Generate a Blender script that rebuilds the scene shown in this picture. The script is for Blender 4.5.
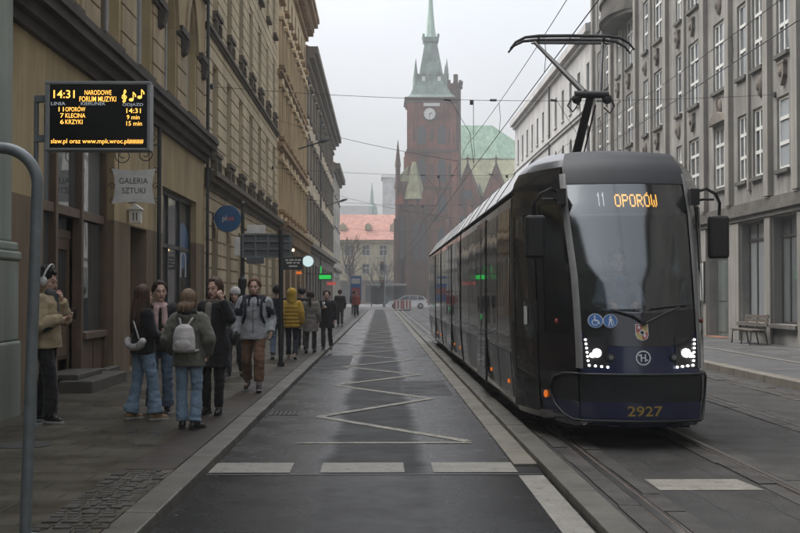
import bpy, bmesh, math, random
from mathutils import Vector, Matrix, noise
random.seed(7)
PI = math.pi
R = math.radians
for _o in list(bpy.data.objects):
    bpy.data.objects.remove(_o)
SC = bpy.context.scene
COL = SC.collection

# ---------------------------------------------------------------- camera, sky, sun, exposure
cd = bpy.data.cameras.new('camera')
cam = bpy.data.objects.new('camera', cd)
COL.objects.link(cam)
CAMH = 1.67
cam.location = (0, 0, CAMH)
cam.rotation_euler = (R(90) + math.atan(27 / 1230), 0, -math.atan(20 / 1230))
cd.sensor_width = 36
cd.lens = 36 * 1230 / 800
cd.clip_start = .1
cd.clip_end = 3000
SC.camera = cam

SUN_ELEV, SUN_ROT = 58, 300
w = bpy.data.worlds.new('World')
SC.world = w
w.use_nodes = True
nt = w.node_tree
for n in list(nt.nodes):
    nt.nodes.remove(n)
out = nt.nodes.new('ShaderNodeOutputWorld')
bg = nt.nodes.new('ShaderNodeBackground')
sky = nt.nodes.new('ShaderNodeTexSky')
sky.sky_type = 'NISHITA'
sky.sun_disc = False
sky.sun_elevation = R(SUN_ELEV)
sky.sun_rotation = R(SUN_ROT)
sky.dust_density = 4.0
sky.air_density = 1.0
sky.ozone_density = 1.0
hs = nt.nodes.new('ShaderNodeHueSaturation')       # the overcast: the blue is mostly lost in the cloud
hs.inputs['Saturation'].default_value = .26
nt.links.new(sky.outputs['Color'], hs.inputs['Color'])
# an overcast sky is brightest overhead (CIE overcast), with faint uneven cloud
_tc = nt.nodes.new('ShaderNodeTexCoord')
_sp = nt.nodes.new('ShaderNodeSeparateXYZ'); nt.links.new(_tc.outputs['Generated'], _sp.inputs[0])
_g = nt.nodes.new('ShaderNodeMapRange'); _g.inputs[1].default_value = 0; _g.inputs[2].default_value = 1; _g.inputs[3].default_value = .46; _g.inputs[4].default_value = 2.9
nt.links.new(_sp.outputs['Z'], _g.inputs[0])
_nz = nt.nodes.new('ShaderNodeTexNoise'); _nz.inputs['Scale'].default_value = 3.5; _nz.inputs['Detail'].default_value = 5
nt.links.new(_tc.outputs['Generated'], _nz.inputs['Vector'])
_nr = nt.nodes.new('ShaderNodeMapRange'); _nr.inputs[1].default_value = .3; _nr.inputs[2].default_value = .7; _nr.inputs[3].default_value = .95; _nr.inputs[4].default_value = 1.05
nt.links.new(_nz.outputs['Fac'], _nr.inputs[0])
_mu = nt.nodes.new('ShaderNodeMath'); _mu.operation = 'MULTIPLY'
nt.links.new(_g.outputs[0], _mu.inputs[0]); nt.links.new(_nr.outputs[0], _mu.inputs[1])
_vm = nt.nodes.new('ShaderNodeVectorMath'); _vm.operation = 'SCALE'
nt.links.new(hs.outputs['Color'], _vm.inputs[0]); nt.links.new(_mu.outputs[0], _vm.inputs['Scale'])
nt.links.new(_vm.outputs['Vector'], bg.inputs['Color'])
nt.links.new(bg.outputs['Background'], out.inputs['Surface'])
bg.inputs['Strength'].default_value = .15

sl = bpy.data.lights.new('sun', 'SUN')
sl.energy = .9
sl.angle = R(70)
sl.color = (1, .98, .95)
sun = bpy.data.objects.new('sun', sl)
COL.objects.link(sun)
# blender's sky: rotation 0 is +Y, clockwise seen from above
_d = Vector((math.sin(R(SUN_ROT)) * math.cos(R(SUN_ELEV)), math.cos(R(SUN_ROT)) * math.cos(R(SUN_ELEV)), math.sin(R(SUN_ELEV))))
sun.rotation_euler = _d.to_track_quat('Z', 'Y').to_euler()
sun.location = (0, 0, 60)

SC.view_settings.view_transform = 'Standard'
SC.view_settings.look = 'None'
SC.view_settings.exposure = 0.47
SC.view_settings.gamma = 1
SC.view_settings.use_curve_mapping = False
SC.render.engine = 'CYCLES'
cy = SC.cycles
cy.use_denoising = True
try:
    cy.denoiser = 'OPENIMAGEDENOISE'
except Exception:
    pass
cy.max_bounces = 7
cy.diffuse_bounces = 4
cy.glossy_bounces = 4
cy.transmission_bounces = 4
cy.transparent_max_bounces = 8
cy.volume_bounces = 1
cy.caustics_reflective = False
cy.caustics_refractive = False

# ---------------------------------------------------------------- materials
def _n(t, kind, **kw):
    n = t.nodes.new(kind)
    for k, v in kw.items():
        if k in n.inputs:
            n.inputs[k].default_value = v
        else:
            setattr(n, k, v)
    return n

def mat(name, col, rough=.6, var=.18, scale=3.0, bump=0.0, bscale=30.0, metal=0.0, spec=.5, coat=0.0,
        streak=0.0, emit=0.0, rvar=0.0, fine=.0, sheen=0.0, stretch=(1, 1, 1)):
    """plain surface: colour varied by two noises, vertical streaks of dirt, bump, uneven gloss"""
    m = bpy.data.materials.new(name)
    m.use_nodes = True
    t = m.node_tree
    b = t.nodes['Principled BSDF']
    L = t.links.new
    c = (col[0], col[1], col[2], 1)
    b.inputs['Roughness'].default_value = rough
    b.inputs['Metallic'].default_value = metal
    b.inputs['Specular IOR Level'].default_value = spec
    b.inputs['Coat Weight'].default_value = coat
    b.inputs['Coat Roughness'].default_value = .06
    if sheen:
        b.inputs['Sheen Weight'].default_value = sheen
    if emit:
        b.inputs['Base Color'].default_value = (.01, .01, .01, 1)
        b.inputs['Emission Color'].default_value = c
        b.inputs['Emission Strength'].default_value = emit
        return m
    tc = _n(t, 'ShaderNodeTexCoord')
    mp = _n(t, 'ShaderNodeMapping')
    mp.inputs['Scale'].default_value = stretch
    L(tc.outputs['Object'], mp.inputs['Vector'])
    src = None
    if var:
        nz = _n(t, 'ShaderNodeTexNoise', Scale=scale, Detail=6.0, Roughness=.6)
        L(mp.outputs['Vector'], nz.inputs['Vector'])
        mr = _n(t, 'ShaderNodeMapRange')
        mr.inputs[1].default_value = .3; mr.inputs[2].default_value = .7
        mr.inputs[3].default_value = 1 - var; mr.inputs[4].default_value = 1 + var
        L(nz.outputs['Fac'], mr.inputs[0])
        src = mr.outputs[0]
        if rvar:
            m2 = _n(t, 'ShaderNodeMapRange')
            m2.inputs[1].default_value = .35; m2.inputs[2].default_value = .65
            m2.inputs[3].default_value = max(.03, rough - rvar); m2.inputs[4].default_value = rough + rvar
            nr = _n(t, 'ShaderNodeTexNoise', Scale=scale * .6, Detail=4.0)
            L(mp.outputs['Vector'], nr.inputs['Vector'])
            L(nr.outputs['Fac'], m2.inputs[0])
            L(m2.outputs[0], b.inputs['Roughness'])
    if streak:
        ms = _n(t, 'ShaderNodeMapping')
        ms.inputs['Scale'].default_value = (2.2, 2.2, .16)
        L(tc.outputs['Object'], ms.inputs['Vector'])
        ns = _n(t, 'ShaderNodeTexNoise', Scale=1.0, Detail=5.0, Roughness=.65)
        L(ms.outputs['Vector'], ns.inputs['Vector'])
        r2 = _n(t, 'ShaderNodeMapRange')
        r2.inputs[1].default_value = .35; r2.inputs[2].default_value = .72
        r2.inputs[3].default_value = 1.0 + streak * .3; r2.inputs[4].default_value = 1 - streak
        L(ns.outputs['Fac'], r2.inputs[0])
        mu = _n(t, 'ShaderNodeMath', operation='MULTIPLY')
        if src is None:
            mu.inputs[0].default_value = 1
        else:
            L(src, mu.inputs[0])
        L(r2.outputs[0], mu.inputs[1])
        src = mu.outputs[0]
    if fine:
        nf = _n(t, 'ShaderNodeTexNoise', Scale=90.0, Detail=3.0)
        L(tc.outputs['Object'], nf.inputs['Vector'])
        r3 = _n(t, 'ShaderNodeMapRange')
        r3.inputs[1].default_value = .3; r3.inputs[2].default_value = .7
        r3.inputs[3].default_value = 1 - fine; r3.inputs[4].default_value = 1 + fine
        L(nf.outputs['Fac'], r3.inputs[0])
        mu = _n(t, 'ShaderNodeMath', operation='MULTIPLY')
        if src is None:
            mu.inputs[0].default_value = 1
        else:
            L(src, mu.inputs[0])
        L(r3.outputs[0], mu.inputs[1])
        src = mu.outputs[0]
    if src is None:
        b.inputs['Base Color'].default_value = c
    else:
        vm = _n(t, 'ShaderNodeVectorMath', operation='SCALE')
        vm.inputs[0].default_value = col[:3]
        L(src, vm.inputs['Scale'])
        L(vm.outputs['Vector'], b.inputs['Base Color'])
    if bump:
        nb = _n(t, 'ShaderNodeTexNoise', Scale=bscale, Detail=4.0)
        L(mp.outputs['Vector'], nb.inputs['Vector'])
        bp = _n(t, 'ShaderNodeBump', Strength=bump, Distance=.02)
        L(nb.outputs['Fac'], bp.inputs['Height'])
        L(bp.outputs['Normal'], b.inputs['Normal'])
    return m

def pane_mat(name, base=(.022, .026, .03), rough=.05, rnd=.8, spec=.6):
    """window glass in front of a dark room; each pane object differs a little"""
    m = bpy.data.materials.new(name)
    m.use_nodes = True
    t = m.node_tree
    b = t.nodes['Principled BSDF']
    L = t.links.new
    oi = _n(t, 'ShaderNodeObjectInfo')
    tc = _n(t, 'ShaderNodeTexCoord')
    nz = _n(t, 'ShaderNodeTexNoise', Scale=1.1, Detail=3.0)
    L(tc.outputs['Object'], nz.inputs['Vector'])
    a = _n(t, 'ShaderNodeMath', operation='POWER')
    L(oi.outputs['Random'], a.inputs[0]); a.inputs[1].default_value = 3
    mu = _n(t, 'ShaderNodeMath', operation='MULTIPLY_ADD')
    L(a.outputs[0], mu.inputs[0]); mu.inputs[1].default_value = rnd * 5
    L(nz.outputs['Fac'], mu.inputs[2])
    ad = _n(t, 'ShaderNodeMath', operation='ADD'); ad.inputs[1].default_value = .4
    L(mu.outputs[0], ad.inputs[0])
    vm = _n(t, 'ShaderNodeVectorMath', operation='SCALE')
    vm.inputs[0].default_value = base
    L(ad.outputs[0], vm.inputs['Scale'])
    L(vm.outputs['Vector'], b.inputs['Base Color'])
    b.inputs['Roughness'].default_value = rough
    b.inputs['Specular IOR Level'].default_value = spec
    nb = _n(t, 'ShaderNodeTexNoise', Scale=.9, Detail=1.0)
    L(tc.outputs['Object'], nb.inputs['Vector'])
    bp = _n(t, 'ShaderNodeBump', Strength=.25, Distance=.02)
    L(nb.outputs['Fac'], bp.inputs['Height'])
    L(bp.outputs['Normal'], b.inputs['Normal'])
    return m

def clear_glass(name, tint=(.5, .53, .54), refl=.1):
    m = bpy.data.materials.new(name)
    m.use_nodes = True
    t = m.node_tree
    for n in list(t.nodes):
        t.nodes.remove(n)
    L = t.links.new
    o = _n(t, 'ShaderNodeOutputMaterial')
    tr = _n(t, 'ShaderNodeBsdfTransparent'); tr.inputs[0].default_value = (*tint, 1)
    gl = _n(t, 'ShaderNodeBsdfGlossy'); gl.inputs['Roughness'].default_value = .11
    gl.inputs['Color'].default_value = (.9, .95, .97, 1)
    fr = _n(t, 'ShaderNodeFresnel', IOR=1.5)
    ad = _n(t, 'ShaderNodeMath', operation='ADD'); ad.inputs[1].default_value = refl; ad.use_clamp = True
    L(fr.outputs[0], ad.inputs[0])
    mx = _n(t, 'ShaderNodeMixShader')
    L(ad.outputs[0], mx.inputs[0]); L(tr.outputs[0], mx.inputs[1]); L(gl.outputs[0], mx.inputs[2])
    L(mx.outputs[0], o.inputs['Surface'])
    return m

# ---------------------------------------------------------------- mesh helpers
class MB:
    def __init__(s, f=None):
        s.v = []; s.f = []; s.m = []; s.map = f
    def add(s, vs, fs, m=0):
        o = len(s.v)
        if s.map:
            vs = [s.map(*p) for p in vs]
        s.v += [tuple(p) for p in vs]
        for f in fs:
            s.f.append([i + o for i in f]); s.m.append(m)
        return s
    def box(s, x0, x1, y0, y1, z0, z1, m=0):
        return s.add([(x0, y0, z0), (x1, y0, z0), (x1, y1, z0), (x0, y1, z0), (x0, y0, z1), (x1, y0, z1), (x1, y1, z1), (x0, y1, z1)],
                     [(0, 3, 2, 1), (4, 5, 6, 7), (0, 1, 5, 4), (1, 2, 6, 5), (2, 3, 7, 6), (3, 0, 4, 7)], m)
    def quad(s, a, b, c, d, m=0):
        return s.add([a, b, c, d], [(0, 1, 2, 3)], m)
    def prism(s, pts, d, m=0):
        """pts: closed 3-D outline; d: extrusion vector"""
        n = len(pts); d = Vector(d)
        vs = [Vector(p) for p in pts]
        vs += [p + d for p in vs]
        fs = [tuple(range(n))[::-1], tuple(range(n, 2 * n))] + [(i, (i + 1) % n, n + (i + 1) % n, n + i) for i in range(n)]
        return s.add([tuple(p) for p in vs], fs, m)
    def grid(s, fn, us, vs, m=0):
        o = []
        for v in vs:
            for u in us:
                o.append(tuple(fn(u, v)))
        nu = len(us)
        fs = [(j * nu + i, j * nu + i + 1, (j + 1) * nu + i + 1, (j + 1) * nu + i) for j in range(len(vs) - 1) for i in range(nu - 1)]
        return s.add(o, fs, m)
    def tube(s, pts, r, n=8, m=0, cap=True):
        pts = [Vector(p) for p in pts]
        if not isinstance(r, (list, tuple)):
            r = [r] * len(pts)
        vs = []; fs = []
        prev = None
        for i, p in enumerate(pts):
            a = pts[max(i - 1, 0)]; b = pts[min(i + 1, len(pts) - 1)]
            t = (b - a)
            if t.length < 1e-9:
                t = Vector((0, 0, 1))
            t.normalize()
            if prev is None:
                u = t.cross(Vector((0, 0, 1)))
                if u.length < .05:
                    u = t.cross(Vector((0, 1, 0)))
            else:
                u = prev - t * prev.dot(t)
                if u.length < 1e-6:
                    u = t.cross(Vector((0, 0, 1)))
            u.normalize(); prev = u
            w_ = t.cross(u)
            for k in range(n):
                an = 2 * PI * k / n
                vs.append(tuple(p + (u * math.cos(an) + w_ * math.sin(an)) * r[i]))
        for i in range(len(pts) - 1):
            for k in range(n):
                fs.append((i * n + k, i * n + (k + 1) % n, (i + 1) * n + (k + 1) % n, (i + 1) * n + k))
        if cap:
            fs.append(tuple(range(n))[::-1])
            e = (len(pts) - 1) * n
            fs.append(tuple(range(e, e + n)))
        return s.add(vs, fs, m)
    def cap(s, p, q, r1, r2, n=10, m=0, k=3):
        """tapered capsule"""
        p = Vector(p); q = Vector(q)
        d = q - p
        if d.length < 1e-6:
            d = Vector((0, 0, 1e-4))
        t = d.normalized()
        P = []; rr = []
        for i in range(k, -1, -1):
            a = PI / 2 * i / k
            P.append(p - t * r1 * math.sin(a)); rr.append(max(r1 * math.cos(a), r1 * .04))
        for i in range(0, k + 1):
            a = PI / 2 * i / k
            P.append(q + t * r2 * math.sin(a)); rr.append(max(r2 * math.cos(a), r2 * .04))
        return s.tube(P, rr, n, m)
    def ell(s, c, r, n=14, h=9, rot=None, m=0):
        c = Vector(c)
        vs = []; fs = []
        for j in range(h + 1):
            ph = PI * j / h
            for i in range(n):
                th = 2 * PI * i / n
                p = Vector((r[0] * math.sin(ph) * math.cos(th), r[1] * math.sin(ph) * math.sin(th), r[2] * math.cos(ph)))
                if j in (0, h):
                    p = Vector((1e-4 * math.cos(th), 1e-4 * math.sin(th), p.z))
                if rot:
                    p = rot @ p
                vs.append(tuple(c + p))
        for j in range(h):
            for i in range(n):
                fs.append((j * n + i, (j + 1) * n + i, (j + 1) * n + (i + 1) % n, j * n + (i + 1) % n))
        fs.append(tuple(range(n))); fs.append(tuple(range(h * n, h * n + n))[::-1])
        return s.add(vs, fs, m)
    def rings(s, rows, n=18, m=0):
        """horizontal ellipses (cx, cy, z, rx, ry), closed flat at both ends"""
        vs = []; fs = []
        for (cx, cy_, z, rx, ry) in rows:
            for i in range(n):
                a = 2 * PI * i / n
                vs.append((cx + rx * math.cos(a), cy_ + ry * math.sin(a), z))
        for j in range(len(rows) - 1):
            for i in range(n):
                fs.append((j * n + i, j * n + (i + 1) % n, (j + 1) * n + (i + 1) % n, (j + 1) * n + i))
        fs.append(tuple(range(n))[::-1]); e = (len(rows) - 1) * n
        fs.append(tuple(range(e, e + n)))
        return s.add(vs, fs, m)
    def disc(s, c, r, ax='y', th=.02, n=24, m=0, r2=None):
        """short cylinder with its axis along x, y or z"""
        c = Vector(c)
        d = {'x': Vector((1, 0, 0)), 'y': Vector((0, 1, 0)), 'z': Vector((0, 0, 1))}[ax]
        return s.tube([c - d * th / 2, c + d * th / 2], [r, r2 if r2 else r], n, m)
    def build(s, name, mats, parent=None, smooth=False, bevel=0, world=True, angle=None):
        me = bpy.data.meshes.new(name)
        me.from_pydata(s.v, [], s.f)
        if not isinstance(mats, (list, tuple)):
            mats = [mats]
        for x in mats:
            me.materials.append(x)
        if len(mats) > 1:
            me.polygons.foreach_set('material_index', s.m)
        bm = bmesh.new(); bm.from_mesh(me)
        bmesh.ops.recalc_face_normals(bm, faces=bm.faces[:])
        bm.to_mesh(me); bm.free()
        if smooth:
            me.polygons.foreach_set('use_smooth', [True] * len(me.polygons))
            if angle:
                try:
                    me.set_sharp_from_angle(angle=R(angle))
                except Exception:
                    pass
        me.update()
        o = bpy.data.objects.new(name, me)
        COL.objects.link(o)
        if parent is not None:
            o.parent = parent
            if world:
                o.matrix_parent_inverse = WM[parent.name].inverted()
            WM[o.name] = WM[parent.name].copy() if not world else Matrix.Identity(4)
        else:
            WM[o.name] = Matrix.Identity(4)
        if bevel:
            bv = o.modifiers.new('bevel', 'BEVEL'); bv.width = bevel; bv.segments = 2; bv.limit_method = 'ANGLE'
        return o
WM = {}       # world matrix of everything built, known without a depsgraph update

def tag(o, label, cat, group=None, kind=None):
    o['label'] = label; o['category'] = cat
    if group: o['group'] = group
    if kind: o['kind'] = kind
    return o

def thing(name, label, cat, loc=(0, 0, 0), rz=0, group=None):
    o = bpy.data.objects.new(name, None)
    o.empty_display_size = .2
    COL.objects.link(o)
    o.location = loc; o.rotation_euler = (0, 0, rz)
    WM[o.name] = Matrix.Translation(loc) @ Matrix.Rotation(rz, 4, 'Z')
    return tag(o, label, cat, group)

def struct(name, mb, mats, **kw):
    o = mb.build(name, mats, **kw)
    o['kind'] = 'structure'
    return o

def dup(root, loc, rz, label, group=None):
    """a copy of a thing with copies of its parts and sub-parts"""
    r = root.copy(); COL.objects.link(r)
    r.location = loc; r.rotation_euler = (0, 0, rz); r['label'] = label
    if group: r['group'] = group
    for ch in list(root.children):
        c = ch.copy(); COL.objects.link(c); c.parent = r
        for g in ch.children:
            d = g.copy(); COL.objects.link(d); d.parent = c
    return r

def text_geo(s, bold=0.0):
    cu = bpy.data.curves.new('lettering', 'FONT')
    cu.body = s; cu.size = 1; cu.resolution_u = 3; cu.offset = bold
    o = bpy.data.objects.new('lettering', cu)
    COL.objects.link(o)
    dg = bpy.context.evaluated_depsgraph_get()
    me = bpy.data.meshes.new_from_object(o.evaluated_get(dg))
    vs = [v.co.copy() for v in me.vertices]
    fs = [tuple(p.vertices) for p in me.polygons]
    bpy.data.objects.remove(o); bpy.data.curves.remove(cu); bpy.data.meshes.remove(me)
    return vs, fs

def letter(mb, s, x0, x1, z0, z1, fn, m=0, bold=0.0, keep=False):
    """lettering stretched to the rectangle x0..x1, z0..z1; fn maps (x, z) to a point"""
    vs, fs = text_geo(s, bold)
    if not vs:
        return
    ax = min(v.x for v in vs); bx = max(v.x for v in vs)
    ay = min(v.y for v in vs); by = max(v.y for v in vs)
    sx = (x1 - x0) / (bx - ax); sz = (z1 - z0) / (by - ay)
    if keep:
        k = min(sx, sz); cx = (x0 + x1) / 2 - k * (bx - ax) / 2; sx = sz = k; x0 = cx
    mb.add([fn(x0 + (v.x - ax) * sx, z0 + (v.y - ay) * sz) for v in vs], fs, m)

def remesh(mb, name, mats, parent, voxel=.01, smooth=3, split=None, fold=None):
    """one continuous skin over overlapping volumes"""
    o = MB.build(mb, name, mats[0] if isinstance(mats, (list, tuple)) else mats, None, world=False)
    rm = o.modifiers.new('r', 'REMESH'); rm.mode = 'VOXEL'; rm.voxel_size = voxel; rm.use_smooth_shade = True
    if smooth:
        sm = o.modifiers.new('s', 'SMOOTH'); sm.factor = .5; sm.iterations = smooth
    dg = bpy.context.evaluated_depsgraph_get()
    me = bpy.data.meshes.new_from_object(o.evaluated_get(dg))
    me.name = name
    o.modifiers.clear()
    old = o.data; o.data = me
    bpy.data.meshes.remove(old)
    if fold:
        amp, fx_, fz_ = fold
        me.calc_loop_triangles()
        ns = [v.normal.copy() for v in me.vertices]
        for v, n_ in zip(me.vertices, ns):
            c = v.co
            q = noise.noise(Vector((c.x * fx_, c.y * fx_, c.z * fz_))) + .5 * noise.noise(Vector((c.x * fx_ * 2.3 + 5, c.y * fx_ * 2.3, c.z * fz_ * 2.1 + c.x * 9)))
            v.co = c + n_ * (amp * q)
    me.materials.clear()
    for x in (mats if isinstance(mats, (list, tuple)) else [mats]):
        me.materials.append(x)
    if split:
        for p in me.polygons:
            p.material_index = split(p.center)
    o.parent = parent
    return o

# ================================================================ the ground
def road_mat():
    m = bpy.data.materials.new('wet_asphalt')
    m.use_nodes = True
    t = m.node_tree; b = t.nodes['Principled BSDF']; L = t.links.new
    tc = _n(t, 'ShaderNodeTexCoord')
    sx = _n(t, 'ShaderNodeSeparateXYZ'); L(tc.outputs['Object'], sx.inputs[0])
    # a worn and patched strip down the middle of the lane, matt and dark; wet sheen in the two wheel tracks
    wob = _n(t, 'ShaderNodeTexNoise', Scale=1.1, Detail=7.0, Roughness=.65); L(tc.outputs['Object'], wob.inputs['Vector'])
    a = _n(t, 'ShaderNodeMath', operation='MULTIPLY_ADD'); L(wob.outputs['Fac'], a.inputs[0]); a.inputs[1].default_value = .34; a.inputs[2].default_value = -.13
    x2 = _n(t, 'ShaderNodeMath', operation='ADD'); L(sx.outputs['X'], x2.inputs[0]); L(a.outputs[0], x2.inputs[1])
    ab = _n(t, 'ShaderNodeMath', operation='ABSOLUTE'); L(x2.outputs[0], ab.inputs[0])
    strip = _n(t, 'ShaderNodeMapRange', interpolation_type='SMOOTHSTEP')
    strip.inputs[1].default_value = .38; strip.inputs[2].default_value = .60; strip.inputs[3].default_value = 1; strip.inputs[4].default_value = 0
    L(ab.outputs[0], strip.inputs[0])
    # newer black asphalt in front of the joint at y = 11.45
    near = _n(t, 'ShaderNodeMath', operation='LESS_THAN'); L(sx.outputs['Y'], near.inputs[0]); near.inputs[1].default_value = 11.43
    ks = _n(t, 'ShaderNodeMapRange'); ks.inputs[3].default_value = 1; ks.inputs[4].default_value = .35; L(near.outputs[0], ks.inputs[0])
    st2 = _n(t, 'ShaderNodeMath', operation='MULTIPLY'); L(strip.outputs[0], st2.inputs[0]); L(ks.outputs[0], st2.inputs[1]); strip = st2
    n1 = _n(t, 'ShaderNodeTexNoise', Scale=140.0, Detail=3.0); L(tc.outputs['Object'], n1.inputs['Vector'])
    n2 = _n(t, 'ShaderNodeTexNoise', Scale=1.3, Detail=5.0, Roughness=.65); L(tc.outputs['Object'], n2.inputs['Vector'])
    cr = _n(t, 'ShaderNodeMapRange'); cr.inputs[1].default_value = .25; cr.inputs[2].default_value = .75; cr.inputs[3].default_value = .55; cr.inputs[4].default_value = 1.5
    L(n1.outputs['Fac'], cr.inputs[0])
    c2 = _n(t, 'ShaderNodeMapRange'); c2.inputs[1].default_value = .3; c2.inputs[2].default_value = .7; c2.inputs[3].default_value = .8; c2.inputs[4].default_value = 1.2
    L(n2.outputs['Fac'], c2.inputs[0])
    mu = _n(t, 'ShaderNodeMath', operation='MULTIPLY'); L(cr.outputs[0], mu.inputs[0]); L(c2.outputs[0], mu.inputs[1])
    dk = _n(t, 'ShaderNodeMapRange'); dk.inputs[3].default_value = 1; dk.inputs[4].default_value = .9; L(strip.outputs[0], dk.inputs[0])
    mu2 = _n(t, 'ShaderNodeMath', operation='MULTIPLY'); L(mu.outputs[0], mu2.inputs[0]); L(dk.outputs[0], mu2.inputs[1])
    nk = _n(t, 'ShaderNodeMapRange'); nk.inputs[3].default_value = 1; nk.inputs[4].default_value = .62; L(near.outputs[0], nk.inputs[0])
    mu3 = _n(t, 'ShaderNodeMath', operation='MULTIPLY'); L(mu2.outputs[0], mu3.inputs[0]); L(nk.outputs[0], mu3.inputs[1])
    vm = _n(t, 'ShaderNodeVectorMath', operation='SCALE'); vm.inputs[0].default_value = (.026, .0262, .0262); L(mu3.outputs[0], vm.inputs['Scale'])
    L(vm.outputs['Vector'], b.inputs['Base Color'])
    rr = _n(t, 'ShaderNodeMapRange'); rr.inputs[1].default_value = .3; rr.inputs[2].default_value = .7; rr.inputs[3].default_value = .16; rr.inputs[4].default_value = .36
    L(n2.outputs['Fac'], rr.inputs[0])
    ra = _n(t, 'ShaderNodeMath', operation='MULTIPLY_ADD'); L(strip.outputs[0], ra.inputs[0]); ra.inputs[1].default_value = .30; L(rr.outputs[0], ra.inputs[2])
    L(ra.outputs[0], b.inputs['Roughness'])
    sp = _n(t, 'ShaderNodeMapRange'); sp.inputs[3].default_value = .15; sp.inputs[4].default_value = .08; L(strip.outputs[0], sp.inputs[0])
    sp2 = _n(t, 'ShaderNodeMapRange'); sp2.inputs[3].default_value = 1; sp2.inputs[4].default_value = .55; L(near.outputs[0], sp2.inputs[0])
    sp3 = _n(t, 'ShaderNodeMath', operation='MULTIPLY'); L(sp.outputs[0], sp3.inputs[0]); L(sp2.outputs[0], sp3.inputs[1]); L(sp3.outputs[0], b.inputs['Specular IOR Level'])
    bp = _n(t, 'ShaderNodeBump', Strength=.35, Distance=.006); L(n1.outputs['Fac'], bp.inputs['Height']); L(bp.outputs['Normal'], b.inputs['Normal'])
    return m

def slab_mat(name, col, sx_, sy, mortar=.012, rough=.45, var=.25, bump=.5, dark=.45):
    m = bpy.data.materials.new(name)
    m.use_nodes = True
    t = m.node_tree; b = t.nodes['Principled BSDF']; L = t.links.new
    tc = _n(t, 'ShaderNodeTexCoord')
    br = _n(t, 'ShaderNodeTexBrick'); br.inputs['Scale'].default_value = 1
    br.inputs['Brick Width'].default_value = sx_; br.inputs['Row Height'].default_value = sy
    br.inputs['Mortar Size'].default_value = mortar; br.inputs['Mortar Smooth'].default_value = .3
    br.inputs['Color1'].default_value = (1, 1, 1, 1); br.inputs['Color2'].default_value = (.72, .72, .72, 1)
    br.inputs['Mortar'].default_value = (dark, dark, dark, 1)
    L(tc.outputs['Object'], br.inputs['Vector'])
    n2 = _n(t, 'ShaderNodeTexNoise', Scale=.9, Detail=7.0, Roughness=.7); L(tc.outputs['Object'], n2.inputs['Vector'])
    n1 = _n(t, 'ShaderNodeTexNoise', Scale=60.0, Detail=3.0); L(tc.outputs['Object'], n1.inputs['Vector'])
    c2 = _n(t, 'ShaderNodeMapRange'); c2.inputs[1].default_value = .3; c2.inputs[2].default_value = .7; c2.inputs[3].default_value = 1 - var * 1.6; c2.inputs[4].default_value = 1 + var
    L(n2.outputs['Fac'], c2.inputs[0])
    c1 = _n(t, 'ShaderNodeMapRange'); c1.inputs[1].default_value = .3; c1.inputs[2].default_value = .7; c1.inputs[3].default_value = .8; c1.inputs[4].default_value = 1.2
    L(n1.outputs['Fac'], c1.inputs[0])
    mu = _n(t, 'ShaderNodeMath', operation='MULTIPLY'); L(c1.outputs[0], mu.inputs[0]); L(c2.outputs[0], mu.inputs[1])
    v1 = _n(t, 'ShaderNodeVectorMath', operation='SCALE'); v1.inputs[0].default_value = col; L(mu.outputs[0], v1.inputs['Scale'])
    v2 = _n(t, 'ShaderNodeVectorMath', operation='MULTIPLY'); L(v1.outputs['Vector'], v2.inputs[0]); L(br.outputs['Color'], v2.inputs[1])
    L(v2.outputs['Vector'], b.inputs['Base Color'])
    rr = _n(t, 'ShaderNodeMapRange'); rr.inputs[1].default_value = .35; rr.inputs[2].default_value = .65; rr.inputs[3].default_value = rough - .14; rr.inputs[4].default_value = rough + .2
    L(n2.outputs['Fac'], rr.inputs[0]); L(rr.outputs[0], b.inputs['Roughness'])
    b.inputs['Specular IOR Level'].default_value = .22
    bp = _n(t, 'ShaderNodeBump', Strength=bump, Distance=.01); L(br.outputs['Fac'], bp.inputs['Height']); bp.invert = True
    b2 = _n(t, 'ShaderNodeBump', Strength=.15, Distance=.005); L(n1.outputs['Fac'], b2.inputs['Height']); L(bp.outputs['Normal'], b2.inputs['Normal'])
    L(b2.outputs['Normal'], b.inputs['Normal'])
    return m

M = {}
M['road'] = road_mat()
M['slabs'] = slab_mat('pavement_slabs', (.076, .067, .047), .5, .5, mortar=.014, rough=.40, var=.34, bump=.6, dark=.5)
M['slabs_far'] = slab_mat('pavement_slabs_opposite', (.10, .10, .098), .4, .4, rough=.5)
M['brown_asphalt'] = mat('brown_asphalt', (.040, .032, .025), .5, .25, 2.0, bump=.3, bscale=120, rvar=.1, fine=.3, spec=.2)
M['kerbstone'] = mat('kerbstone', (.092, .087, .073), .5, .25, 2.5, bump=.2, bscale=60, fine=.2, rvar=.1, spec=.2)
M['pale_concrete'] = mat('pale_concrete', (.15, .138, .112), .55, .25, 2.5, bump=.2, bscale=60, fine=.2, rvar=.12, spec=.2)
M['cobble'] = mat('cobble', (.06, .058, .05), .45, .4, 6.0, bump=.3, bscale=60, rvar=.15, spec=.2)
M['trackbed'] = mat('track_bed', (.036, .035, .033), .5, .35, 1.6, bump=.35, bscale=60, fine=.35, rvar=.14, spec=.2)
M['trackslab'] = mat('track_concrete', (.05, .047, .043), .55, .4, 2.2, bump=.4, bscale=45, fine=.3, rvar=.15, spec=.2)
M['rail'] = mat('rail_steel', (.30, .29, .28), .28, .2, 3, metal=1.0)
M['rust'] = mat('rail_rust', (.05, .035, .026), .7, .3, 5)
M['paint'] = mat('worn_white_paint', (.20, .19, .165), .55, .22, 5.0, fine=.25, bump=.15, bscale=80, spec=.2)
M['paint_thin'] = mat('worn_cream_paint', (.24, .225, .18), .55, .3, 4.0, fine=.3, bump=.15, bscale=80, spec=.2)
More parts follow.
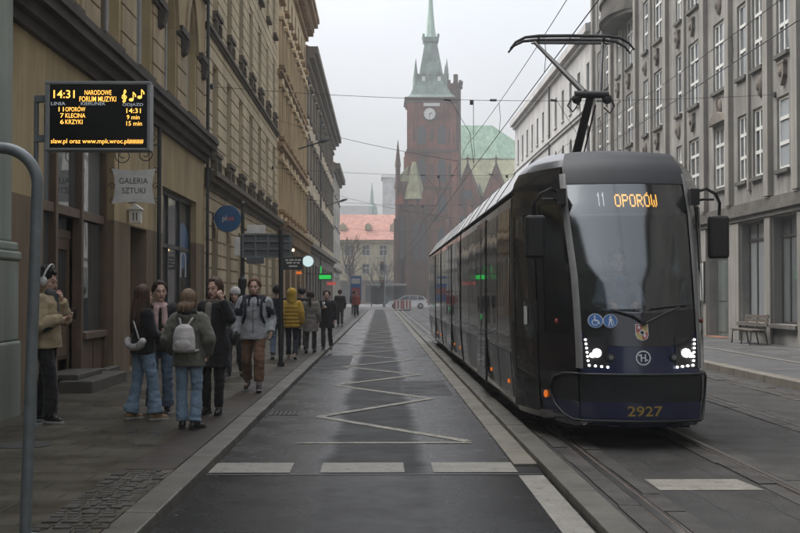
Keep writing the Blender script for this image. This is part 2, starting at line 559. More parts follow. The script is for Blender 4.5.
def wear(m, base, lo=.50, hi=.60):
    # paint scuffed through to the asphalt
    t = m.node_tree; b = t.nodes['Principled BSDF']; L = t.links.new
    src = b.inputs['Base Color'].links[0].from_socket
    tc = _n(t, 'ShaderNodeTexCoord')
    n1 = _n(t, 'ShaderNodeTexNoise', Scale=9.0, Detail=9.0, Roughness=.75); L(tc.outputs['Object'], n1.inputs['Vector'])
    r = _n(t, 'ShaderNodeMapRange'); r.inputs[1].default_value = lo; r.inputs[2].default_value = hi; r.inputs[3].default_value = 0; r.inputs[4].default_value = .85
    L(n1.outputs['Fac'], r.inputs[0])
    mx = _n(t, 'ShaderNodeMix', data_type='RGBA'); L(r.outputs[0], mx.inputs[0]); L(src, mx.inputs[6]); mx.inputs[7].default_value = (*base, 1)
    L(mx.outputs[2], b.inputs['Base Color'])
wear(M['paint'], (.04, .04, .038), .56, .66); wear(M['paint_thin'], (.03, .03, .03), .50, .62)
M['patch'] = mat('asphalt_patch', (.026, .026, .0255), .5, .3, 2.5, bump=.35, bscale=120, fine=.35, rvar=.1, spec=.12)
M['grate'] = mat('drain_grate_iron', (.03, .029, .028), .5, .3, 12, spec=.3)
M['black_joint'] = mat('tar_joint', (.02, .02, .02), .5, .2, 6)
M['ground'] = mat('asphalt_ground', (.055, .055, .055), .55, .25, .8, fine=.2)
M['iron'] = mat('cast_iron', (.035, .034, .033), .5, .25, 9, bump=.3, bscale=40)

struct('ground', MB().quad((-400, -70, -.03), (400, -70, -.03), (400, 440, -.03), (-400, 440, -.03)), M['ground'])
KX = lambda y: -1.64 + .0040 * max(y, 0)          # left edge of the lane
g = MB()
ys = [-60 + 4 * i for i in range(47)] + [128]
g.grid(lambda u, y: (KX(y) + (1.52 - KX(y)) * u, y, 0), [0, .25, .5, .75, 1], ys)
struct('road', g, M['road'])
g = MB().quad((-90, 128, -.004), (90, 128, -.004), (90, 176, -.004), (-90, 176, -.004))
struct('cross_street', g, M['ground'])
# left pavement: slabs, strip of brown asphalt, kerbstones
g = MB()
def pav(u, y):
    return (-8.5 + (KX(y) - .26 + 8.5) * u, y, .08)
g.grid(pav, [0, .5, 1], ys[:-1] + [126])
g.box(-8.5, -1.7, -60, -59.9, -.02, .08)
struct('pavement', g, M['slabs'])
g = MB()
g.grid(lambda u, y: (KX(y) - .72 + .46 * u, y, .0845), [0, 1], [11.2] + [12 + 3 * i for i in range(38)])
struct('pavement_strip', g, M['brown_asphalt'])
g = MB()
y = -20
while y < 126:
    L_ = 1.0 if y < 45 else 3.0
    a, b_ = y + .004, y + L_ - .004
    x0, x1 = KX(a), KX(b_)
    j = random.uniform(-.004, .004)
    g.add([(x0 - .255, a, -.02), (x0, a, -.02), (x1, b_, -.02), (x1 - .255, b_, -.02),
           (x0 - .255, a, .086 + j), (x0 - .015, a, .082 + j), (x1 - .015, b_, .082 + j), (x1 - .255, b_, .086 + j)],
          [(0, 3, 2, 1), (4, 5, 6, 7), (0, 1, 5, 4), (1, 2, 6, 5), (2, 3, 7, 6), (3, 0, 4, 7)])
    y += L_
struct('kerb', g, M['kerbstone'], bevel=.012)
g = MB()                                            # patch of setts by the kerb, near
y = 4.2
while y < 11.1:
    x = -2.36
    dy = random.uniform(.10, .13)
    while x < -1.96:
        dx = random.uniform(.09, .15)
        h = .088 + random.uniform(-.004, .008)
        s_ = random.uniform(-.006, .006)
        g.add([(x + .006, y + .006 + s_, .06), (x + dx - .006, y + .006, .06), (x + dx - .006, y + dy - .006, .06), (x + .006, y + dy - .006 + s_, .06),
               (x + .018, y + .018, h), (x + dx - .018, y + .018, h), (x + dx - .018, y + dy - .018, h), (x + .018, y + dy - .018, h)],
              [(4, 5, 6, 7), (0, 1, 5, 4), (1, 2, 6, 5), (2, 3, 7, 6), (3, 0, 4, 7)])
        x += dx
    y += dy
struct('cobbles', g, M['cobble'])
# separator between the lane and the tram track
g = MB()
y = -20
while y < 126:
    L_ = 1.0 if y < 45 else 3.0
    g.box(1.53, 1.76, y + .004, y + L_ - .004, -.02, .075 + random.uniform(-.003, .003))
    y += L_
struct('kerb_separator', g, M['kerbstone'], bevel=.012)
g = MB()
y = 11.95
while y < 120:
    g.box(1.30, 1.527, y, y + 1.19, -.01, .018 + random.uniform(-.002, .002)); y += 1.2
struct('gutter', g, M['pale_concrete'])
# painted markings on the lane
g = MB()
for a, b_ in ((-1.63, -.84), (-.56, .23), (.50, 1.29)):
    g.quad((a, 11.50, .005), (b_, 11.50, .005), (b_, 12.17, .005), (a, 12.17, .005))
struct('stop_dashes', g, M['paint'])
g = MB().quad((1.27, -10, .005), (1.50, -10, .005), (1.50, 11.3, .005), (1.27, 11.3, .005))
struct('edge_line', g, M['paint'])
g = MB()
def stripe(mb, p, q, wd, z=.0055):
    p = Vector((p[0], p[1], z)); q = Vector((q[0], q[1], z))
    d = (q - p).normalized(); n_ = Vector((-d.y, d.x, 0)) * wd / 2
    mb.quad(p - n_, q - n_, q + n_, p + n_)
stripe(g, (-.93, 13.78), (1.02, 13.78), .12)
zig = [(1.0, 13.9)]
yy = 16.7; sgn = -1
while yy < 84:
    zig.append((.82 * sgn, yy)); sgn = -sgn; yy += 2.86
for p, q in zip(zig[:-1], zig[1:]):
    stripe(g, p, q, .145, .009 if p[0] < q[0] else .0055)
struct('zigzag_marking', g, M['paint_thin'])
g = MB().quad((-1.62, 11.36, .004), (1.5, 11.36, .004), (1.5, 11.41, .004), (-1.62, 11.41, .004))
struct('asphalt_joint', g, M['black_joint'])
g = MB()
for a, b_, yv in ((-.35, 1.1, 24), (-.9, .2, 37)):
    pts = [(a + (b_ - a) * i / 12, yv + .25 * math.sin(i * 1.3) + random.uniform(-.1, .1)) for i in range(13)]
    for p, q in zip(pts[:-1], pts[1:]):
        stripe(g, p, q, .018, .0045)
struct('asphalt_cracks', g, M['black_joint'])
g = MB(); g.quad((.35, 20.2, .0035), (1.2, 20.2, .0035), (1.2, 23.6, .0035), (.4, 23.5, .0035)); g.quad((-1.5, 27, .0035), (-.7, 27, .0035), (-.72, 33, .0035), (-1.5, 33, .0035))
struct('asphalt_patches', g, M['patch'])
for yv in (17.2, 41.0):
    g = MB(); g.box(KX(yv) + .04, KX(yv) + .46, yv - .25, yv - .215, -.02, .008); g.box(KX(yv) + .04, KX(yv) + .46, yv + .215, yv + .25, -.02, .008)
    for k in range(7): g.box(KX(yv) + .05 + .062 * k, KX(yv) + .082 + .062 * k, yv - .214, yv + .214, -.02, .007)
    struct('road_drain', g, M['grate'])
_r = random.Random(5); g = MB()
for k in range(170):
    yv = 5 + 30 * _r.random() ** 1.6
    side = _r.random()
    x = KX(yv) + (_r.uniform(.01, .16) if side < .45 else _r.uniform(-3.2, -.05))
    z = .007 if side < .45 else .093
    a_ = _r.uniform(0, PI); s_ = _r.uniform(.008, .022)
    c, s2 = math.cos(a_) * s_, math.sin(a_) * s_
    g.quad((x - c, yv - s2, z), (x + s2 * .6, yv - c * .6, z + .004), (x + c, yv + s2, z + .002), (x - s2 * .6, yv + c * .6, z + .006))
lt = g.build('street_litter', mat('wet_leaf_litter', (.09, .065, .035), .6, .5, 30)); lt['kind'] = 'stuff'
# tram tracks
g = MB().quad((1.76, -60, .002), (7.2, -60, .002), (7.2, 150, .002), (1.76, 150, .002))
struct('track_bed', g, M['trackbed'])
RX = [2.10, 3.535, 5.28, 6.715]
g = MB(); gs = MB(); gr = MB()
for x in RX:
    for sd in (-1, 1):
        c = x + sd * .15
        y = -20
        while y < 130:
            L_ = random.uniform(.8, 1.6)
            gs.box(c - .085 + random.uniform(-.02, .02), c + .085 + random.uniform(-.02, .02), y, y + L_ - .015, -.01, .006 + random.uniform(0, .01)); y += L_
    inn = 1 if x in (2.10, 5.28) else -1
    gr.box(x - .065, x + .065, -60, 150, -.02, .0085)
    g.box(x - .032 - inn * .02, x + .032 - inn * .02, -60, 150, .0, .016)
    g.box(x + inn * .047, x + inn * .060, -60, 150, .0, .014)
struct('track_concrete', gs, M['trackslab'])
struct('rail_bed', gr, M['rust'])
struct('rails', g, M['rail'])
g = MB().quad((2.37, 10.42, .006), (3.26, 10.42, .006), (3.20, 11.03, .006), (2.37, 11.03, .006))
struct('track_dash', g, M['paint'])
g = MB()
for x, y0, y1 in ((2.62, 9.0, 13), (3.08, 7.4, 13.5), (4.2, 14, 22), (4.6, 9.5, 17)):
    p = (x, y0)
    while p[1] < y1:
        q = (x + random.uniform(-.05, .05), p[1] + random.uniform(.2, .5)); stripe(g, p, q, .02, .0045); p = q
struct('track_cracks', g, M['black_joint'])
# the opposite side: kerb, parking bays and pavement
g = MB()
y = -20
while y < 128:
    L_ = 1.0 if y < 60 else 3.0
    g.box(7.2, 7.47, y + .004, y + L_ - .004, -.02, .15 + random.uniform(-.003, .003)); y += L_
struct('kerb_opposite', g, M['pale_concrete'], bevel=.012)
g = MB().quad((7.47, -60, .125), (9.9, -60, .125), (9.9, 128, .125), (7.47, 128, .125))
struct('parking_lane', g, M['ground'])
g = MB().quad((9.9, -60, .129), (16, -60, .129), (16, 128, .129), (9.9, 128, .129))
struct('pavement_opposite', g, M['slabs_far'])
g = MB()
for yv in (19, 24.8, 29.8, 35, 41):
    stripe(g, (7.9, yv), (9.3, yv + .25), .13, .1335)
stripe(g, (9.3, 12), (9.3, 60), .11, .1375)
struct('parking_lines', g, M['paint'])
g = MB(); g.disc((-3.75, 13.0, .076), .30, 'z', .02, 28)
struct('manhole_cover', g, M['iron'])

# ================================================================ buildings
def plaster(name, col, **k):
    d = dict(rough=.85, var=.16, scale=.7, streak=.28, fine=.1, bump=.12, bscale=50, spec=.25)
    d.update(k)
    return mat(name, col, **d)
M['ochre'] = plaster('ochre_plaster', (.43, .335, .19))
M['ochre_dark'] = plaster('brown_painted_base', (.21, .155, .10), var=.2)
M['ochre_block'] = plaster('worn_stone_block', (.38, .30, .19), var=.22, streak=.3)
M['dark_stone'] = plaster('sooty_cornice', (.085, .074, .062), var=.3)
M['sand'] = plaster('sandy_plaster', (.56, .465, .31), var=.16)
M['sand_dk'] = plaster('sooty_sandstone', (.14, .118, .09), var=.3)
M['sand_gold'] = plaster('ornate_ochre_plaster', (.60, .465, .285))
M['sand_gold_dk'] = plaster('weathered_ochre_trim', (.34, .23, .13), var=.3)
M['beige'] = plaster('beige_plaster', (.56, .47, .34))
M['beige_dk'] = plaster('grey_beige_trim', (.20, .175, .145))
M['pale'] = plaster('pale_plaster', (.50, .47, .41))
M['grey'] = plaster('grey_stone_render', (.205, .198, .182), streak=.4, var=.3)
M['grey_lt'] = plaster('grey_stone_pilaster', (.235, .222, .198), streak=.36)
M['grey_dk'] = plaster('sooty_grey_ledge', (.10, .094, .082), var=.3)
M['grey_relief'] = plaster('grey_relief', (.135, .118, .098), var=.3)
M['whitish'] = plaster('off_white_render', (.40, .398, .385), streak=.22)
M['green_grey'] = plaster('grey_green_paint', (.27, .295, .255))
M['green_grey_dk'] = plaster('dark_green_grey_paint', (.10, .115, .105))
M['mat_brown'] = mat('coir_mat', (.16, .075, .04), .9, .3, 9)
M['roof_grey'] = plaster('roof_sheet', (.10, .10, .10))
M['roof_red'] = mat('red_tiles', (.30, .14, .105), .8, .3, 1.5, streak=.25)
M['brick'] = plaster('old_red_brick', (.155, .058, .036), var=.55, scale=.35, streak=.5)
M['brick_dk'] = plaster('soot_dark_brick', (.075, .042, .030), var=.35, streak=.35)
M['copper'] = plaster('green_copper', (.26, .38, .29), var=.2, streak=.35)
M['copper_dk'] = plaster('dull_copper', (.19, .25, .22), var=.25, streak=.35)
M['olive_roof'] = plaster('yellow_lichen_roof', (.27, .27, .17), var=.3, streak=.3)
M['white_frame'] = mat('white_window_paint', (.56, .56, .53), .5, .15, 6)
M['brown_frame'] = mat('brown_timber', (.13, .085, .052), .5, .25, 8, stretch=(1, 1, .2), bump=.1, bscale=60)
M['dark_frame'] = mat('dark_window_paint', (.035, .032, .03), .5, .2, 6)
M['pane'] = pane_mat('window_glass', (.04, .044, .048))
M['pane_grey'] = pane_mat('window_glass_grey', (.055, .06, .063), rnd=.9)
M['shop_pane'] = pane_mat('shop_glass', (.075, .08, .082), rough=.03, rnd=.5)
M['steel_dk'] = mat('dark_painted_steel', (.03, .032, .034), .4, .2, 9)

class Facade:
    """a house front on one side of the street: t runs along the front, o out of it, z up"""
    def __init__(s, name, label, side, X, t0, t1, H, depth=11, cat='building', base=0.05, group=None):
        s.side = side; s.X = X; s.t0 = t0; s.t1 = t1; s.H = H; s.depth = depth; s.base = base
        s.root = thing(name, label, cat, s.mp((t0 + t1) / 2, -depth / 2, base), group=group)
    def mp(s, t, o, z):
        if s.side == 'L': return (s.X + o, t, z)
        if s.side == 'R': return (s.X - o, t, z)
        return (t, s.X - o, z)
    def mb(s):
        return MB(s.mp)
    def wall(s, ops, mats, bands=(), reveal=.3, extra=None):
        """front with real openings (t0, t1, z0, z1, rise, style), returns behind them, and the other sides"""
        b = s.mb()
        ts = sorted({s.t0, s.t1, *[v for o in ops for v in o[:2]]})
        zs = sorted({s.base, s.H, *[v for o in ops for v in o[2:4]], *[z for z, _ in bands]})
        def mi(z):
            m_ = 0
            for zz, k in bands:
                if z < zz:
                    return k
            return m_
        for z0, z1 in zip(zs[:-1], zs[1:]):
            zc = (z0 + z1) / 2; run = None
            for t0, t1 in zip(ts[:-1], ts[1:]):
                tc = (t0 + t1) / 2
                hole = any(o[0] < tc < o[1] and o[2] < zc < o[3] for o in ops)
                if not hole:
                    run = (run[0], t1) if run else (t0, t1)
                if (hole or t1 == ts[-1]) and run:
                    b.quad((run[0], 0, z0), (run[1], 0, z0), (run[1], 0, z1), (run[0], 0, z1), mi(zc)); run = None
        for o in ops:
            a, c, z0, z1 = o[:4]; rise = o[4] if len(o) > 4 else 0; r = o[6] if len(o) > 6 else reveal
            zz = z1 - rise
            zb = [z0] + [q for q, _ in bands if z0 < q < zz] + [zz]
            for p, q in zip(zb[:-1], zb[1:]):
                k = mi((p + q) / 2)
                b.quad((a, 0, p), (a, -r, p), (a, -r, q), (a, 0, q), k)
                b.quad((c, 0, p), (c, -r, p), (c, -r, q), (c, 0, q), k)
            b.quad((a, 0, z0), (c, 0, z0), (c, -r, z0), (a, -r, z0), mi(z0 + .01))
            if not rise:
                b.quad((a, 0, z1), (c, 0, z1), (c, -r, z1), (a, -r, z1), mi(z1 - .01))
            else:
                pr = arch(a, c, zz, rise, o[5])
                for (u0, w0), (u1, w1) in zip(pr[:-1], pr[1:]):
                    b.quad((u0, 0, w0), (u1, 0, w1), (u1, 0, z1), (u0, 0, z1), mi(z1))
                    b.quad((u0, 0, w0), (u1, 0, w1), (u1, -r, w1), (u0, -r, w0), mi(z1))
        d = s.depth
        b.quad((s.t0, 0, s.base), (s.t0, -d, s.base), (s.t0, -d, s.H), (s.t0, 0, s.H))
        b.quad((s.t1, 0, s.base), (s.t1, -d, s.base), (s.t1, -d, s.H), (s.t1, 0, s.H))
        b.quad((s.t0, -d, s.base), (s.t1, -d, s.base), (s.t1, -d, s.H), (s.t0, -d, s.H))
        b.quad((s.t0, 0, s.H), (s.t1, 0, s.H), (s.t1, -d, s.H), (s.t0, -d, s.H))
        if extra: extra(b)
        return b.build('wall', mats, s.root)
    def part(s, name, mats, fn, bevel=0, smooth=False, parent=None):
        b = s.mb(); fn(b)
        return b.build(name, mats, parent or s.root, bevel=bevel, smooth=smooth)
    def cornice(s, prof, m, t0=None, t1=None, name='cornice', dent=0, dz=None):
        t0 = s.t0 if t0 is None else t0; t1 = s.t1 if t1 is None else t1
        b = s.mb()
        for o, z0, z1 in prof:
            b.box(t0 + .002, t1 - .002, -.02, o, z0, z1)
        if dent:
            z0, z1, o0, o1 = dz
            t = t0 + .3
            while t < t1 - .3:
                b.box(t, t + dent * .5, o0, o1, z0, z1); t += dent
        return b.build(name, m, s.root)
    def window(s, op, fm, pm, cols=2, rows=(.68,), fw=.06, sill=None, back=.14, bars=0, hood=None):
        """frame with a pane in it; sill on the outside"""
        a, c, z0, z1 = op[:4]; rise = op[4] if len(op) > 4 else 0
        b = s.mb(); r0, r1 = -back - .06, -back
        zt = z1 - rise
        b.box(a, a + fw, r0, r1, z0, zt); b.box(c - fw, c, r0, r1, z0, zt)
        b.box(a + fw, c - fw, r0, r1, z0, z0 + fw)
        if rise:
            pr = arch(a, c, zt, rise, op[5]); pi_ = arch(a + fw, c - fw, zt, max(.02, rise - fw), op[5])
            for (p0, q0), (p1, q1), (p2, q2), (p3, q3) in zip(pr[:-1], pr[1:], pi_[1:], pi_[:-1]):
                b.add([(p0, r1, q0), (p1, r1, q1), (p2, r1, q2), (p3, r1, q3), (p0, r0, q0), (p1, r0, q1), (p2, r0, q2), (p3, r0, q3)],
                      [(0, 1, 2, 3), (7, 6, 5, 4), (0, 1, 5, 4), (3, 2, 6, 7)])
        else:
            b.box(a + fw, c - fw, r0, r1, z1 - fw, z1)
        for k in range(1, cols):
            x = a + (c - a) * k / cols
            b.box(x - fw * .55, x + fw * .55, r0, r1 + .004, z0 + fw, z1 - max(fw, rise * .25))
        for q in rows:
            zz = z0 + (z1 - z0) * q
            b.box(a + fw, c - fw, r0, r1 + .008, zz - fw * .55, zz + fw * .55)
        if sill:
            b2 = s.mb(); b2.box(a - .08, c + .08, -.05, sill[0], z0 - sill[1], z0 - .004)
        win = b.build('window', fm, s.root)
        p = s.mb()
        if rise:
            pr = arch(a + .01, c - .01, zt, rise - .01, op[5])
            vs = [(a + .01, r0 + .03, z0)] + [(u, r0 + .03, v) for u, v in pr] + [(c - .01, r0 + .03, z0)]
            p.add(vs, [tuple(range(len(vs)))])
        else:
            p.quad((a + .01, r0 + .03, z0 + .01), (c - .01, r0 + .03, z0 + .01), (c - .01, r0 + .03, z1 - .01), (a + .01, r0 + .03, z1 - .01))
        p.build('pane', pm, win)
        if sill:
            b2.build('sill', sill[2], win)
        return win
    def roof(s, rise, m, over=.3):
        d = s.depth
        return s.part('roof', m, lambda b: b.prism([(s.t0 + .01, over, s.H + .004), (s.t0 + .01, -d - .1, s.H + .004), (s.t0 + .01, -d / 2, s.H + rise)], (s.t1 - s.t0 - .02, 0, 0)))

def arch(a, c, z, rise, style='round', n=10):
    out_ = []
    mid = (a + c) / 2; h = (c - a) / 2
    for i in range(n + 1):
        f = -1 + 2 * i / n
        if style == 'pointed':
            y = (1 - abs(f) ** 1.7) ** .75
        else:
            y = math.sqrt(max(0, 1 - f * f))
        out_.append((mid + f * h, z + rise * y))
    return out_

XL = -5.1
# ---- grey green corner house, mostly behind the camera; its pilaster edges the picture
F = Facade('corner_house', 'grey green rendered corner house with a fluted corner pilaster before the gallery', 'L', XL + .02, -42, 16.28, 14.5)
ops = [(t, t + 1.3, z, z + 2.1) for t in range(-39, 14, 4) for z in (5.2, 9.2)] + [(t, t + 2.2, .7, 3.4) for t in range(-39, 14, 5)]
F.wall(ops, [M['green_grey']])
for o in ops:
    F.window(o, M['white_frame'] if o[2] > 2 else M['dark_frame'], M['pane'], 2, (.7,))
def _p(b):
    b.box(15.05, 16.15, -.05, .27, 2.34, 13.9)
    b.box(14.95, 16.25, -.05, .33, 2.22, 2.34)
    b.box(14.9, 16.3, -.05, .36, 2.10, 2.22)
    b.box(14.98, 16.24, -.05, .34, 1.05, 2.10)
    b.box(14.95, 16.27, -.05, .37, .05, 1.05)
F.part('pilaster', M['green_grey'], _p, bevel=.03)
F.cornice([(.15, 4.1, 4.3), (.3, 4.3, 4.55)], M['green_grey_dk'], t1=14.9)
F.cornice([(.3, 13.9, 14.2), (.5, 14.2, 14.5)], M['green_grey_dk'], name='eaves')

# ---- ochre house with the gallery
F = L1 = Facade('gallery_house', 'ochre house with dark brown ground floor, gallery shopfront and pointed arch windows', 'L', XL, 16.3, 35.8, 16.0)
ups = [(19.1 + 3.3 * k, 20.7 + 3.3 * k, 6.45, 9.5, 1.25, 'pointed') for k in range(5)]
ups2 = [(19.1 + 3.3 * k, 20.7 + 3.3 * k, 11.0, 13.9, .5, 'round') for k in range(5)]
shop = (18.7, 23.65, .1, 4.55, 0, '', .42)
door = (25.2, 26.95, .1, 3.05, 0, '', .6)
shop2 = (28.9, 34.2, .55, 4.2, 0, '', .35)
F.wall(ups + ups2 + [shop, door, shop2], [M['ochre'], M['ochre_dark']], bands=((3.08, 1),))
for o in ups:
    F.window(o, M['white_frame'], M['pane'], 2, (.62,), fw=.09, back=.2, sill=(.12, .1, M['dark_stone']))
for o in ups2:
    F.window(o, M['white_frame'], M['pane'], 2, (.62,), fw=.09, back=.2, sill=(.12, .1, M['dark_stone']))
F.cornice([(.10, 5.45, 5.62), (.22, 5.62, 5.80), (.36, 5.80, 5.97), (.42, 5.97, 6.10), (.20, 6.10, 6.18)], M['dark_stone'])
F.cornice([(.10, 10.1, 10.25), (.25, 10.25, 10.5)], M['dark_stone'], name='string_course')
F.cornice([(.3, 15.2, 15.5), (.6, 15.5, 16)], M['dark_stone'], name='eaves')
F.roof(3, M['roof_grey'])
for a, c in [(16.6, 18.95)] + [(20.85 + 3.3 * k, 22.25 + 3.3 * k) for k in range(4)] + [(34.05, 35.6)]:
    def _r(b, a=a, c=c):
        z = 6.25
        while z < 8.1:
            b.box(a, c, -.02, .045, z + .012, min(z + .54, 8.15)); z += .56
    F.part('rusticated_pier', M['ochre_block'], _r, bevel=.015)
for k in range(-1, 5):
    def _c(b, k=k):
        t = 21.5 + 3.3 * k if k >= 0 else 18.2
        if k == 4: t = 34.9
        b.box(t - .7, t + .7, -.02, .10, 8.16, 8.24); b.box(t - .62, t + .62, -.02, .16, 8.24, 8.40)
        b.prism([(t - .18, .0, 8.15), (t - .18, .24, 8.1), (t - .18, .16, 7.8), (t - .18, .0, 7.7)], (.36, 0, 0))
    F.part('impost', M['dark_stone'], _c)
for o in ups:
    def _h(b, o=o):
        pr = arch(o[0] - .12, o[1] + .12, 8.25, 1.42, 'pointed', 14); p2 = arch(o[0] - .28, o[1] + .28, 8.25, 1.62, 'pointed', 14)
        for (p0, q0), (p1, q1), (p2_, q2), (p3, q3) in zip(pr[:-1], pr[1:], p2[1:], p2[:-1]):
            b.add([(p0, .09, q0), (p1, .09, q1), (p2_, .06, q2), (p3, .06, q3), (p0, -.01, q0), (p1, -.01, q1), (p2_, -.01, q2), (p3, -.01, q3)],
                  [(0, 1, 2, 3), (0, 1, 5, 4), (3, 2, 6, 7)])
    F.part('hood_mould', M['ochre_block'], _h)
# shopfront of the gallery
bm_ = M['brown_frame']
def _s(b):
    a, c = 18.7, 23.65
    r0, r1 = -.30, -.18
    for t, wd in ((a + .06, .12), (20.0, .14), (21.72, .14), (c - .06, .12)):
        b.box(t - wd / 2, t + wd / 2, r0, r1 + .05, .1, 4.55)
    for z0, z1 in ((2.98, 3.14), (4.42, 4.55)):
        b.box(a + .12, c - .12, r0, r1 + .02, z0, z1)
    b.box(a + .12, 19.93, r0, r1 + .10, .86, .98); b.box(21.79, c - .12, r0, r1 + .10, .86, .98)
    b.box(a + .12, 19.93, r0, r1 - .02, .1, .86); b.box(21.79, c - .12, r0, r1 - .02, .1, .86)
    for t0, t1 in ((a + .2, 19.85), (21.9, 22.7), (22.78, c - .2)):
        b.box(t0, t1, r1 - .02, r1 + .004, .22, .78)
sh = F.part('shopfront', bm_, _s, bevel=.008)
for t0, t1, z0, z1 in ((18.82, 19.93, .98, 2.98), (18.82, 19.93, 3.14, 4.42), (20.07, 21.65, 3.14, 4.42), (21.79, 23.53, .98, 2.98), (21.79, 23.53, 3.14, 4.42)):
    b = F.mb(); b.quad((t0, -.25, z0), (t1, -.25, z0), (t1, -.25, z1), (t0, -.25, z1)); b.build('pane', M['shop_pane'], sh)
def _d(b):
    b.box(20.07, 20.22, -.42, -.34, .36, 2.62); b.box(21.5, 21.65, -.42, -.34, .36, 2.62)
    b.box(20.22, 21.5, -.42, -.34, 2.42, 2.62); b.box(20.22, 21.5, -.42, -.34, .36, 1.15); b.box(20.22, 21.5, -.42, -.34, .36, .55)
    b.box(20.34, 21.38, -.345, -.32, .6, 1.03)
    b.box(20.07, 21.65, -.42, -.32, 2.62, 2.76)
dr = F.part('door', bm_, _d, bevel=.006)
b = F.mb(); b.quad((20.22, -.38, 1.15), (21.5, -.38, 1.15), (21.5, -.38, 2.42), (20.22, -.38, 2.42)); b.build('pane', M['shop_pane'], dr)
b = F.mb(); b.quad((20.07, -.40, 2.76), (21.65, -.40, 2.76), (21.65, -.40, 2.98), (20.07, -.40, 2.98)); b.build('pane', M['shop_pane'], dr)
b = F.mb(); b.tube([(20.3, -.30, 1.15), (20.3, -.26, 1.2), (20.3, -.26, 1.4), (20.3, -.30, 1.45)], .015); b.build('handle', M['iron'], dr)
def _st(b):
    b.box(19.7, 22.4, -.02, .52, .05, .27); b.box(20.0, 21.75, -.40, .22, .27, .36); b.box(22.45, 23.6, -.02, .14, .05, .30)
F.part('step', M['kerbstone'], _st, bevel=.015)
# street door and second shop window
def _d2(b):
    b.box(25.2, 25.32, -.6, -.5, .1, 3.05); b.box(26.83, 26.95, -.6, -.5, .1, 3.05)
    b.box(25.32, 26.83, -.6, -.5, 2.3, 2.42); b.box(25.32, 26.06, -.58, -.52, .1, 2.3); b.box(26.09, 26.83, -.58, -.52, .1, 2.3)
    for t in (25.42, 26.19):
        b.box(t, t + .54, -.525, -.50, .3, 1.0); b.box(t, t + .54, -.525, -.50, 1.15, 2.15)
    b.box(25.32, 26.83, -.57, -.54, 2.42, 3.05)
F.part('door', M['brown_frame'], _d2, bevel=.006)
def _s2(b):
    a, c = 28.9, 34.2
    for t, wd in ((a + .05, .10), (30.6, .10), (32.4, .10), (c - .05, .10)):
        b.box(t - wd / 2, t + wd / 2, -.28, -.16, .55, 4.2)
    for z in (.6, 2.85, 4.15):
        b.box(a + .1, c - .1, -.28, -.17, z - .05, z + .05)
s2 = F.part('shop_window', M['dark_frame'], _s2)
for k, (t0, t1) in enumerate(((29.0, 30.55), (30.65, 32.35), (32.45, 34.1))):
    for z0, z1 in ((.65, 2.8), (2.9, 4.1)):
        b = F.mb(); b.quad((t0, -.22, z0), (t1, -.22, z0), (t1, -.22, z1), (t0, -.22, z1)); b.build('pane', M['shop_pane'], s2)
M['sticker_blue'] = mat('blue_sticker', (.02, .10, .22), .4, .1, 8)
M['sticker_white'] = mat('white_sticker', (.45, .47, .5), .5, .1, 8)
b = F.mb()
pts = [(33.2 + .95 * math.cos(a_), -.205, 2.95 + .62 * math.sin(a_)) for a_ in [2 * PI * i / 28 for i in range(28)]]
b.add(pts, [tuple(range(28))])
b.build('window_sticker', M['sticker_blue'], s2)
b = F.mb()
for k in range(10):
    a0 = PI * k / 10; a1 = PI * (k + 1) / 10
    b.quad((33.2 + .5 * math.cos(a0), -.20, 2.55 + .34 * math.sin(a0)), (33.2 + .5 * math.cos(a1), -.20, 2.55 + .34 * math.sin(a1)),
           (33.2 + .3 * math.cos(a1), -.20, 2.55 + .2 * math.sin(a1)), (33.2 + .3 * math.cos(a0), -.20, 2.55 + .2 * math.sin(a0)))
b.box(32.7, 32.9, -.204, -.198, 2.1, 2.55); b.box(33.5, 33.7, -.204, -.198, 2.1, 2.55)
b.build('window_sticker', M['sticker_white'], s2)
for t, z in ((27.9, 5.4), (35.7, 15.4)):
    F.part('drainpipe', M['steel_dk'], lambda b, t=t, z=z: b.tube([(t, .1, .2), (t, .1, z)], .05, 10))

# ---- sandy house with rusticated courses
F = L2 = Facade('rusticated_house', 'sandy beige house with deep horizontal rustication from pavement to eaves', 'L', XL - .06, 35.83, 60.97, 17.6)
ct = [38.1 + 3.5 * k for k in range(7)]
up = [(t - .62, t + .62, z, z + h) for t in ct for z, h in ((6.0, 2.7), (10.3, 2.5), (14.1, 2.2)) if t + .62 < 60.5]
gr_ = [(t - .7, t + .7, .1 if k in (2, 5) else .9, 3.9, .5, 'round') for k, t in enumerate(ct)][:6] + [(58.0, 60.4, .1, 4.0)]
def _cr(b):
    z = .35
    while z < 17.2:
        z1 = z + .40
        if not (5.05 < z1 and z < 5.75):
            cut = sorted((o[0] - .02, o[1] + .02) for o in up + gr_ if o[2] - .12 < z1 and o[3] + .02 > z)
            t = F.t0 + .02
            for a, c in cut + [(F.t1 - .02, 0)]:
                if a - t > .1:
                    b.box(t, a, -.02, .055, z + .015, z1 - .02)
                t = max(t, c)
        z += .42
F.wall(up + gr_, [M['sand']], extra=_cr)
for o in up:
    F.window(o, M['dark_frame'] if random.random() < .5 else M['white_frame'], M['pane'], 2, (.66,), sill=(.22, .13, M['sand_dk']))
for o in gr_:
    F.window(o, M['dark_frame'], M['shop_pane'], 2, (.6,), back=.2)
for o in [o for o in up if o[2] < 13]:
    F.part('apron', M['sand_dk'], lambda b, o=o: (b.box(o[0] - .1, o[1] + .1, -.02, .16, o[2] - .28, o[2] - .14), b.box(o[0] + .02, o[0] + .22, -.02, .20, o[2] - .62, o[2] - .28), b.box(o[1] - .22, o[1] - .02, -.02, .20, o[2] - .62, o[2] - .28)))
F.cornice([(.12, 4.75, 4.95), (.3, 4.95, 5.1), (.42, 5.1, 5.26), (.25, 5.26, 5.34)], M['sand_dk'])
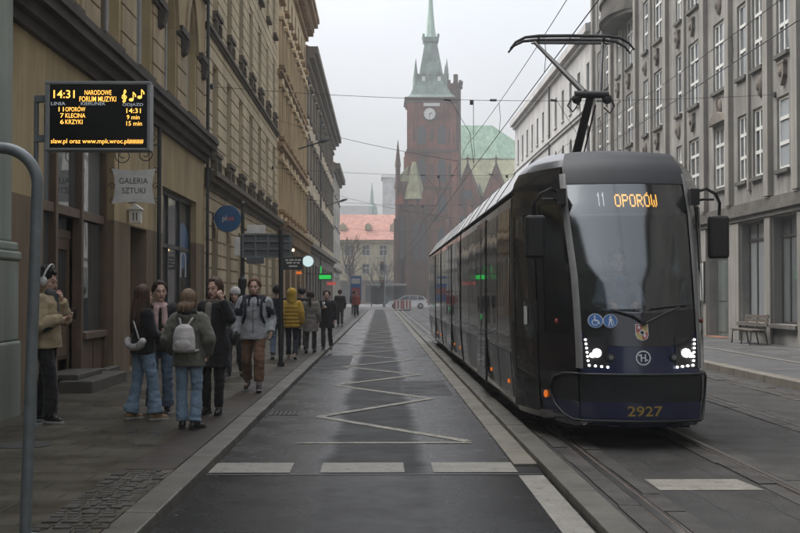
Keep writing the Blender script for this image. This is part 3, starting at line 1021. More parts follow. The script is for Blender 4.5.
F.cornice([(.12, 9.4, 9.5), (.2, 9.5, 9.62)], M['sand_dk'], name='string_course')
F.cornice([(.3, 16.8, 17.1), (.6, 17.1, 17.35), (.75, 17.35, 17.6)], M['sand_dk'], name='eaves')
F.roof(3, M['roof_grey'])

# ---- ornate ochre house
F = L3 = Facade('ornate_house', 'tall ochre house with pedimented windows and heavy bracketed roof cornice', 'L', XL, 61, 84, 20.4)
ct = [62.5 + 2.85 * k for k in range(8)]
rows3 = ((5.9, 2.3), (9.6, 2.4), (13.2, 2.2), (16.6, 1.7))
up = [(t - .55, t + .55, z, z + h) for t in ct for z, h in rows3]
gr_ = [(62 + 4.5 * k, 65 + 4.5 * k, .1, 4.0) for k in range(5)]
F.wall(up + gr_, [M['sand_gold'], M['sand_gold_dk']], bands=((4.6, 1),))
for o in up:
    F.window(o, M['dark_frame'], M['pane'], 2, (.66,), sill=(.28, .16, M['sand_gold_dk']))
for o in gr_:
    F.window(o, M['dark_frame'], M['shop_pane'], 3, (.75,), back=.2)
for t in ct:
    for z, h in rows3[:3]:
        def _pd(b, t=t, zt=z + h, z=z):
            b.box(t - .72, t - .56, -.02, .14, z, zt); b.box(t + .56, t + .72, -.02, .14, z, zt)
            b.box(t - .82, t + .82, -.02, .26, zt + .06, zt + .2)
            if z < 6 or z > 13:
                b.prism([(t - .86, -.02, zt + .204), (t + .86, -.02, zt + .204), (t, -.02, zt + .62)], (0, .24, 0))
            else:
                for i in range(6):
                    a0 = PI * i / 6; a1 = PI * (i + 1) / 6
                    b.prism([(t + .8 * math.cos(a0), -.02, zt + .2 + .4 * math.sin(a0)), (t + .8 * math.cos(a1), -.02, zt + .2 + .4 * math.sin(a1)), (t, -.02, zt + .2)], (0, .22, 0))
        F.part('window_surround', M['sand_gold'], _pd)
F.cornice([(.15, 4.6, 4.85), (.45, 4.85, 5.05), (.6, 5.05, 5.25)], M['sand_gold_dk'], dent=.7, dz=(4.3, 4.85, 0, .4))
F.cornice([(.1, 8.9, 9.0), (.3, 9.0, 9.2)], M['sand_gold_dk'], name='string_course')
F.cornice([(.1, 12.6, 12.7), (.25, 12.7, 12.85)], M['sand_gold_dk'], name='string_course')
F.cornice([(.2, 18.9, 19.3), (.6, 19.5, 19.8), (.85, 19.8, 20.1), (.95, 20.1, 20.4)], M['sand_gold_dk'], name='eaves', dent=.6, dz=(19.2, 19.52, 0, .55))
F.roof(3.2, M['roof_red'])
for bx in ((76, 77.2, -4, -3, 21, 24), (80, 80.8, -3, -2.2, 21, 23.6)):
    F.part('chimney', M['brick'], lambda b, bx=bx: b.box(*bx))

# ---- beige houses further down
F = L4 = Facade('beige_house', 'long beige house with plain windows and a dark overhanging cornice beyond the ornate one', 'L', XL - .05, 84, 135, 18.6)
ct = [86.5 + 4.1 * k for k in range(12)]
up = [(t - .7, t + .7, z, z + 2.3) for t in ct for z in (6.2, 10.2, 14.2)]
gr_ = [(t - 1.3, t + 1.3, .1 if k % 3 == 1 else .7, 3.9) for k, t in enumerate(ct)]
F.wall(up + gr_, [M['beige'], M['beige_dk']], bands=((4.7, 1),))
for o in up:
    F.window(o, M['white_frame'], M['pane'], 2, (.66,), sill=(.2, .14, M['beige_dk']))
for o in gr_:
    F.window(o, M['dark_frame'], M['shop_pane'], 3, (.75,), back=.2)
for o in up:
    F.part('window_surround', M['beige_dk'], lambda b, o=o: (b.box(o[0] - .22, o[0] - .01, -.02, .10, o[2], o[3]), b.box(o[1] + .01, o[1] + .22, -.02, .10, o[2], o[3]), b.box(o[0] - .3, o[1] + .3, -.02, .24, o[3] + .05, o[3] + .3)))
F.cornice([(.15, 4.7, 4.95), (.45, 4.95, 5.3)], M['beige_dk'])
F.cornice([(.3, 17.4, 17.8), (.65, 17.8, 18.15), (.9, 18.15, 18.6)], M['beige_dk'], name='eaves')
F.roof(3, M['roof_red'])
for bx in ((90, 91.4, -2.6, -1.8, 18.6, 21.6), (97, 98, -3.5, -2.6, 18.6, 22)):
    F.part('chimney', M['brick'], lambda b, bx=bx: b.box(*bx))
b = F.mb(); b.tube([(104, .14, .2), (104, .14, 18)], .08, 8); b.build('drainpipe', M['steel_dk'], F.root)

F = L5 = Facade('end_house', 'pale narrow house at the far end of the left row', 'L', XL, 135, 156, 16.0)
ct = [137.6 + 4.0 * k for k in range(5)]
up = [(t - .7, t + .7, z, z + 2.1) for t in ct for z in (5.6, 9.2, 12.6)]
gr_ = [(t - 1.4, t + 1.4, .6, 3.6) for t in ct]
F.wall(up + gr_, [M['pale']])
for o in up + gr_:
    F.window(o, M['white_frame'], M['pane'], 2, (.66,), sill=(.15, .12, M['beige_dk']))
F.cornice([(.3, 15.0, 15.4), (.7, 15.4, 16.0)], M['beige_dk'], name='eaves')
F.cornice([(.3, 4.2, 4.5)], M['beige_dk'])
F.roof(3, M['roof_red'])

# ---- grey stone house on the right
XR = 12.0
F = R1 = Facade('grey_stone_house', 'large grey stone office house with tall pilasters, paired windows and small relief ornaments', 'R', XR, -40, 68.7, 22.0)
cols_ = [(36.35, 1.1, 0), (38.75, 1.1, 0), (40.45, 1.05, 0), (43.1, 1.7, 1), (46.75, 1.5, 0), (49.05, .9, 0), (52.75, 1.5, 0), (55.2, 1.0, 0), (58.85, 1.6, 0), (61.5, 1.0, 0), (64.6, 1.5, 0), (67.0, 1.0, 0),
         (33.6, .95, 0), (30.2, .95, 0), (28.4, .95, 0), (24.8, 1.7, 1)]
colsb = [(t, 1.6, 0) for t in range(-36, 22, 9)]
rowsR = ((5.38, 2.2), (8.85, 2.45), (12.6, 2.3), (16.1, 2.1))
up = [(t - w_ / 2, t + w_ / 2, z, z + h) for t, w_, k in cols_ for z, h in rowsR]
upb = [(t - w_ / 2, t + w_ / 2, z, z + h) for t, w_, k in colsb for z, h in rowsR[:2]]
gr_ = [(35.0, 37.3, .75, 4.0), (38.0, 40.6, .75, 4.0), (41.9, 44.7, .1, 3.85), (45.5, 47.2, .75, 4.0), (48, 50.4, .75, 4), (52, 54.4, .75, 4), (56.5, 59, .75, 4), (61, 63.5, .75, 4),
       (29.5, 33.0, .75, 4.0), (24, 27.5, .75, 4.0), (18, 21.5, .75, 4.0), (12, 15.5, .75, 4.0), (0, 4, .75, 4), (-12, -8, .75, 4), (-24, -20, .75, 4), (-36, -32, .75, 4)]
F.wall(up + upb + gr_, [M['grey']], reveal=.30)
for k, o in enumerate(up):
    wide = o[1] - o[0] > 1.3
    F.window(o, M['white_frame'], M['pane_grey'], (3 if o[1] - o[0] > 1.65 else 2) if wide else (2 if k % 3 else 1), (.36, .7), fw=.10, sill=(.1, .12, M['grey_dk']), back=.07)
for o in upb:
    F.window(o, M['white_frame'], M['pane_grey'], 2, (.7,), fw=.07, back=.2)
for o in gr_:
    if o[2] > .5:
        F.window(o, M['dark_frame'], M['shop_pane'], 3 if o[1] - o[0] < 3 else 4, (.82,), fw=.08, back=.25, sill=(.16, .12, M['grey_dk']))
for t in (34.9, 37.55, 41.75, 44.95, 50.95, 56.95, 63.05, 68.45):
    F.part('pilaster', M['grey_lt'], lambda b, t=t: (b.box(t - .24, t + .24, -.02, .17, 4.65, 18.59), b.box(t - .30, t + .30, -.02, .22, 18.594, 18.9), b.box(t - .24, t + .24, -.02, .17, 18.904, 19.6)), bevel=.02)
for t in (47.95, 53.95, 60.2, 65.9, 39.6):
    F.part('lesene', M['grey_lt'], lambda b, t=t: b.box(t - .10, t + .10, -.02, .10, 5.0, 19.4), bevel=.02)
for a, c in ((34.55, 34.93), (37.37, 37.93), (40.67, 41.83), (44.77, 45.43), (47.27, 47.93), (50.5, 51.9), (54.5, 56.4), (59.1, 60.9), (63.6, 65)):
    F.part('ground_floor_pier', M['grey_lt'], lambda b, a=a, c=c: b.box(a, c, -.02, .10, .1, 4.02), bevel=.02)
F.cornice([(.14, 4.04, 4.2), (.22, 4.2, 4.34), (.10, 4.34, 4.62)], M['grey_dk'])
for tv in (36.2, 38.4, 43.1, 46.75, 49.05, 52.75, 55.2, 58.85, 61.5, 64.6):
    for z in (8.2, 11.85, 15.5):
        def _or(b, t=tv, z=z):
            if int(t * 3 + z) % 2:
                b.ell((t, .02, z), (.26, .11, .34), 14, 8); b.ell((t, .08, z), (.12, .1, .17), 10, 6)
            else:
                b.prism([(t - .24, -.02, z + .3), (t + .24, -.02, z + .3), (t + .26, -.02, z - .05), (t, -.02, z - .36), (t - .26, -.02, z - .05)], (0, .14, 0))
                b.ell((t, .11, z + .04), (.13, .08, .15), 10, 6); b.box(t - .3, t + .3, -.02, .13, z + .3, z + .37)
        F.part('relief_ornament', M['grey_relief'], _or)
for tv in (43.1, 24.8):     # little gable over the wide first floor window
    F.part('window_gable', M['grey_relief'], lambda b, t=tv: (b.prism([(t - 1.0, -.02, 7.66), (t + 1.0, -.02, 7.66), (t + .55, -.02, 7.95), (t + .2, -.02, 8.05), (t, -.02, 8.6), (t - .2, -.02, 8.05), (t - .55, -.02, 7.95)], (0, .2, 0))))
# bowed balcony near the far corner, moulded parapet
def _bal(b):
    for z0, z1, r in ((14.9, 15.1, .9), (15.1, 15.25, 1.1), (15.25, 16.0, .95), (16.0, 16.12, 1.08)):
        n = 14
        for i in range(n):
            f0 = -1 + 2 * i / n; f1 = -1 + 2 * (i + 1) / n
            o0 = r * (1 - f0 * f0) ** .6; o1 = r * (1 - f1 * f1) ** .6
            t0 = 60.2 + 3.0 * f0; t1 = 60.2 + 3.0 * f1
            b.add([(t0, -.02, z0), (t1, -.02, z0), (t1, o1 + .02, z0), (t0, o0 + .02, z0), (t0, -.02, z1), (t1, -.02, z1), (t1, o1 + .02, z1), (t0, o0 + .02, z1)],
                  [(0, 1, 2, 3), (4, 5, 6, 7), (3, 2, 6, 7)])
F.part('balcony', M['grey_dk'], _bal)
F.cornice([(.25, 19.6, 19.9), (.5, 19.9, 20.3), (.7, 20.3, 20.6)], M['grey_dk'], name='eaves')
F.roof(3.4, M['roof_grey'])
def _dd(b):
    b.box(41.9, 42.02, -.38, -.28, .1, 3.85); b.box(44.58, 44.7, -.38, -.28, .1, 3.85); b.box(42.02, 44.58, -.38, -.28, 2.9, 3.02)
    b.box(42.02, 43.28, -.36, -.30, .1, 2.9); b.box(43.31, 44.58, -.36, -.30, .1, 2.9); b.box(42.02, 44.58, -.36, -.30, 3.02, 3.85)
    for t in (42.15, 43.45):
        b.box(t, t + 1.0, -.305, -.285, .3, 1.2); b.box(t, t + 1.0, -.305, -.285, 1.4, 2.75)
F.part('door', M['green_grey_dk'], _dd)
F.part('doormat', M['mat_brown'], lambda b: b.box(42.1, 44.5, -.24, .3, .129, .15))

# ---- white house beyond
F = R2 = Facade('white_house', 'off-white house with arched windows and a flat parapet beyond the grey stone one', 'R', XR, 68.75, 109, 16.9)
ct = [70.6 + 3.25 * k for k in range(12)]
up = []
for k, t in enumerate(ct):
    up.append((t - .55, t + .55, 5.2, 7.4)); up.append((t - .55, t + .55, 8.8, 11.4, .55, 'round')); up.append((t - .5, t + .5, 13.0, 15.0))
gr_ = [(t - .9, t + .9, .7, 3.6) for t in ct[::1]]
F.wall(up + gr_, [M['whitish']])
for o in up + gr_:
    F.window(o, M['dark_frame'], M['pane'], 2, (.6,), sill=(.1, .1, M['whitish']))
F.cornice([(.12, 12.1, 12.3), (.2, 12.3, 12.45)], M['whitish'], name='string_course')
F.cornice([(.12, 4.3, 4.6)], M['whitish'], name='string_course')
F.cornice([(.2, 16.2, 16.45), (.45, 16.45, 16.9)], M['whitish'], name='eaves')
F.roof(2.5, M['roof_grey'])
b = F.mb(); b.tube([(86.0, .12, .2), (86.0, .12, 16.3)], .07, 8); b.build('drainpipe', M['steel_dk'], F.root)

# ---- red roofed house closing the street, roofs and towers in the haze behind it
F = EH = Facade('red_roofed_house', 'pale yellow house with a red tiled roof across the end of the street', 'F', 205, -28, 9, 10.6, depth=12, base=-.03)
M['pale_yellow'] = plaster('pale_yellow_render', (.40, .36, .25))
up = [(-26.2 + 2.9 * k, -24.9 + 2.9 * k, z, z + 1.7) for k in range(12) for z in (4.9, 8.0)]
gr_ = [(-26.4 + 4 * k, -23.4 + 4 * k, .2, 3.0) for k in range(9)]
F.wall(up + gr_, [M['pale_yellow'], M['beige_dk']], bands=((3.6, 1),))
for o in up:
    F.window(o, M['white_frame'], M['pane'], 2, (.6,))
for o in gr_:
    F.window(o, M['dark_frame'], M['shop_pane'], 3, (.8,))
F.cornice([(.3, 10.2, 10.6)], M['pale_yellow'], name='eaves')
F.cornice([(.2, 3.6, 3.9)], M['beige_dk'])
F.roof(4.6, M['roof_red'], over=.5)
for x in (-6.2, -2.0, 2.2):
    b = MB(); b.prism([(x - .55, 201.5 + 5.2, 12.3), (x + .55, 206.7, 12.3), (x + .55, 206.7, 13.1), (x, 206.7, 13.6), (x - .55, 206.7, 13.1)], (0, 2.4, 0)); b.build('dormer', M['pale_yellow'], F.root)
def plain_block(name, label, x0, x1, y0, y1, h, m, roof=0, cat='building', rm=None):
    rt = thing(name, label, cat, ((x0 + x1) / 2, (y0 + y1) / 2, -.03))
    b = MB().box(x0, x1, y0, y1, -.03, h); b.build('wall', m, rt)
    if roof:
        b = MB(); b.prism([(x0 - .3, y0 - .3, h + .004), (x0 - .3, y1 + .3, h + .004), (x0 - .3, (y0 + y1) / 2, h + roof)], (x1 - x0 + .6, 0, 0)); b.build('roof', rm or M['roof_red'], rt)
    for x in [x0 + 1.5 + 3 * i for i in range(int((x1 - x0 - 1.5) / 3))]:
        z = 3
        while z < h - 2.5:
            b = MB().box(x, x + 1.2, y0 - .02, y0 + .1, z, z + 1.7); b.build('window', M['pane'], rt); z += 4.2
    return rt
plain_block('distant_house', 'far grey roofed house showing above the left part of the red roof', -22, -3, 300, 312, 20, M['beige_dk'], 3.5, rm=M['roof_grey'])
plain_block('distant_block', 'far pale block rising left of the church tower above the red roof', .6, 4.6, 300, 310, 30.0, M['whitish'], 1.2, rm=M['roof_grey'])
rt = thing('distant_steeple', 'slim spire far off in the haze above the red roof', 'tower', (-2.2, 330, -.03))
MB().box(-3.6, -.8, 328.6, 331.4, -.03, 23).build('wall', M['copper_dk'], rt)
b = MB(); b.tube([(-2.2, 330, 23), (-2.2, 330, 25), (-2.2, 330, 26), (-2.2, 330, 31.5)], [1.6, 1.3, .6, .05], 8); b.build('spire', M['copper_dk'], rt)

# ================================================================ the church
CH = thing('brick_church', 'dark red brick church with a tall clock tower and green copper spire in the haze', 'church', (7.6, 183, -.03))
def cpart(name, m, fn, smooth=False, parent=None):
    b = MB(); fn(b); return b.build(name, m, parent or CH, smooth=smooth)
TX0, TX1, TY0, TY1 = 4.15, 11.0, 180, 187
TC = (TX0 + TX1) / 2
def _t(b):
    b.box(TX0, TX1, TY0, TY1, -.03, 30.2)
    for x in (TX0, TX1):
        for y in (TY0, TY1):
            b.box(x - .55, x + .55, y - .55, y + .55, -.03, 22.4)
    for x0, x1 in ((TX0 - .2, TX0 + .7), (TX1 - .7, TX1 + .2)):
        b.box(x0, x1, TY0 - .2, TY0 + .3, 22.5, 29.6)
cpart('tower', M['brick'], _t)
for z in (6.5, 12.4, 17.0, 22.4, 29.7):
    cpart('stone_band', M['brick_dk'], lambda b, z=z: b.box(TX0 - .3, TX1 + .3, TY0 - .3, TY1 + .3, z, z + .4))
cpart('tower_cornice', M['brick_dk'], lambda b: b.box(TX0 - .55, TX1 + .55, TY0 - .55, TY1 + .55, 30.104, 30.45))
for x in (TC - 1.5, TC + 1.5):
    for z0, z1 in ((23.6, 26.4), (18, 21.5), (13.6, 16.4), (8, 11.5)):
        def _lw(b, x=x, z0=z0, z1=z1):
            pr = arch(x - .62, x + .62, z1 - .9, .9, 'pointed', 8)
            pts = [(x - .62, TY0 - .12, z0)] + [(u, TY0 - .12, v) for u, v in pr] + [(x + .62, TY0 - .12, z0)]
            b.prism(pts, (0, .2, 0))
        cpart('tower_window', M['steel_dk'], _lw)
# clock
M['clock_white'] = mat('clock_dial', (.62, .62, .58), .6, .05, 3)
ck = cpart('clock', M['clock_white'], lambda b: b.disc((TC - .3, TY0 - .30, 28.0), .86, 'y', .16, 28))
def _hands(b):
    c = Vector((TC - .3, TY0 - .41, 28.0))
    for an, l_, w_ in ((R(75), .42, .09), (R(186), .66, .06)):
        d = Vector((math.sin(an), 0, math.cos(an))); n_ = Vector((d.z, 0, -d.x)) * w_
        b.prism([c - n_, c + n_, c + d * l_ + n_ * .4, c + d * l_ - n_ * .4], (0, -.03, 0))
    for k in range(12):
        a_ = 2 * PI * k / 12
        b.box(c.x + .73 * math.sin(a_) - .04, c.x + .73 * math.sin(a_) + .04, c.y - .005, c.y + .02, c.z + .73 * math.cos(a_) - .04, c.z + .73 * math.cos(a_) + .04)
cpart('clock_hands', M['steel_dk'], _hands, parent=ck)
cpart('clock_ring', M['brick_dk'], lambda b: b.disc((TC - .3, TY0 - .24, 28.0), 1.0, 'y', .16, 28), parent=ck)
cpart('stone_plaque', M['clock_white'], lambda b: b.box(TC - 1.2, TC + 1.2, TY0 - .26, TY0 - .05, 29.15, 29.62))
# spire: flared square skirt, steep shaft, little gallery, needle
def sq(b, rows, cx, cy_):
    vs = []; fs = []
    for z, h in rows:
        vs += [(cx - h, cy_ - h, z), (cx + h, cy_ - h, z), (cx + h, cy_ + h, z), (cx - h, cy_ + h, z)]
    for i in range(len(rows) - 1):
        for k in range(4):
            fs.append((4 * i + k, 4 * i + (k + 1) % 4, 4 * i + 4 + (k + 1) % 4, 4 * i + 4 + k))
    fs.append((3, 2, 1, 0)); e = 4 * (len(rows) - 1); fs.append((e, e + 1, e + 2, e + 3))
    b.add(vs, fs)
TY = (TY0 + TY1) / 2
sp = cpart('spire_skirt', M['copper_dk'], lambda b: sq(b, [(30.45, 3.6), (31.0, 3.1), (32.4, 2.55), (34.2, 2.1)], TC, TY))
for sx_ in (-1, 1):
    for sy in (-1, 1):
        cpart('pinnacle', M['copper_dk'], lambda b: b.tube([(TC + 2.3 * sx_, TY + 2.3 * sy, 32.2), (TC + 2.3 * sx_, TY + 2.3 * sy, 34.0), (TC + 2.3 * sx_, TY + 2.3 * sy, 36.4)], [.32, .3, .03], 6))
for x in (-1.15, 0, 1.15):
    lu = cpart('lucarne', M['copper_dk'], lambda b: (b.box(TC + x - .36, TC + x + .36, TY - 2.35, TY - 1.2, 32.8, 34.0), b.prism([(TC + x - .45, TY - 2.42, 34.0), (TC + x + .45, TY - 2.42, 34.0), (TC + x, TY - 2.42, 34.7)], (0, 1.2, 0))))
    if x: cpart('opening', M['clock_white'], lambda b: b.box(TC + x - .24, TC + x + .24, TY - 2.38, TY - 2.2, 33.0, 33.75), parent=lu)
cpart('spire_shaft', M['copper_dk'], lambda b: sq(b, [(34.2, 1.75), (36, 1.45), (39.0, .92)], TC, TY))
M['copper_pale'] = plaster('pale_copper', (.36, .48, .41), var=.15)
def _gal(b):
    sq(b, [(39.0, .9), (39.3, 1.15), (39.9, 1.2), (39.95, .8)], TC, TY)
    for a_ in range(4):
        b.ell((TC + (1.1 if a_ in (0, 1) else -1.1), TY + (1.1 if a_ in (0, 2) else -1.1), 40.1), (.2, .2, .35), 8, 5)
cpart('spire_gallery', M['copper_dk'], _gal)
cpart('spire_needle', M['copper_pale'], lambda b: b.tube([(TC, TY, 39.9), (TC, TY, 41.2), (TC, TY, 44), (TC, TY, 47.4), (TC, TY, 49.5)], [.92, .66, .42, .2, .03], 8))
# stair turret on the right of the tower
def _tu(b):
    b.tube([(11.0, 181.2, 0), (11.0, 181.2, 31.8), (11.0, 181.2, 31.9), (11.0, 181.2, 32.6)], [.95, .95, 1.2, 1.2], 8)
    for k in range(8):
        b.box(11.0 + 1.1 * math.cos(PI * k / 4) - .15, 11.0 + 1.1 * math.cos(PI * k / 4) + .15, 181.2 + 1.1 * math.sin(PI * k / 4) - .15, 181.2 + 1.1 * math.sin(PI * k / 4) + .15, 32.6, 33.1)
    b.tube([(11.2, 181.4, 32.6), (11.2, 181.4, 34.1)], .34, 6)
cpart('stair_turret', M['brick_dk'], _tu)
# the aisle at the left with its steep pale roof
def _la(b):
    b.box(2.35, 4.1, 179.0, 192, -.03, 18.0)
    b.box(4.1, 7.2, 178.6, 180, -.03, 15.4)
    for x in (2.35, 4.0, 7.0):
        b.box(x - .35, x + .35, 178.0, 179.2, -.03, 12.5)
cpart('side_aisle', M['brick_dk'], _la)
cpart('aisle_roof', M['olive_roof'], lambda b: (b.tube([(5.0, 179.3, 15.4), (5.0, 179.3, 18.4), (5.0, 179.3, 20.9)], [1.7, 1.0, .3], 6), b.prism([(2.2, 179.0, 18.004), (4.12, 179.0, 18.004), (4.12, 179.0, 20.4)], (0, 13, 0))))
cpart('aisle_pinnacle', M['brick_dk'], lambda b: b.tube([(2.6, 178.8, 12), (2.6, 178.8, 20), (2.6, 178.8, 20.2), (2.6, 178.8, 24.0)], [.35, .35, .45, .03], 6))
for x in (3.2, 5.3, 6.3):
    def _w(b, x=x):
        pr = arch(x - .35, x + .35, 11.5, .8, 'pointed', 8)
        b.prism([(x - .35, 178.5, 6.5)] + [(u, 178.5, v) for u, v in pr] + [(x + .35, 178.5, 6.5)], (0, .6, 0))
    cpart('aisle_window', M['steel_dk'], _w)
# nave to the right of the tower: copper ridge over a lichen yellow roof, two brick gables
cpart('nave', M['brick_dk'], lambda b: b.box(11.1, 34, 184, 200, -.03, 14.6))
def _nr(b):
    b.add([(11.15, 183.4, 14.6), (34, 183.4, 14.6), (34, 188.9, 22.5), (11.15, 188.9, 22.5)], [(0, 1, 2, 3)])
    b.add([(11.15, 199.4, 14.6), (34, 199.4, 14.6), (34, 195.2, 22.5), (11.15, 195.2, 22.5)], [(0, 1, 2, 3)])
cpart('nave_roof', M['olive_roof'], _nr)
def _ng(b):
    b.add([(18.4, 188.7, 22.45), (18.4, 195.4, 22.45), (17.6, 192, 28.0), (11.2, 188.7, 22.45), (11.2, 195.4, 22.45), (11.2, 192, 28.0)],
          [(0, 1, 2), (3, 5, 4), (0, 2, 5, 3), (1, 4, 5, 2), (0, 3, 4, 1)])
    b.add([(18.3, 188.72, 22.45), (34, 188.72, 22.45), (34, 195.38, 22.45), (18.3, 195.38, 22.45), (17.6, 192, 27.98), (25, 192, 23.0)],
          [(0, 1, 5, 4), (3, 2, 5, 4), (1, 2, 5)])
cpart('nave_ridge', M['copper'], _ng)
for gx in (12.9, 17.1):
    def _g(b, x=gx):
        b.prism([(x - 2.0, 180.6, -.03), (x + 2.0, 180.6, -.03), (x + 2.0, 180.6, 15.2), (x, 180.6, 20.7), (x - 2.0, 180.6, 15.2)], (0, 3.4, 0))
        b.box(x - 2.3, x - 1.75, 180.2, 181, -.03, 16); b.box(x + 1.75, x + 2.3, 180.2, 181, -.03, 16)
    cpart('gable', M['brick'], _g)
    cpart('gable_coping', M['brick_dk'], lambda b, x=gx: [b.prism([(x, 180.3, 20.75), (x, 180.3, 21.1), (x + s_ * 2.2, 180.3, 15.4), (x + s_ * 2.2, 180.3, 15.0)], (0, .5, 0)) for s_ in (-1, 1)] + [b.tube([(x, 180.5, 20.8), (x, 180.5, 22.1)], [.16, .05], 6), b.box(x - .3, x + .3, 180.42, 180.58, 21.5, 21.66)] and None)
    def _gw(b, x=gx):
        for dx, z0, z1 in ((-.75, 7, 13.2), (.75, 7, 13.2)):
            pr = arch(x + dx - .5, x + dx + .5, z1 - .8, .8, 'pointed', 8)
            b.prism([(x + dx - .5, 180.45, z0)] + [(u, 180.45, v) for u, v in pr] + [(x + dx + .5, 180.45, z0)], (0, .3, 0))
        b.disc((x, 180.55, 16.2), .7, 'y', .2, 16)
    cpart('gable_window', M['steel_dk'], _gw)
for x in (15.0, 19.2):
    cpart('roof_dormer', M['copper_dk'], lambda b: b.prism([(x - .5, 184.6, 16.8), (x + .5, 184.6, 16.8), (x, 184.6, 18.2)], (0, 2.4, 0)))

# niches and buttresses that break up the brickwork
for z0, z1 in ((24.0, 25.9), (18.4, 20.8), (2.0, 5.2)):
    for x in (TX0 + .75, TC, TX1 - .75):
        def _ni(b, x=x, z0=z0, z1=z1):
            pr = arch(x - .28, x + .28, z1 - .5, .5, 'pointed', 8)
            b.prism([(x - .28, TY0 - .06, z0)] + [(u, TY0 - .06, v) for u, v in pr] + [(x + .28, TY0 - .06, z0)], (0, .1, 0))
        cpart('blind_niche', M['brick_dk'], _ni)
for x in (TX0 + 1.2, TX1 - 1.2):
    cpart('tower_buttress', M['brick'], lambda b, x=x: (b.box(x - .3, x + .3, TY0 - 1.0, TY0 - .002, -.03, 11.5), b.prism([(x - .3, TY0 - 1.0, 11.504), (x - .3, TY0 - .01, 11.504), (x - .3, TY0 - .01, 13.0)], (.6, 0, 0))))
for x in (2.9, 4.7, 6.4):
    cpart('aisle_gablet', M['brick'], lambda b, x=x: b.prism([(x - .8, 178.45, 14.6), (x + .8, 178.45, 14.6), (x, 178.45, 17.0)], (0, .4, 0)))
for x in (11.6, 15.0, 19.4):
    cpart('nave_buttress', M['brick_dk'], lambda b, x=x: (b.box(x - .4, x + .4, 179.6, 183.99, -.03, 9.5), b.box(x - .35, x + .35, 181.5, 183.99, 9.504, 14)))

# ================================================================ the tram
M['t_black'] = mat('tram_black_lacquer', (.011, .0112, .0125), .2, .3, 1.5, spec=.5, coat=.35, rvar=.08, streak=.3)
M['t_panel'] = mat('tram_dark_grey_panel', (.018, .018, .019), .26, .35, 1.2, streak=.3, spec=.5, coat=.25, rvar=.08)
M['t_glass'] = pane_mat('tram_tinted_glass', (.013, .0135, .013), rough=.03, rnd=.12, spec=.8)
M['t_glass_door'] = pane_mat('tram_door_glass', (.028, .028, .026), rough=.04, rnd=.1)
M['t_blue'] = mat('tram_navy_lacquer', (.012, .018, .062), .2, .12, 3, coat=.6)
M['t_grey'] = mat('tram_grey_cap', (.032, .035, .038), .5, .12, 2, spec=.2, rvar=.05)
M['t_bumper'] = mat('tram_bumper_grey', (.022, .0235, .025), .45, .25, 4, fine=.15, spec=.35)
M['t_silver'] = mat('tram_silver_trim', (.19, .19, .188), .5, .12, 6, spec=.3)
M['t_fairing'] = mat('tram_silver_fairing', (.78, .80, .82), .34, .12, 1.5, metal=0, streak=.2)
M['rubber'] = mat('black_rubber', (.012, .012, .012), .6, .2, 8)
M['under'] = mat('underframe', (.012, .011, .010), .7, .3, 6)
M['wind'] = clear_glass('windscreen_glass', (.66, .69, .70), .085)
M['lamp_white'] = mat('lit_white_lamp', (1, .97, .92), emit=4.5)
M['lamp_led'] = mat('lit_white_led', (1, .96, .95), emit=2.6)
M['led_orange'] = mat('lit_orange_led', (1, .47, .08), emit=1.6)
M['led_white'] = mat('lit_white_matrix', (.8, .85, .9), emit=.8)
M['led_amber'] = mat('lit_amber_marker', (1, .22, .02), emit=.45)
M['led_green'] = mat('lit_green_button', (.05, 1, .25), emit=.12)
M['gold'] = mat('gold_numerals', (.36, .24, .055), .45, .1, 8)
M['decal_blue'] = mat('blue_decal', (.045, .14, .36), .4, .1, 8)
M['decal_white'] = mat('white_decal', (.62, .65, .68), .45, .08, 8)
M['decal_red'] = mat('red_decal', (.36, .075, .06), .45, .1, 8)
M['decal_yellow'] = mat('yellow_decal', (.46, .37, .13), .45, .1, 8)
M['interior'] = mat('dark_interior', (.02, .02, .021), .7, .2, 4)
M['seat'] = mat('seat_cloth', (.03, .035, .05), .9, .2, 20)
M['paper'] = mat('white_notice', (.5, .5, .48), .7, .05, 9)
M['lens'] = mat('dark_lens', (.02, .02, .024), .1, 0, 3, coat=.5)

T = thing('tram', 'black and navy low floor tram with lit headlights and a raised pantograph', 'tram', (2.82, 13.15, 0))
def tp(name, m, fn, smooth=False, bevel=0, parent=None, angle=None):
    b = MB(); fn(b); return b.build(name, m, parent or T, smooth=smooth, bevel=bevel, world=False, angle=angle)
ROWS = [(.20, .10, .60, 1.06), (.30, .02, .64, 1.12), (.74, -.005, .655, 1.16), (.82, .0, .645, 1.17), (1.1, .03, .645, 1.18), (1.5, .14, .652, 1.18),
        (1.87, .26, .66, 1.18), (2.58, .62, .70, 1.18), (3.0, .88, .70, 1.16), (3.15, 1.0, .69, 1.08), (3.33, 1.25, .62, .90), (3.40, 1.7, .45, .70)]
TAP = 2.25; BUL = .17
def prof(z):
    if z <= ROWS[0][0]: return ROWS[0][1:]
    for p, q in zip(ROWS[:-1], ROWS[1:]):
        if z <= q[0]:
            f = (z - p[0]) / (q[0] - p[0])
            return tuple(p[k] + (q[k] - p[k]) * f for k in (1, 2, 3))
    return ROWS[-1][1:]
def S(v, z, off=0.0):
    yf, hw, hF = prof(z)
    return (hw * v * (1 + off * .6), yf + BUL * v * v - off, z)
def Sx(x, z, off=0.0):
    return S(x / prof(z)[1], z, off)
def Tt(sd, u, z, off=0.0):
    yf, hw, hF = prof(z)
    y0 = yf + BUL
    x = hw + (hF - hw) * (1 - (1 - u) ** 1.35); y = y0 + (TAP - y0) * u
    return (sd * (x + off), y - off * .3, z)
V = [-1 + 2 * i / 16 for i in range(17)]
def zr(a, c, n=8): return [a + (c - a) * i / n for i in range(n + 1)]
U = [i / 8 for i in range(9)]
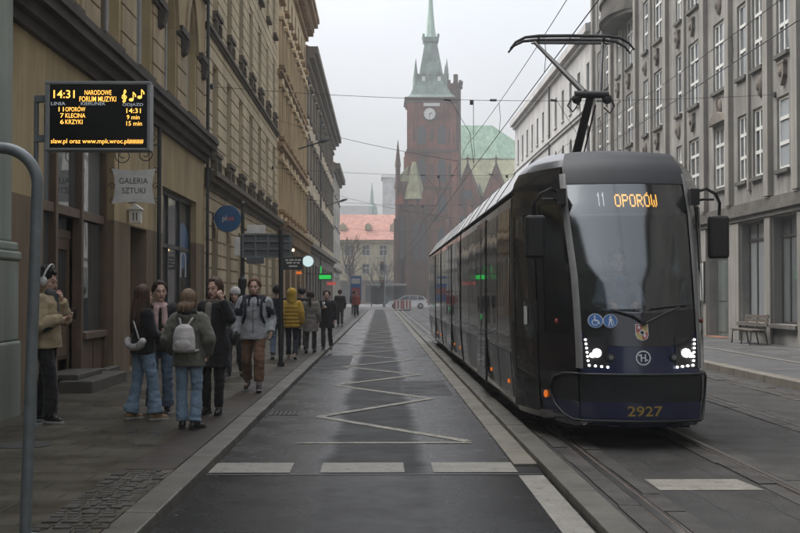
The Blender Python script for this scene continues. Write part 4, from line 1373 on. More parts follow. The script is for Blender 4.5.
zb = lambda v: 1.10 + .17 * v ** 4
zg = lambda v: 1.46 + .05 * v * v
ZT = 2.93
# front panels
tp('bumper', M['t_bumper'], lambda b: (b.grid(lambda v, z: S(v, z, .010), V, zr(.50, .80)), [b.grid(lambda u, z, sd=sd: Tt(sd, u * .32, z, .02), U, zr(.50, .80)) for sd in (-1, 1)]), smooth=True)
tp('lower_bumper', M['t_blue'], lambda b: (b.grid(lambda v, z: S(v, z, .015), V, zr(.24, .50)), [b.grid(lambda u, z, sd=sd: Tt(sd, u * .32, z, .015), U, zr(.24, .50)) for sd in (-1, 1)]), smooth=True)
def _loop(b):
    top = [S(v, .80, .035) for v in V]; bot = [S(v, .30, .03) for v in V]
    L_ = [Tt(-1, u, z, .03) for u, z in ((.06, .80), (.16, .79), (.26, .74), (.32, .64), (.32, .54), (.26, .42), (.16, .33), (.06, .30))]
    R_ = [Tt(1, u, z, .03) for u, z in ((.06, .30), (.16, .33), (.26, .42), (.32, .54), (.32, .64), (.26, .74), (.16, .79), (.06, .80))]
    b.tube(top + R_[::-1] + bot[::-1] + L_[::-1] + [top[0]], .015, 8)
tp('bumper_trim', M['t_bumper'], _loop, smooth=True)
tp('front_band', M['t_blue'], lambda b: b.grid(lambda v, t: S(v, .80 + (zb(v) - .80) * t, 0), V, zr(0, 1, 6)), smooth=True)
tp('front_mask', M['t_black'], lambda b: b.grid(lambda v, t: S(v, zb(v) + (zg(v) - zb(v)) * t, .006), V, zr(0, 1, 5)), smooth=True)
ws = tp('windscreen', M['wind'], lambda b: b.grid(lambda v, t: S(v, zg(v) + (ZT - zg(v)) * t, .004), V, zr(0, 1, 14)), smooth=True)
tp('front_cap', M['t_grey'], lambda b: (b.grid(lambda v, z: S(v, z, .012), V, [2.93, 3.0, 3.08, 3.15, 3.21, 3.27, 3.33, 3.36, 3.385, 3.40]),
                                        b.add([S(v, 3.40, .012) for v in V] + [(.7, TAP, 3.38), (-.7, TAP, 3.38)], [tuple(range(19))])), smooth=True, angle=50)
for sd in (-1, 1):
    tp('corner_pillar', M['t_silver'], lambda b, sd=sd: b.grid(lambda f, z: (Tt(sd, .035, z, .016) if f == 2 else S(sd * (1 if f == 1 else .955), z, .02)), [0, 1, 2], [.86, .95, 1.1, 1.3, 1.5, 1.7, 1.87, 2.1, 2.35, 2.58, 2.8, 3.0, 3.06]), smooth=True, angle=60)
    # cab side: skirt, window, door, header
    tp('cab_side', M['t_black'], lambda b, sd=sd: (
        b.grid(lambda u, z: Tt(sd, .03 + .97 * u, z), U, zr(.80, 1.22, 4)), b.grid(lambda u, z: Tt(sd, .3 + .7 * u, z), U, zr(.22, .80, 4)),
        b.grid(lambda u, z: Tt(sd, .03 + .97 * u, z), U, zr(2.72, 3.15, 4)),
        b.grid(lambda u, z: Tt(sd, .03 + .06 * u, z), [0, 1], zr(1.22, 2.72)), b.grid(lambda u, z: Tt(sd, .40 + .1 * u, z), [0, 1], zr(1.22, 2.72)),
        b.grid(lambda u, z: Tt(sd, .92 + .08 * u, z), [0, 1], zr(1.22, 2.72))), smooth=True, angle=40)
    tp('cab_roof_side', M['t_black'], lambda b, sd=sd: b.grid(lambda u, z: Tt(sd, u, z, .004), U, [3.15, 3.24, 3.33, 3.40]), smooth=True)
    tp('cab_window', M['wind'], lambda b, sd=sd: b.grid(lambda u, z: Tt(sd, .09 + .31 * u, z, -.008), U, zr(1.22, 2.72)), smooth=True)
    tp('side_skirt', M['t_blue'], lambda b, sd=sd: b.grid(lambda u, z: Tt(sd, .03 + .42 * u, z, .008), U, zr(.22, .5, 3)), smooth=True)
    dr_ = tp('cab_door', M['t_panel'], lambda b, sd=sd: (b.grid(lambda u, z: Tt(sd, .5 + .42 * u, z, .012), U, zr(.30, .62, 3)), b.grid(lambda u, z: Tt(sd, .5 + .42 * u, z, .012), U, zr(2.62, 2.72, 2)),
        b.grid(lambda u, z: Tt(sd, .5 + .05 * u, z, .012), [0, 1], zr(.62, 2.62)), b.grid(lambda u, z: Tt(sd, .87 + .05 * u, z, .012), [0, 1], zr(.62, 2.62))), smooth=True, angle=40)
    b = MB(); b.grid(lambda u, z: Tt(sd, .55 + .32 * u, z, .006), U, zr(.62, 2.62)); b.build('pane', M['t_glass_door'], dr_, smooth=True, world=False)
    b = MB(); b.box(-.03, .03, -.015, .015, 1.05, 1.6)
    o = b.build('handle', M['t_silver'], dr_, world=False); o.location = Tt(sd, .585, 0, .04)[:2] + (0,)
    if sd == -1:
        b = MB(); b.grid(lambda u, z: Tt(sd, .64 + .055 * u, z, .014), [0, 1], [1.30, 1.52]); b.build('notice', M['paper'], dr_, world=False)
    tp('turn_signal', M['led_amber'], lambda b, sd=sd: b.ell(Tt(sd, .40, .52, .02), (.025, .03, .045), 10, 6))
    tp('side_reflector', M['decal_red'], lambda b, sd=sd: b.ell(Tt(sd, .24, 1.36, .01), (.02, .03, .03), 8, 5))
    # mirror on its bent arm
    mr_ = tp('mirror', M['rubber'], lambda b, sd=sd: b.box(sd * 1.05 - .115, sd * 1.05 + .115, .78, .92, 2.07, 2.56), bevel=.035)
    b = MB(); b.tube([Tt(sd, .02, 2.80, 0), (sd * .88, .74, 2.86), (sd * 1.0, .76, 2.80), (sd * 1.06, .82, 2.70), (sd * 1.06, .86, 2.5)], .018, 8)
    b.tube([Tt(sd, .02, 2.72, 0), (sd * .86, .76, 2.74), (sd * .98, .78, 2.74)], .014, 8); b.box(sd * .76 - .05, sd * .76 + .05, .74, .9, 2.68, 2.86)
    b.build('mirror_arm', M['rubber'], mr_, world=False, smooth=True, angle=40)
    # headlights: lamp, L of LEDs, fog lamp
    hl = tp('headlight', M['lens'], lambda b, sd=sd: b.grid(lambda f, z: Sx(sd * (.36 + .25 * f), z, .012), zr(0, 1, 4), zr(.875, 1.2, 4)), smooth=True)
    b = MB(); p = Sx(sd * .475, 1.03, .026); b.disc(p, .046, 'y', .03, 18); b.disc((p[0] + sd * .052, p[1] - .0, p[2] - .025), .026, 'y', .03, 14); b.build('lamp', M['lamp_white'], hl, world=False)
    b = MB()
    for k in range(6):
        b.disc(Sx(sd * (.585 - .004 * k), 1.17 - .045 * k, .024), .0125, 'y', .02, 8)
    for k in range(4):
        b.disc(Sx(sd * (.555 - .062 * k), .895 - .005 * k, .024), .0135, 'y', .02, 8)
    b.build('led_strip', M['lamp_led'], hl, world=False)
    b = MB(); p = Sx(sd * .335, .985, .02); b.disc(p, .042, 'y', .03, 16); b.build('fog_lamp', M['t_bumper'], hl, world=False)
    b = MB(); b.disc((p[0], p[1] - .01, p[2]), .026, 'y', .03, 14); b.build('fog_lens', M['t_silver'], hl, world=False)
# number display behind the glass, and what it shows
G57 = {'O': ['01110', '10001', '10001', '10001', '10001', '10001', '01110'], 'P': ['11110', '10001', '10001', '11110', '10000', '10000', '10000'],
       'R': ['11110', '10001', '10001', '11110', '10100', '10010', '10001'], 'W': ['10001', '10001', '10001', '10101', '10101', '10101', '01010'],
       '1': ['00100', '01100', '00100', '00100', '00100', '00100', '00100']}
def dots(b, s, x0, x1, z0, z1, fn):
    n = len(s) * 6 - 1; dx = (x1 - x0) / n; dz = (z1 - z0) / 7
    for i, ch in enumerate(s):
        for r_, row in enumerate(G57[ch]):
            for c_, q in enumerate(row):
                if q == '1':
                    xa = x0 + (i * 6 + c_) * dx; za = z1 - (r_ + 1) * dz
                    b.quad(fn(xa, za), fn(xa + dx * .98, za), fn(xa + dx * .98, za + dz * .95), fn(xa, za + dz * .95))
        if s == 'OPOROW' and i == 4:
            xa = x0 + (i * 6 + 2) * dx
            b.quad(fn(xa, z1 + dz * .2), fn(xa + dx, z1 + dz * .2), fn(xa + dx * 2, z1 + dz * 1.1), fn(xa + dx, z1 + dz * 1.1))
bd = tp('destination_display', M['interior'], lambda b: b.grid(lambda v, z: S(v * .94, z, -.09), V, zr(2.58, 2.92, 4)), smooth=True)
b = MB(); dots(b, 'OPOROW', -.155, .36, 2.655, 2.805, lambda x, z: Sx(x, z, -.08)); b.build('lettering', M['led_orange'], bd, world=False)
b = MB(); dots(b, '11', -.36, -.265, 2.665, 2.83, lambda x, z: Sx(x, z, -.08)); b.build('lettering', M['led_white'], bd, world=False)
tp('display_border', M['t_black'], lambda b: b.grid(lambda v, z: S(v * .96, z, -.02), V, zr(2.545, 2.575, 1)))
# marks on the front
def on(x, z): return Sx(x, z, .024)
def circ(b, x, z, r, m=0, n=22, off=.024, hole=0):
    if hole:
        for i in range(n):
            a0 = 2 * PI * i / n; a1 = 2 * PI * (i + 1) / n
            b.quad(*[Sx(x + q * math.cos(a_), z + q * math.sin(a_), off) for q, a_ in ((r, a0), (r, a1), (hole, a1), (hole, a0))], m)
    else:
        b.add([Sx(x + r * math.cos(2 * PI * i / n), z + r * math.sin(2 * PI * i / n), off) for i in range(n)], [tuple(range(n))], m)
def _em(b):
    circ(b, 0, .98, .08, hole=.066); 
    for x in (-.022, .022):
        b.quad(on(x - .007, .94), on(x + .007, .94), on(x + .007, 1.02), on(x - .007, 1.02))
    b.quad(on(-.05, 1.0), on(-.022, 1.0), on(-.022, 1.014), on(-.05, 1.014)); b.quad(on(.022, .95), on(.05, .95), on(.05, .964), on(.022, .964)); b.quad(on(-.022, .975), on(.022, .975), on(.022, .987), on(-.022, .987))
tp('emblem', M['decal_white'], _em)
def _wh(b):
    c = -.475; z = 1.375
    circ(b, c, z, .078, 1); circ(b, c, z, .071, 0, off=.027)
    f = lambda x, q: Sx(c + x, z + q, .030)
    circ(b, c - .006, z + .044, .010, 1, 10, .030)
    b.quad(f(-.012, .030), f(.0, .030), f(.006, -.006), f(-.008, -.006), 1); b.quad(f(-.006, -.004), f(.030, -.004), f(.030, .006), f(-.006, .006), 1)
    b.quad(f(.022, .004), f(.032, .004), f(.048, -.036), f(.036, -.036), 1)
    circ(b, c - .004, z - .018, .034, 1, 16, .029, .026)
tp('wheelchair_sticker', [M['decal_blue'], M['decal_white']], _wh)
def _pd(b):
    c = -.325; z = 1.372
    circ(b, c, z, .075, 1); circ(b, c, z, .069, 0, off=.027)
    f = lambda x, q: Sx(c + x, z + q, .030)
    circ(b, c + .004, z + .044, .011, 1, 10, .030)
    b.quad(f(-.012, .028), f(.018, .028), f(.014, -.008), f(-.01, -.008), 1); b.quad(f(-.012, -.008), f(-.002, -.008), f(-.012, -.054), f(-.022, -.054), 1)
    b.quad(f(.004, -.008), f(.014, -.008), f(.024, -.054), f(.014, -.054), 1); b.quad(f(.018, .02), f(.024, .02), f(.044, -.05), f(.038, -.05), 1)
tp('pedestrian_sticker', [M['decal_blue'], M['decal_white']], _pd)
def _coa(b):
    c, z, w_, h = 0.0, 1.25, .062, .082
    f = lambda x, q: Sx(c + x * w_, z + q * h, .016)
    sh_ = [(-1, 1), (1, 1), (1, -.3), (.75, -.75), (0, -1), (-.75, -.75), (-1, -.3)]
    b.add([Sx(c + x * w_ * 1.12, z + q * h * 1.1, .013) for x, q in sh_], [tuple(range(7))], 3)
    b.quad(f(-1, 1), f(0, 1), f(0, 0), f(-1, 0), 0); b.quad(f(0, 1), f(1, 1), f(1, 0), f(0, 0), 1)
    b.add([f(-1, 0), f(0, 0), f(0, -1), f(-.75, -.75), f(-1, -.3)], [(0, 1, 2, 3, 4)], 1); b.add([f(0, 0), f(1, 0), f(1, -.3), f(.75, -.75), f(0, -1)], [(0, 1, 2, 3, 4)], 0)
    circ(b, c, z, .03, 3, 14, .020); circ(b, c, z, .02, 2, 14, .023)
    b.quad(*[Sx(c + x * w_, z + q * h, .020) for x, q in ((-.7, .5), (-.3, .5), (-.3, .85), (-.7, .85))], 3)
    b.quad(*[Sx(c + x * w_, z + q * h, .020) for x, q in ((.3, -.6), (.6, -.6), (.6, -.2), (.3, -.2))], 3)
tp('coat_of_arms', [M['decal_red'], M['decal_yellow'], M['t_black'], M['decal_white']], _coa)
b = MB(); letter(b, '2927', -.17, .20, .355, .465, lambda x, z: Sx(x, z, .030), bold=.012); b.build('number', M['gold'], T, world=False)
def _wp(b):
    b.tube([Sx(.02, 1.36, .03), Sx(-.10, 1.44, .05), Sx(-.32, 1.50, .05)], .012, 6); b.tube([Sx(.02, 1.34, .03), Sx(.22, 1.44, .05), Sx(.42, 1.52, .05)], .012, 6)
    b.tube([Sx(-.42, 1.49, .045), Sx(.0, 1.50, .045)], .008, 6); b.tube([Sx(.1, 1.51, .045), Sx(.55, 1.55, .045)], .008, 6)
    b.disc(Sx(.02, 1.35, .02), .03, 'y', .05, 12)
tp('wiper', M['rubber'], _wp)
# cab inside
tp('cab_interior', M['interior'], lambda b: (b.box(-1.1, 1.1, 2.28, 2.34, .3, 3.0), b.box(-.6, .6, .3, 2.3, .28, .34), b.box(-.58, .58, .40, .75, .34, 1.36), b.box(-.66, .66, 1.15, 2.3, 2.95, 2.99), b.box(-.3, .3, .55, .72, 1.36, 1.46)))
tp('driver_seat', M['seat'], lambda b: (b.box(-.26, .26, 1.35, 1.8, .80, .92), b.box(-.25, .25, 1.78, 1.9, .9, 1.75), b.box(-.15, .15, 1.8, 1.88, 1.75, 1.95), b.box(-.1, .1, 1.5, 1.65, .34, .8)), bevel=.04)
# the three body sections
SEC = [(1.06, .22), (1.12, .30), (1.16, .74), (1.18, 1.05), (1.18, 2.84), (1.15, 2.93), (.90, 3.33), (.70, 3.38), (0, 3.40)]
ring_ = [(x, z) for x, z in SEC] + [(-x, z) for x, z in SEC[-2::-1]]
def sec(b, y0, y1, k=1.0, k1=None):
    k1 = k1 or k
    n = len(ring_)
    vs = [(x * k, y0, z) for x, z in ring_] + [(x * k1, y1, z) for x, z in ring_]
    b.add(vs, [(i, (i + 1) % n, n + (i + 1) % n, n + i) for i in range(n)] + [tuple(range(n))[::-1], tuple(range(n, 2 * n))])
SECT = [(2.252, 11.62), (12.02, 19.62), (20.02, 27.9)]
for a, c in SECT:
    tp('body_section', M['t_black'], lambda b, a=a, c=c: sec(b, a, c), smooth=True, angle=25)
tp('rear_cab', M['t_black'], lambda b: (sec(b, 27.904, 28.6, 1, .9), sec(b, 28.604, 29.2, .9, .62)), smooth=True, angle=25)
for a, c in ((11.62, 12.02), (19.62, 20.02)):
    def _bl(b, a=a, c=c):
        n = 9
        for i in range(n):
            y0 = a + (c - a) * i / n; y1 = a + (c - a) * (i + 1) / n; m_ = (y0 + y1) / 2
            rg = [(x * .965, .3 + (z - .3) * .975) for x, z in ring_]
            N_ = len(rg)
            b.add([(x * .93, y0, z) for x, z in rg] + [(x, m_, z) for x, z in rg] + [(x * .93, y1, z) for x, z in rg],
                  [(j * N_ + k, j * N_ + (k + 1) % N_, (j + 1) * N_ + (k + 1) % N_, (j + 1) * N_ + k) for j in (0, 1) for k in range(N_)])
    tp('bellows', M['rubber'], _bl)
def sx_(z): 
    for p, q in zip(SEC[:-1], SEC[1:]):
        if z <= q[1]: return p[0] + (q[0] - p[0]) * (z - p[1]) / (q[1] - p[1])
    return SEC[-1][0]
def sgrid(b, sd, y0, y1, z0, z1, off, nz=3):
    b.grid(lambda y, z: (sd * (sx_(z) + off), y, z), [y0, y1], zr(z0, z1, nz))
DOORS = [(5.75, 7.35), (14.9, 16.5), (23.0, 24.6)]
for sd in (-1, 1):
    for (a, c), dd in zip(SECT, DOORS):
        for y0, y1 in ((a + .12, (a + dd[0]) / 2 - .04), ((a + dd[0]) / 2 + .04, dd[0] - .14), (dd[1] + .14, (dd[1] + c) / 2 - .04), ((dd[1] + c) / 2 + .04, c - .12)):
            tp('side_window', M['t_glass'], lambda b, y0=y0, y1=y1: sgrid(b, sd, y0, y1, .98, 2.76, .006), smooth=True)
            tp('side_panel', M['t_panel'], lambda b, y0=y0, y1=y1: sgrid(b, sd, y0, y1, .36, .93, .006, 4), smooth=True)
        for k in (0, 1):
            y0 = dd[0] + k * (dd[1] - dd[0]) / 2 + .015; y1 = y0 + (dd[1] - dd[0]) / 2 - .03
            dl = tp('door', M['t_panel'], lambda b, y0=y0, y1=y1: b.box(sd * 1.165, sd * 1.197, y0, y1, .33, 2.80), bevel=.008)
            b = MB(); b.box(sd * 1.190, sd * 1.2005, y0 + .07, y1 - .07, .50, 2.70); b.build('pane', M['t_glass'], dl, world=False)
            if k == 0:
                b = MB(); b.disc((sd * 1.203, y1 - .03, 1.3), .045, 'x', .02, 14); b.build('door_button', M['led_green'], dl, world=False)
        for yy in (a + .5, dd[0] - .5):
            tp('marker_lamp', M['led_amber'], lambda b, yy=yy: b.box(sd * 1.14, sd * 1.165, yy - .04, yy + .04, .52, .565))
        tp('roof_fairing', M['t_fairing'], lambda b, a=a, c=c: (b.grid(lambda y, f: (sd * (1.162 - .265 * f + .012), y, 2.945 + .40 * f + .008), [a + .02 + (c - a - .04) * i / 6 for i in range(7)], [0, .5, 1]),
            b.grid(lambda y, f: (sd * (.909 - .06 * f), y, 3.353 + .05 * f), [a + .02, c - .02], [0, 1])))
        for i in range(1, 5):
            tp('fairing_seam', M['rubber'], lambda b, a=a, c=c, i=i: b.tube([(sd * 1.176, a + (c - a) * i / 5, 2.956), (sd * .912, a + (c - a) * i / 5, 3.356)], .008, 5))
        tp('rain_gutter', M['rubber'], lambda b, a=a, c=c: b.tube([(sd * 1.178, a, 2.92), (sd * 1.178, c, 2.92)], .018, 6))
tp('underframe', M['under'], lambda b: [b.box(-.98, .98, a + .1, c - .1, .12, .24) for a, c in SECT] and b.box(-.72, .72, .9, 2.3, .14, .24) and None)
for yc in (3.1, 10.0, 15.8, 21.6, 26.6):
    def _bg(b, yc=yc):
        for dy in (-.85, .85):
            for sd in (-1, 1):
                b.disc((sd * .72, yc + dy, .30), .29, 'x', .11, 24)
            b.tube([(-.7, yc + dy, .3), (.7, yc + dy, .3)], .06, 8)
        b.box(-.9, -.78, yc - 1.1, yc + 1.1, .14, .24); b.box(.78, .9, yc - 1.1, yc + 1.1, .14, .24)
    tp('bogie', M['under'], _bg)
for a, c in SECT:
    tp('roof_equipment', M['t_panel'], lambda b, a=a, c=c: (b.box(-.6, .6, a + 3.6 if a < 3 else a + .6, a + 5.8, 3.385, 3.56), b.box(-.55, .55, c - 2.2, c - .6, 3.385, 3.53)), bevel=.03)
# pantograph: lower arm to a knee ahead of the base, forked upper arm back to the head
PY = 4.85
pg = tp('pantograph', M['rubber'], lambda b: (b.box(-.5, .5, PY - .5, PY + .45, 3.40, 3.47), b.tube([(0, PY, 3.47), (.02, PY - 1.5, 4.33)], [.07, .055], 10), b.tube([(.12, PY, 3.5), (.10, PY - 1.42, 4.22)], .012, 6),
    b.tube([(-.2, PY - 1.52, 4.35), (.26, PY - 1.52, 4.35)], .05, 10), b.ell((-.17, PY - 1.52, 4.29), (.07, .05, .07), 10, 6), b.ell((.24, PY - 1.52, 4.29), (.07, .05, .07), 10, 6),
    b.tube([(.29, PY - 1.52, 4.3), (.34, PY - 1.5, 4.2), (.28, PY - 1.5, 4.1), (.2, PY - 1.5, 4.18)], .012, 6), b.tube([(-.24, PY - 1.52, 4.3), (-.29, PY - 1.5, 4.2), (-.22, PY - 1.5, 4.12), (-.16, PY - 1.5, 4.2)], .012, 6)), smooth=True, angle=40)
b = MB()
b.tube([(-.06, PY - 1.52, 4.37), (-.54, PY, 5.36)], [.045, .026], 10); b.tube([(.14, PY - 1.52, 4.37), (.46, PY, 5.36)], [.03, .026], 10)
b.tube([(-.56, PY, 5.36), (.5, PY, 5.36)], .022, 8)
b.build('upper_arm', M['rubber'], pg, world=False, smooth=True, angle=40)
b = MB()
for dy, dz in ((-.14, 0), (.14, 0)):
    pts = [(x, PY + dy, z) for x, z in ((-.92, 5.24), (-.84, 5.34), (-.70, 5.41), (-.5, 5.43), (0, 5.435), (.5, 5.43), (.68, 5.41), (.82, 5.33), (.90, 5.23))]
    b.tube(pts, [.014, .018, .022, .026, .026, .026, .022, .018, .014], 8)
for x in (-.5, .46):
    b.tube([(x, PY - .16, 5.40), (x, PY + .16, 5.40)], .018, 6)
b.tube([(-.60, PY - .05, 5.34), (.56, PY - .05, 5.34)], .014, 6)
b.build('contact_head', M['rubber'], pg, world=False, smooth=True, angle=40)

# ================================================================ street furniture and signs
M['galv'] = mat('galvanised_grey_paint', (.19, .21, .215), .45, .2, 6, metal=.2, fine=.08)
M['board_case'] = mat('grey_display_case', (.27, .285, .29), .45, .12, 4)
M['screen'] = mat('black_display_screen', (.006, .006, .007), .22, .1, 4, coat=.3)
M['led_dim'] = mat('lit_dim_white_led', (.45, .5, .55), emit=.45)
M['sign_cream'] = mat('cream_enamel_sign', (.74, .73, .68), .55, .15, 5)
M['black_letter'] = mat('black_lettering', (.02, .02, .02), .6, 0)
M['sign_blue'] = mat('blue_disc_sign', (.018, .10, .245), .4, .12, 3)
M['sign_pink'] = mat('pink_lettering', (.5, .12, .16), .5, 0)
M['sign_back'] = mat('grey_sign_back', (.16, .17, .175), .5, .15, 4, metal=.3)
M['lit_white_sign'] = mat('lit_white_sign', (.75, .95, .97), emit=.6)
M['lit_green_sign'] = mat('lit_green_sign', (.02, .75, .10), emit=.55)
M['lit_red_sign'] = mat('lit_red_sign', (.8, .12, .10), emit=.35)
M['warm_lamp'] = mat('lit_warm_lamp', (1, .72, .38), emit=5)

# bent tube at the near left
t_ = thing('tubular_sign_hoop', 'bent grey steel tube hoop standing on the pavement before the gallery house', 'pole', (-2.30, 8.05, .08))
b = MB()
pts = [(-2.30, 8.05, .08), (-2.268, 8.05, 1.2), (-2.235, 8.05, 2.38)]
for i in range(1, 9):
    a_ = PI / 2 * i / 8
    pts.append((-2.235 - .24 + .24 * math.cos(a_), 8.05, 2.38 + .24 * math.sin(a_)))
pts += [(-3.2, 8.05, 2.62)]
for i in range(1, 9):
    a_ = PI / 2 * i / 8
    pts.append((-3.2 - .24 * math.sin(a_), 8.05, 2.38 + .24 * math.cos(a_)))
pts += [(-3.46, 8.05, 1.2), (-3.48, 8.05, .08)]
b.tube(pts, .038, 14)
b.build('tube', M['galv'], t_, smooth=True, angle=40)
b = MB(); b.disc((-2.30, 8.05, .09), .10, 'z', .03, 18); b.disc((-3.48, 8.05, .09), .10, 'z', .03, 18); b.build('base_flange', M['galv'], t_)

# passenger information display
BX0, BX1, BZ0, BZ1, BY = -4.02, -2.765, 3.385, 4.215, 14.8
t_ = thing('information_display', 'passenger information display with orange departure times on a grey post', 'display', (-4.155, BY + .02, .08))
b = MB(); b.box(BX0, BX1, BY, BY + .22, BZ0, BZ1); b.box(BX0 - .005, BX1 + .005, BY - .03, BY + .06, BZ1 - .035, BZ1 + .004)
b.box(BX0, BX0 + .055, BY - .03, BY, BZ0, BZ1 - .035); b.box(BX1 - .035, BX1, BY - .03, BY, BZ0, BZ1 - .035); b.box(BX0 + .055, BX1 - .035, BY - .03, BY, BZ0, BZ0 + .03)
b.build('case', M['board_case'], t_, bevel=.01)
SX0, SX1, SZ0, SZ1 = BX0 + .055, BX1 - .035, BZ0 + .03, BZ1 - .035
b = MB().box(SX0, SX1, BY - .006, BY - .001, SZ0, SZ1); scr = b.build('screen', M['screen'], t_)
fx = lambda p: SX0 + (p - 148) / (392 - 148) * (SX1 - SX0)
fz = lambda p: SZ1 - (p - 66) / (238 - 66) * (SZ1 - SZ0)
bo = MB(); bw = MB()
bp_ = lambda x, z: (x, BY - .009, z)
def put(mb, s, x0, x1, y0, y1, bold=.004): letter(mb, s, fx(x0), fx(x1), fz(y1), fz(y0), bp_, bold=bold)
put(bo, '14:31', 157, 210, 81, 103, .01)
put(bo, 'NARODOWE', 235, 302, 81, 94); put(bo, 'FORUM MUZYKI', 222, 314, 98, 112)
put(bw, 'LINIA', 151, 187, 113, 122, .01); put(bw, 'KIERUNEK', 226, 288, 113, 122, .01); put(bw, 'ODJAZD', 330, 382, 116, 126, .01)
put(bo, '11', 170, 183, 127, 139); put(bo, 'OPOR\u00d3W', 187, 237, 124, 139); put(bo, '14:31', 340, 376, 130, 143)
put(bo, '7', 174, 183, 144, 156); put(bo, 'KLECINA', 187, 237, 144, 156); put(bo, '9 min', 341, 373, 148, 160)
put(bo, '6', 174, 183, 161, 173); put(bo, 'KRZYKI', 187, 230, 161, 173); put(bo, '15 min', 340, 379, 165, 177)
put(bo, 'slaw.pl oraz www.mpk.wroc.pl####', 151, 383, 213, 229)
# a treble clef and two notes
cx, cz = fx(335), fz(97)
k_ = .0048
clef = [(0, -16), (-4, -14), (-3, -11), (0, -12), (2, -14), (1, -6), (-1, 6), (-1, 12), (1, 16), (3, 14), (3, 10), (0, 6), (-5, 1), (-6, -4), (-2, -8), (3, -7), (5, -3), (3, 1), (-1, 0), (-2, -3), (0, -5)]
bo.tube([(cx + x * k_, BY - .010, cz + z * k_) for x, z in clef], .0065, 5)
for px, pz in ((352, 107), (373, 100)):
    X_, Z_ = fx(px), fz(pz)
    bo.ell((X_, BY - .01, Z_), (.028, .004, .020), 12, 6)
    bo.box(X_ + .018, X_ + .028, BY - .012, BY - .008, Z_, Z_ + .095); bo.tube([(X_ + .023, BY - .01, Z_ + .09), (X_ + .05, BY - .01, Z_ + .06), (X_ + .052, BY - .01, Z_ + .035)], .007, 5)
bo.build('lettering', M['led_orange'], scr); bw.build('column_titles', M['led_dim'], scr)
b = MB(); b.tube([(-4.155, BY + .1, .08), (-4.155, BY + .1, 4.05)], .03, 12); b.disc((-4.155, BY + .1, .095), .10, 'z', .03, 16); b.box(-4.17, BX0 + .02, BY + .06, BY + .14, 3.5, 3.58); b.box(-4.17, BX0 + .02, BY + .06, BY + .14, 3.98, 4.06)
b.build('post', M['galv'], t_, smooth=True, angle=40)

# hanging gallery sign on a scrolled iron bracket
GY = 23.3
t_ = thing('gallery_sign', 'cream scalloped sign reading GALERIA SZTUKI under a scrolled iron bracket', 'sign', (XL, GY, 3.8))
def sc_(b, y, e, k=1.0):
    cx, cz, w_, h_ = -4.66, 3.70, .41 * k, .335 * k
    pts = []
    for (x0, z0), (x1, z1), d in (((-1, 1), (1, 1), (0, -1)), ((1, 1), (1, -1), (-1, 0)), ((1, -1), (-1, -1), (0, 1)), ((-1, -1), (-1, 1), (1, 0))):
        for i in range(8):
            f = i / 8
            q = math.sin(PI * f) * .16 * (1 if abs(d[0]) else .7)
            pts.append((cx + (x0 + (x1 - x0) * f + d[0] * q) * w_, y, cz + (z0 + (z1 - z0) * f + d[1] * q * 1.0) * h_))
    b.prism(pts, (0, e, 0))
b = MB(); sc_(b, GY, .03); sp_ = b.build('panel', M['sign_cream'], t_)
b = MB(); letter(b, 'GALERIA', -4.93, -4.39, 3.745, 3.855, lambda x, z: (x, GY - .004, z)); letter(b, 'SZTUKI', -4.88, -4.44, 3.56, 3.67, lambda x, z: (x, GY - .004, z))
b.build('lettering', M['black_letter'], sp_)
b = MB()
b.tube([(-5.1, GY + .015, 4.48), (-4.2, GY + .015, 4.48)], .016, 6)
def spiral(b, c, r0, turns, ph, r=.010, sx=1):
    pts = []
    for i in range(26):
        f = i / 25; a_ = ph + turns * 2 * PI * f; q = r0 * (1 - .8 * f)
        pts.append((c[0] + sx * q * math.cos(a_), GY + .015, c[1] + q * math.sin(a_)))
    b.tube(pts, r, 5)
spiral(b, (-4.86, 4.28), .18, 1.6, PI / 2); spiral(b, (-4.45, 4.30), .16, 1.6, PI / 2, sx=-1); spiral(b, (-5.0, 4.68), .13, 1.4, -PI / 2); spiral(b, (-4.3, 4.62), .11, 1.3, -PI / 2, sx=-1)
for x in (-4.95, -4.37):
    b.tube([(x, GY + .015, 4.48), (x, GY + .015, 4.0)], .008, 5)
for sxx, cx_ in ((1, -5.07), (-1, -4.25)):
    spiral(b, (cx_, 3.70), .07, 1.2, 0 if sxx < 0 else 0, .008, -sxx); spiral(b, (cx_, 3.42), .06, 1.2, 0, .008, sxx); spiral(b, (cx_, 4.0), .06, 1.2, 0, .008, sxx)
b.build('bracket', M['iron'], t_)
# house number lantern under it
t_ = thing('house_number_lantern', 'small house number lantern showing 11 below the gallery sign', 'lantern', (-4.97, 24.9, 3.0))
b = MB(); b.box(-5.05, -4.83, 24.85, 25.05, 3.10, 3.36); b.prism([(-5.09, 24.82, 3.364), (-4.79, 24.82, 3.364), (-4.94, 24.82, 3.48)], (0, .26, 0)); b.build('case', M['sign_cream'], t_)
b = MB(); letter(b, '11', -4.985, -4.895, 3.14, 3.30, lambda x, z: (x, 24.846, z), bold=.03); b.build('number', M['black_letter'], t_)
b = MB(); b.tube([(-5.1, 24.95, 3.5), (-4.94, 24.95, 3.52), (-4.94, 24.95, 3.46)], .012, 6); b.build('bracket', M['iron'], t_)

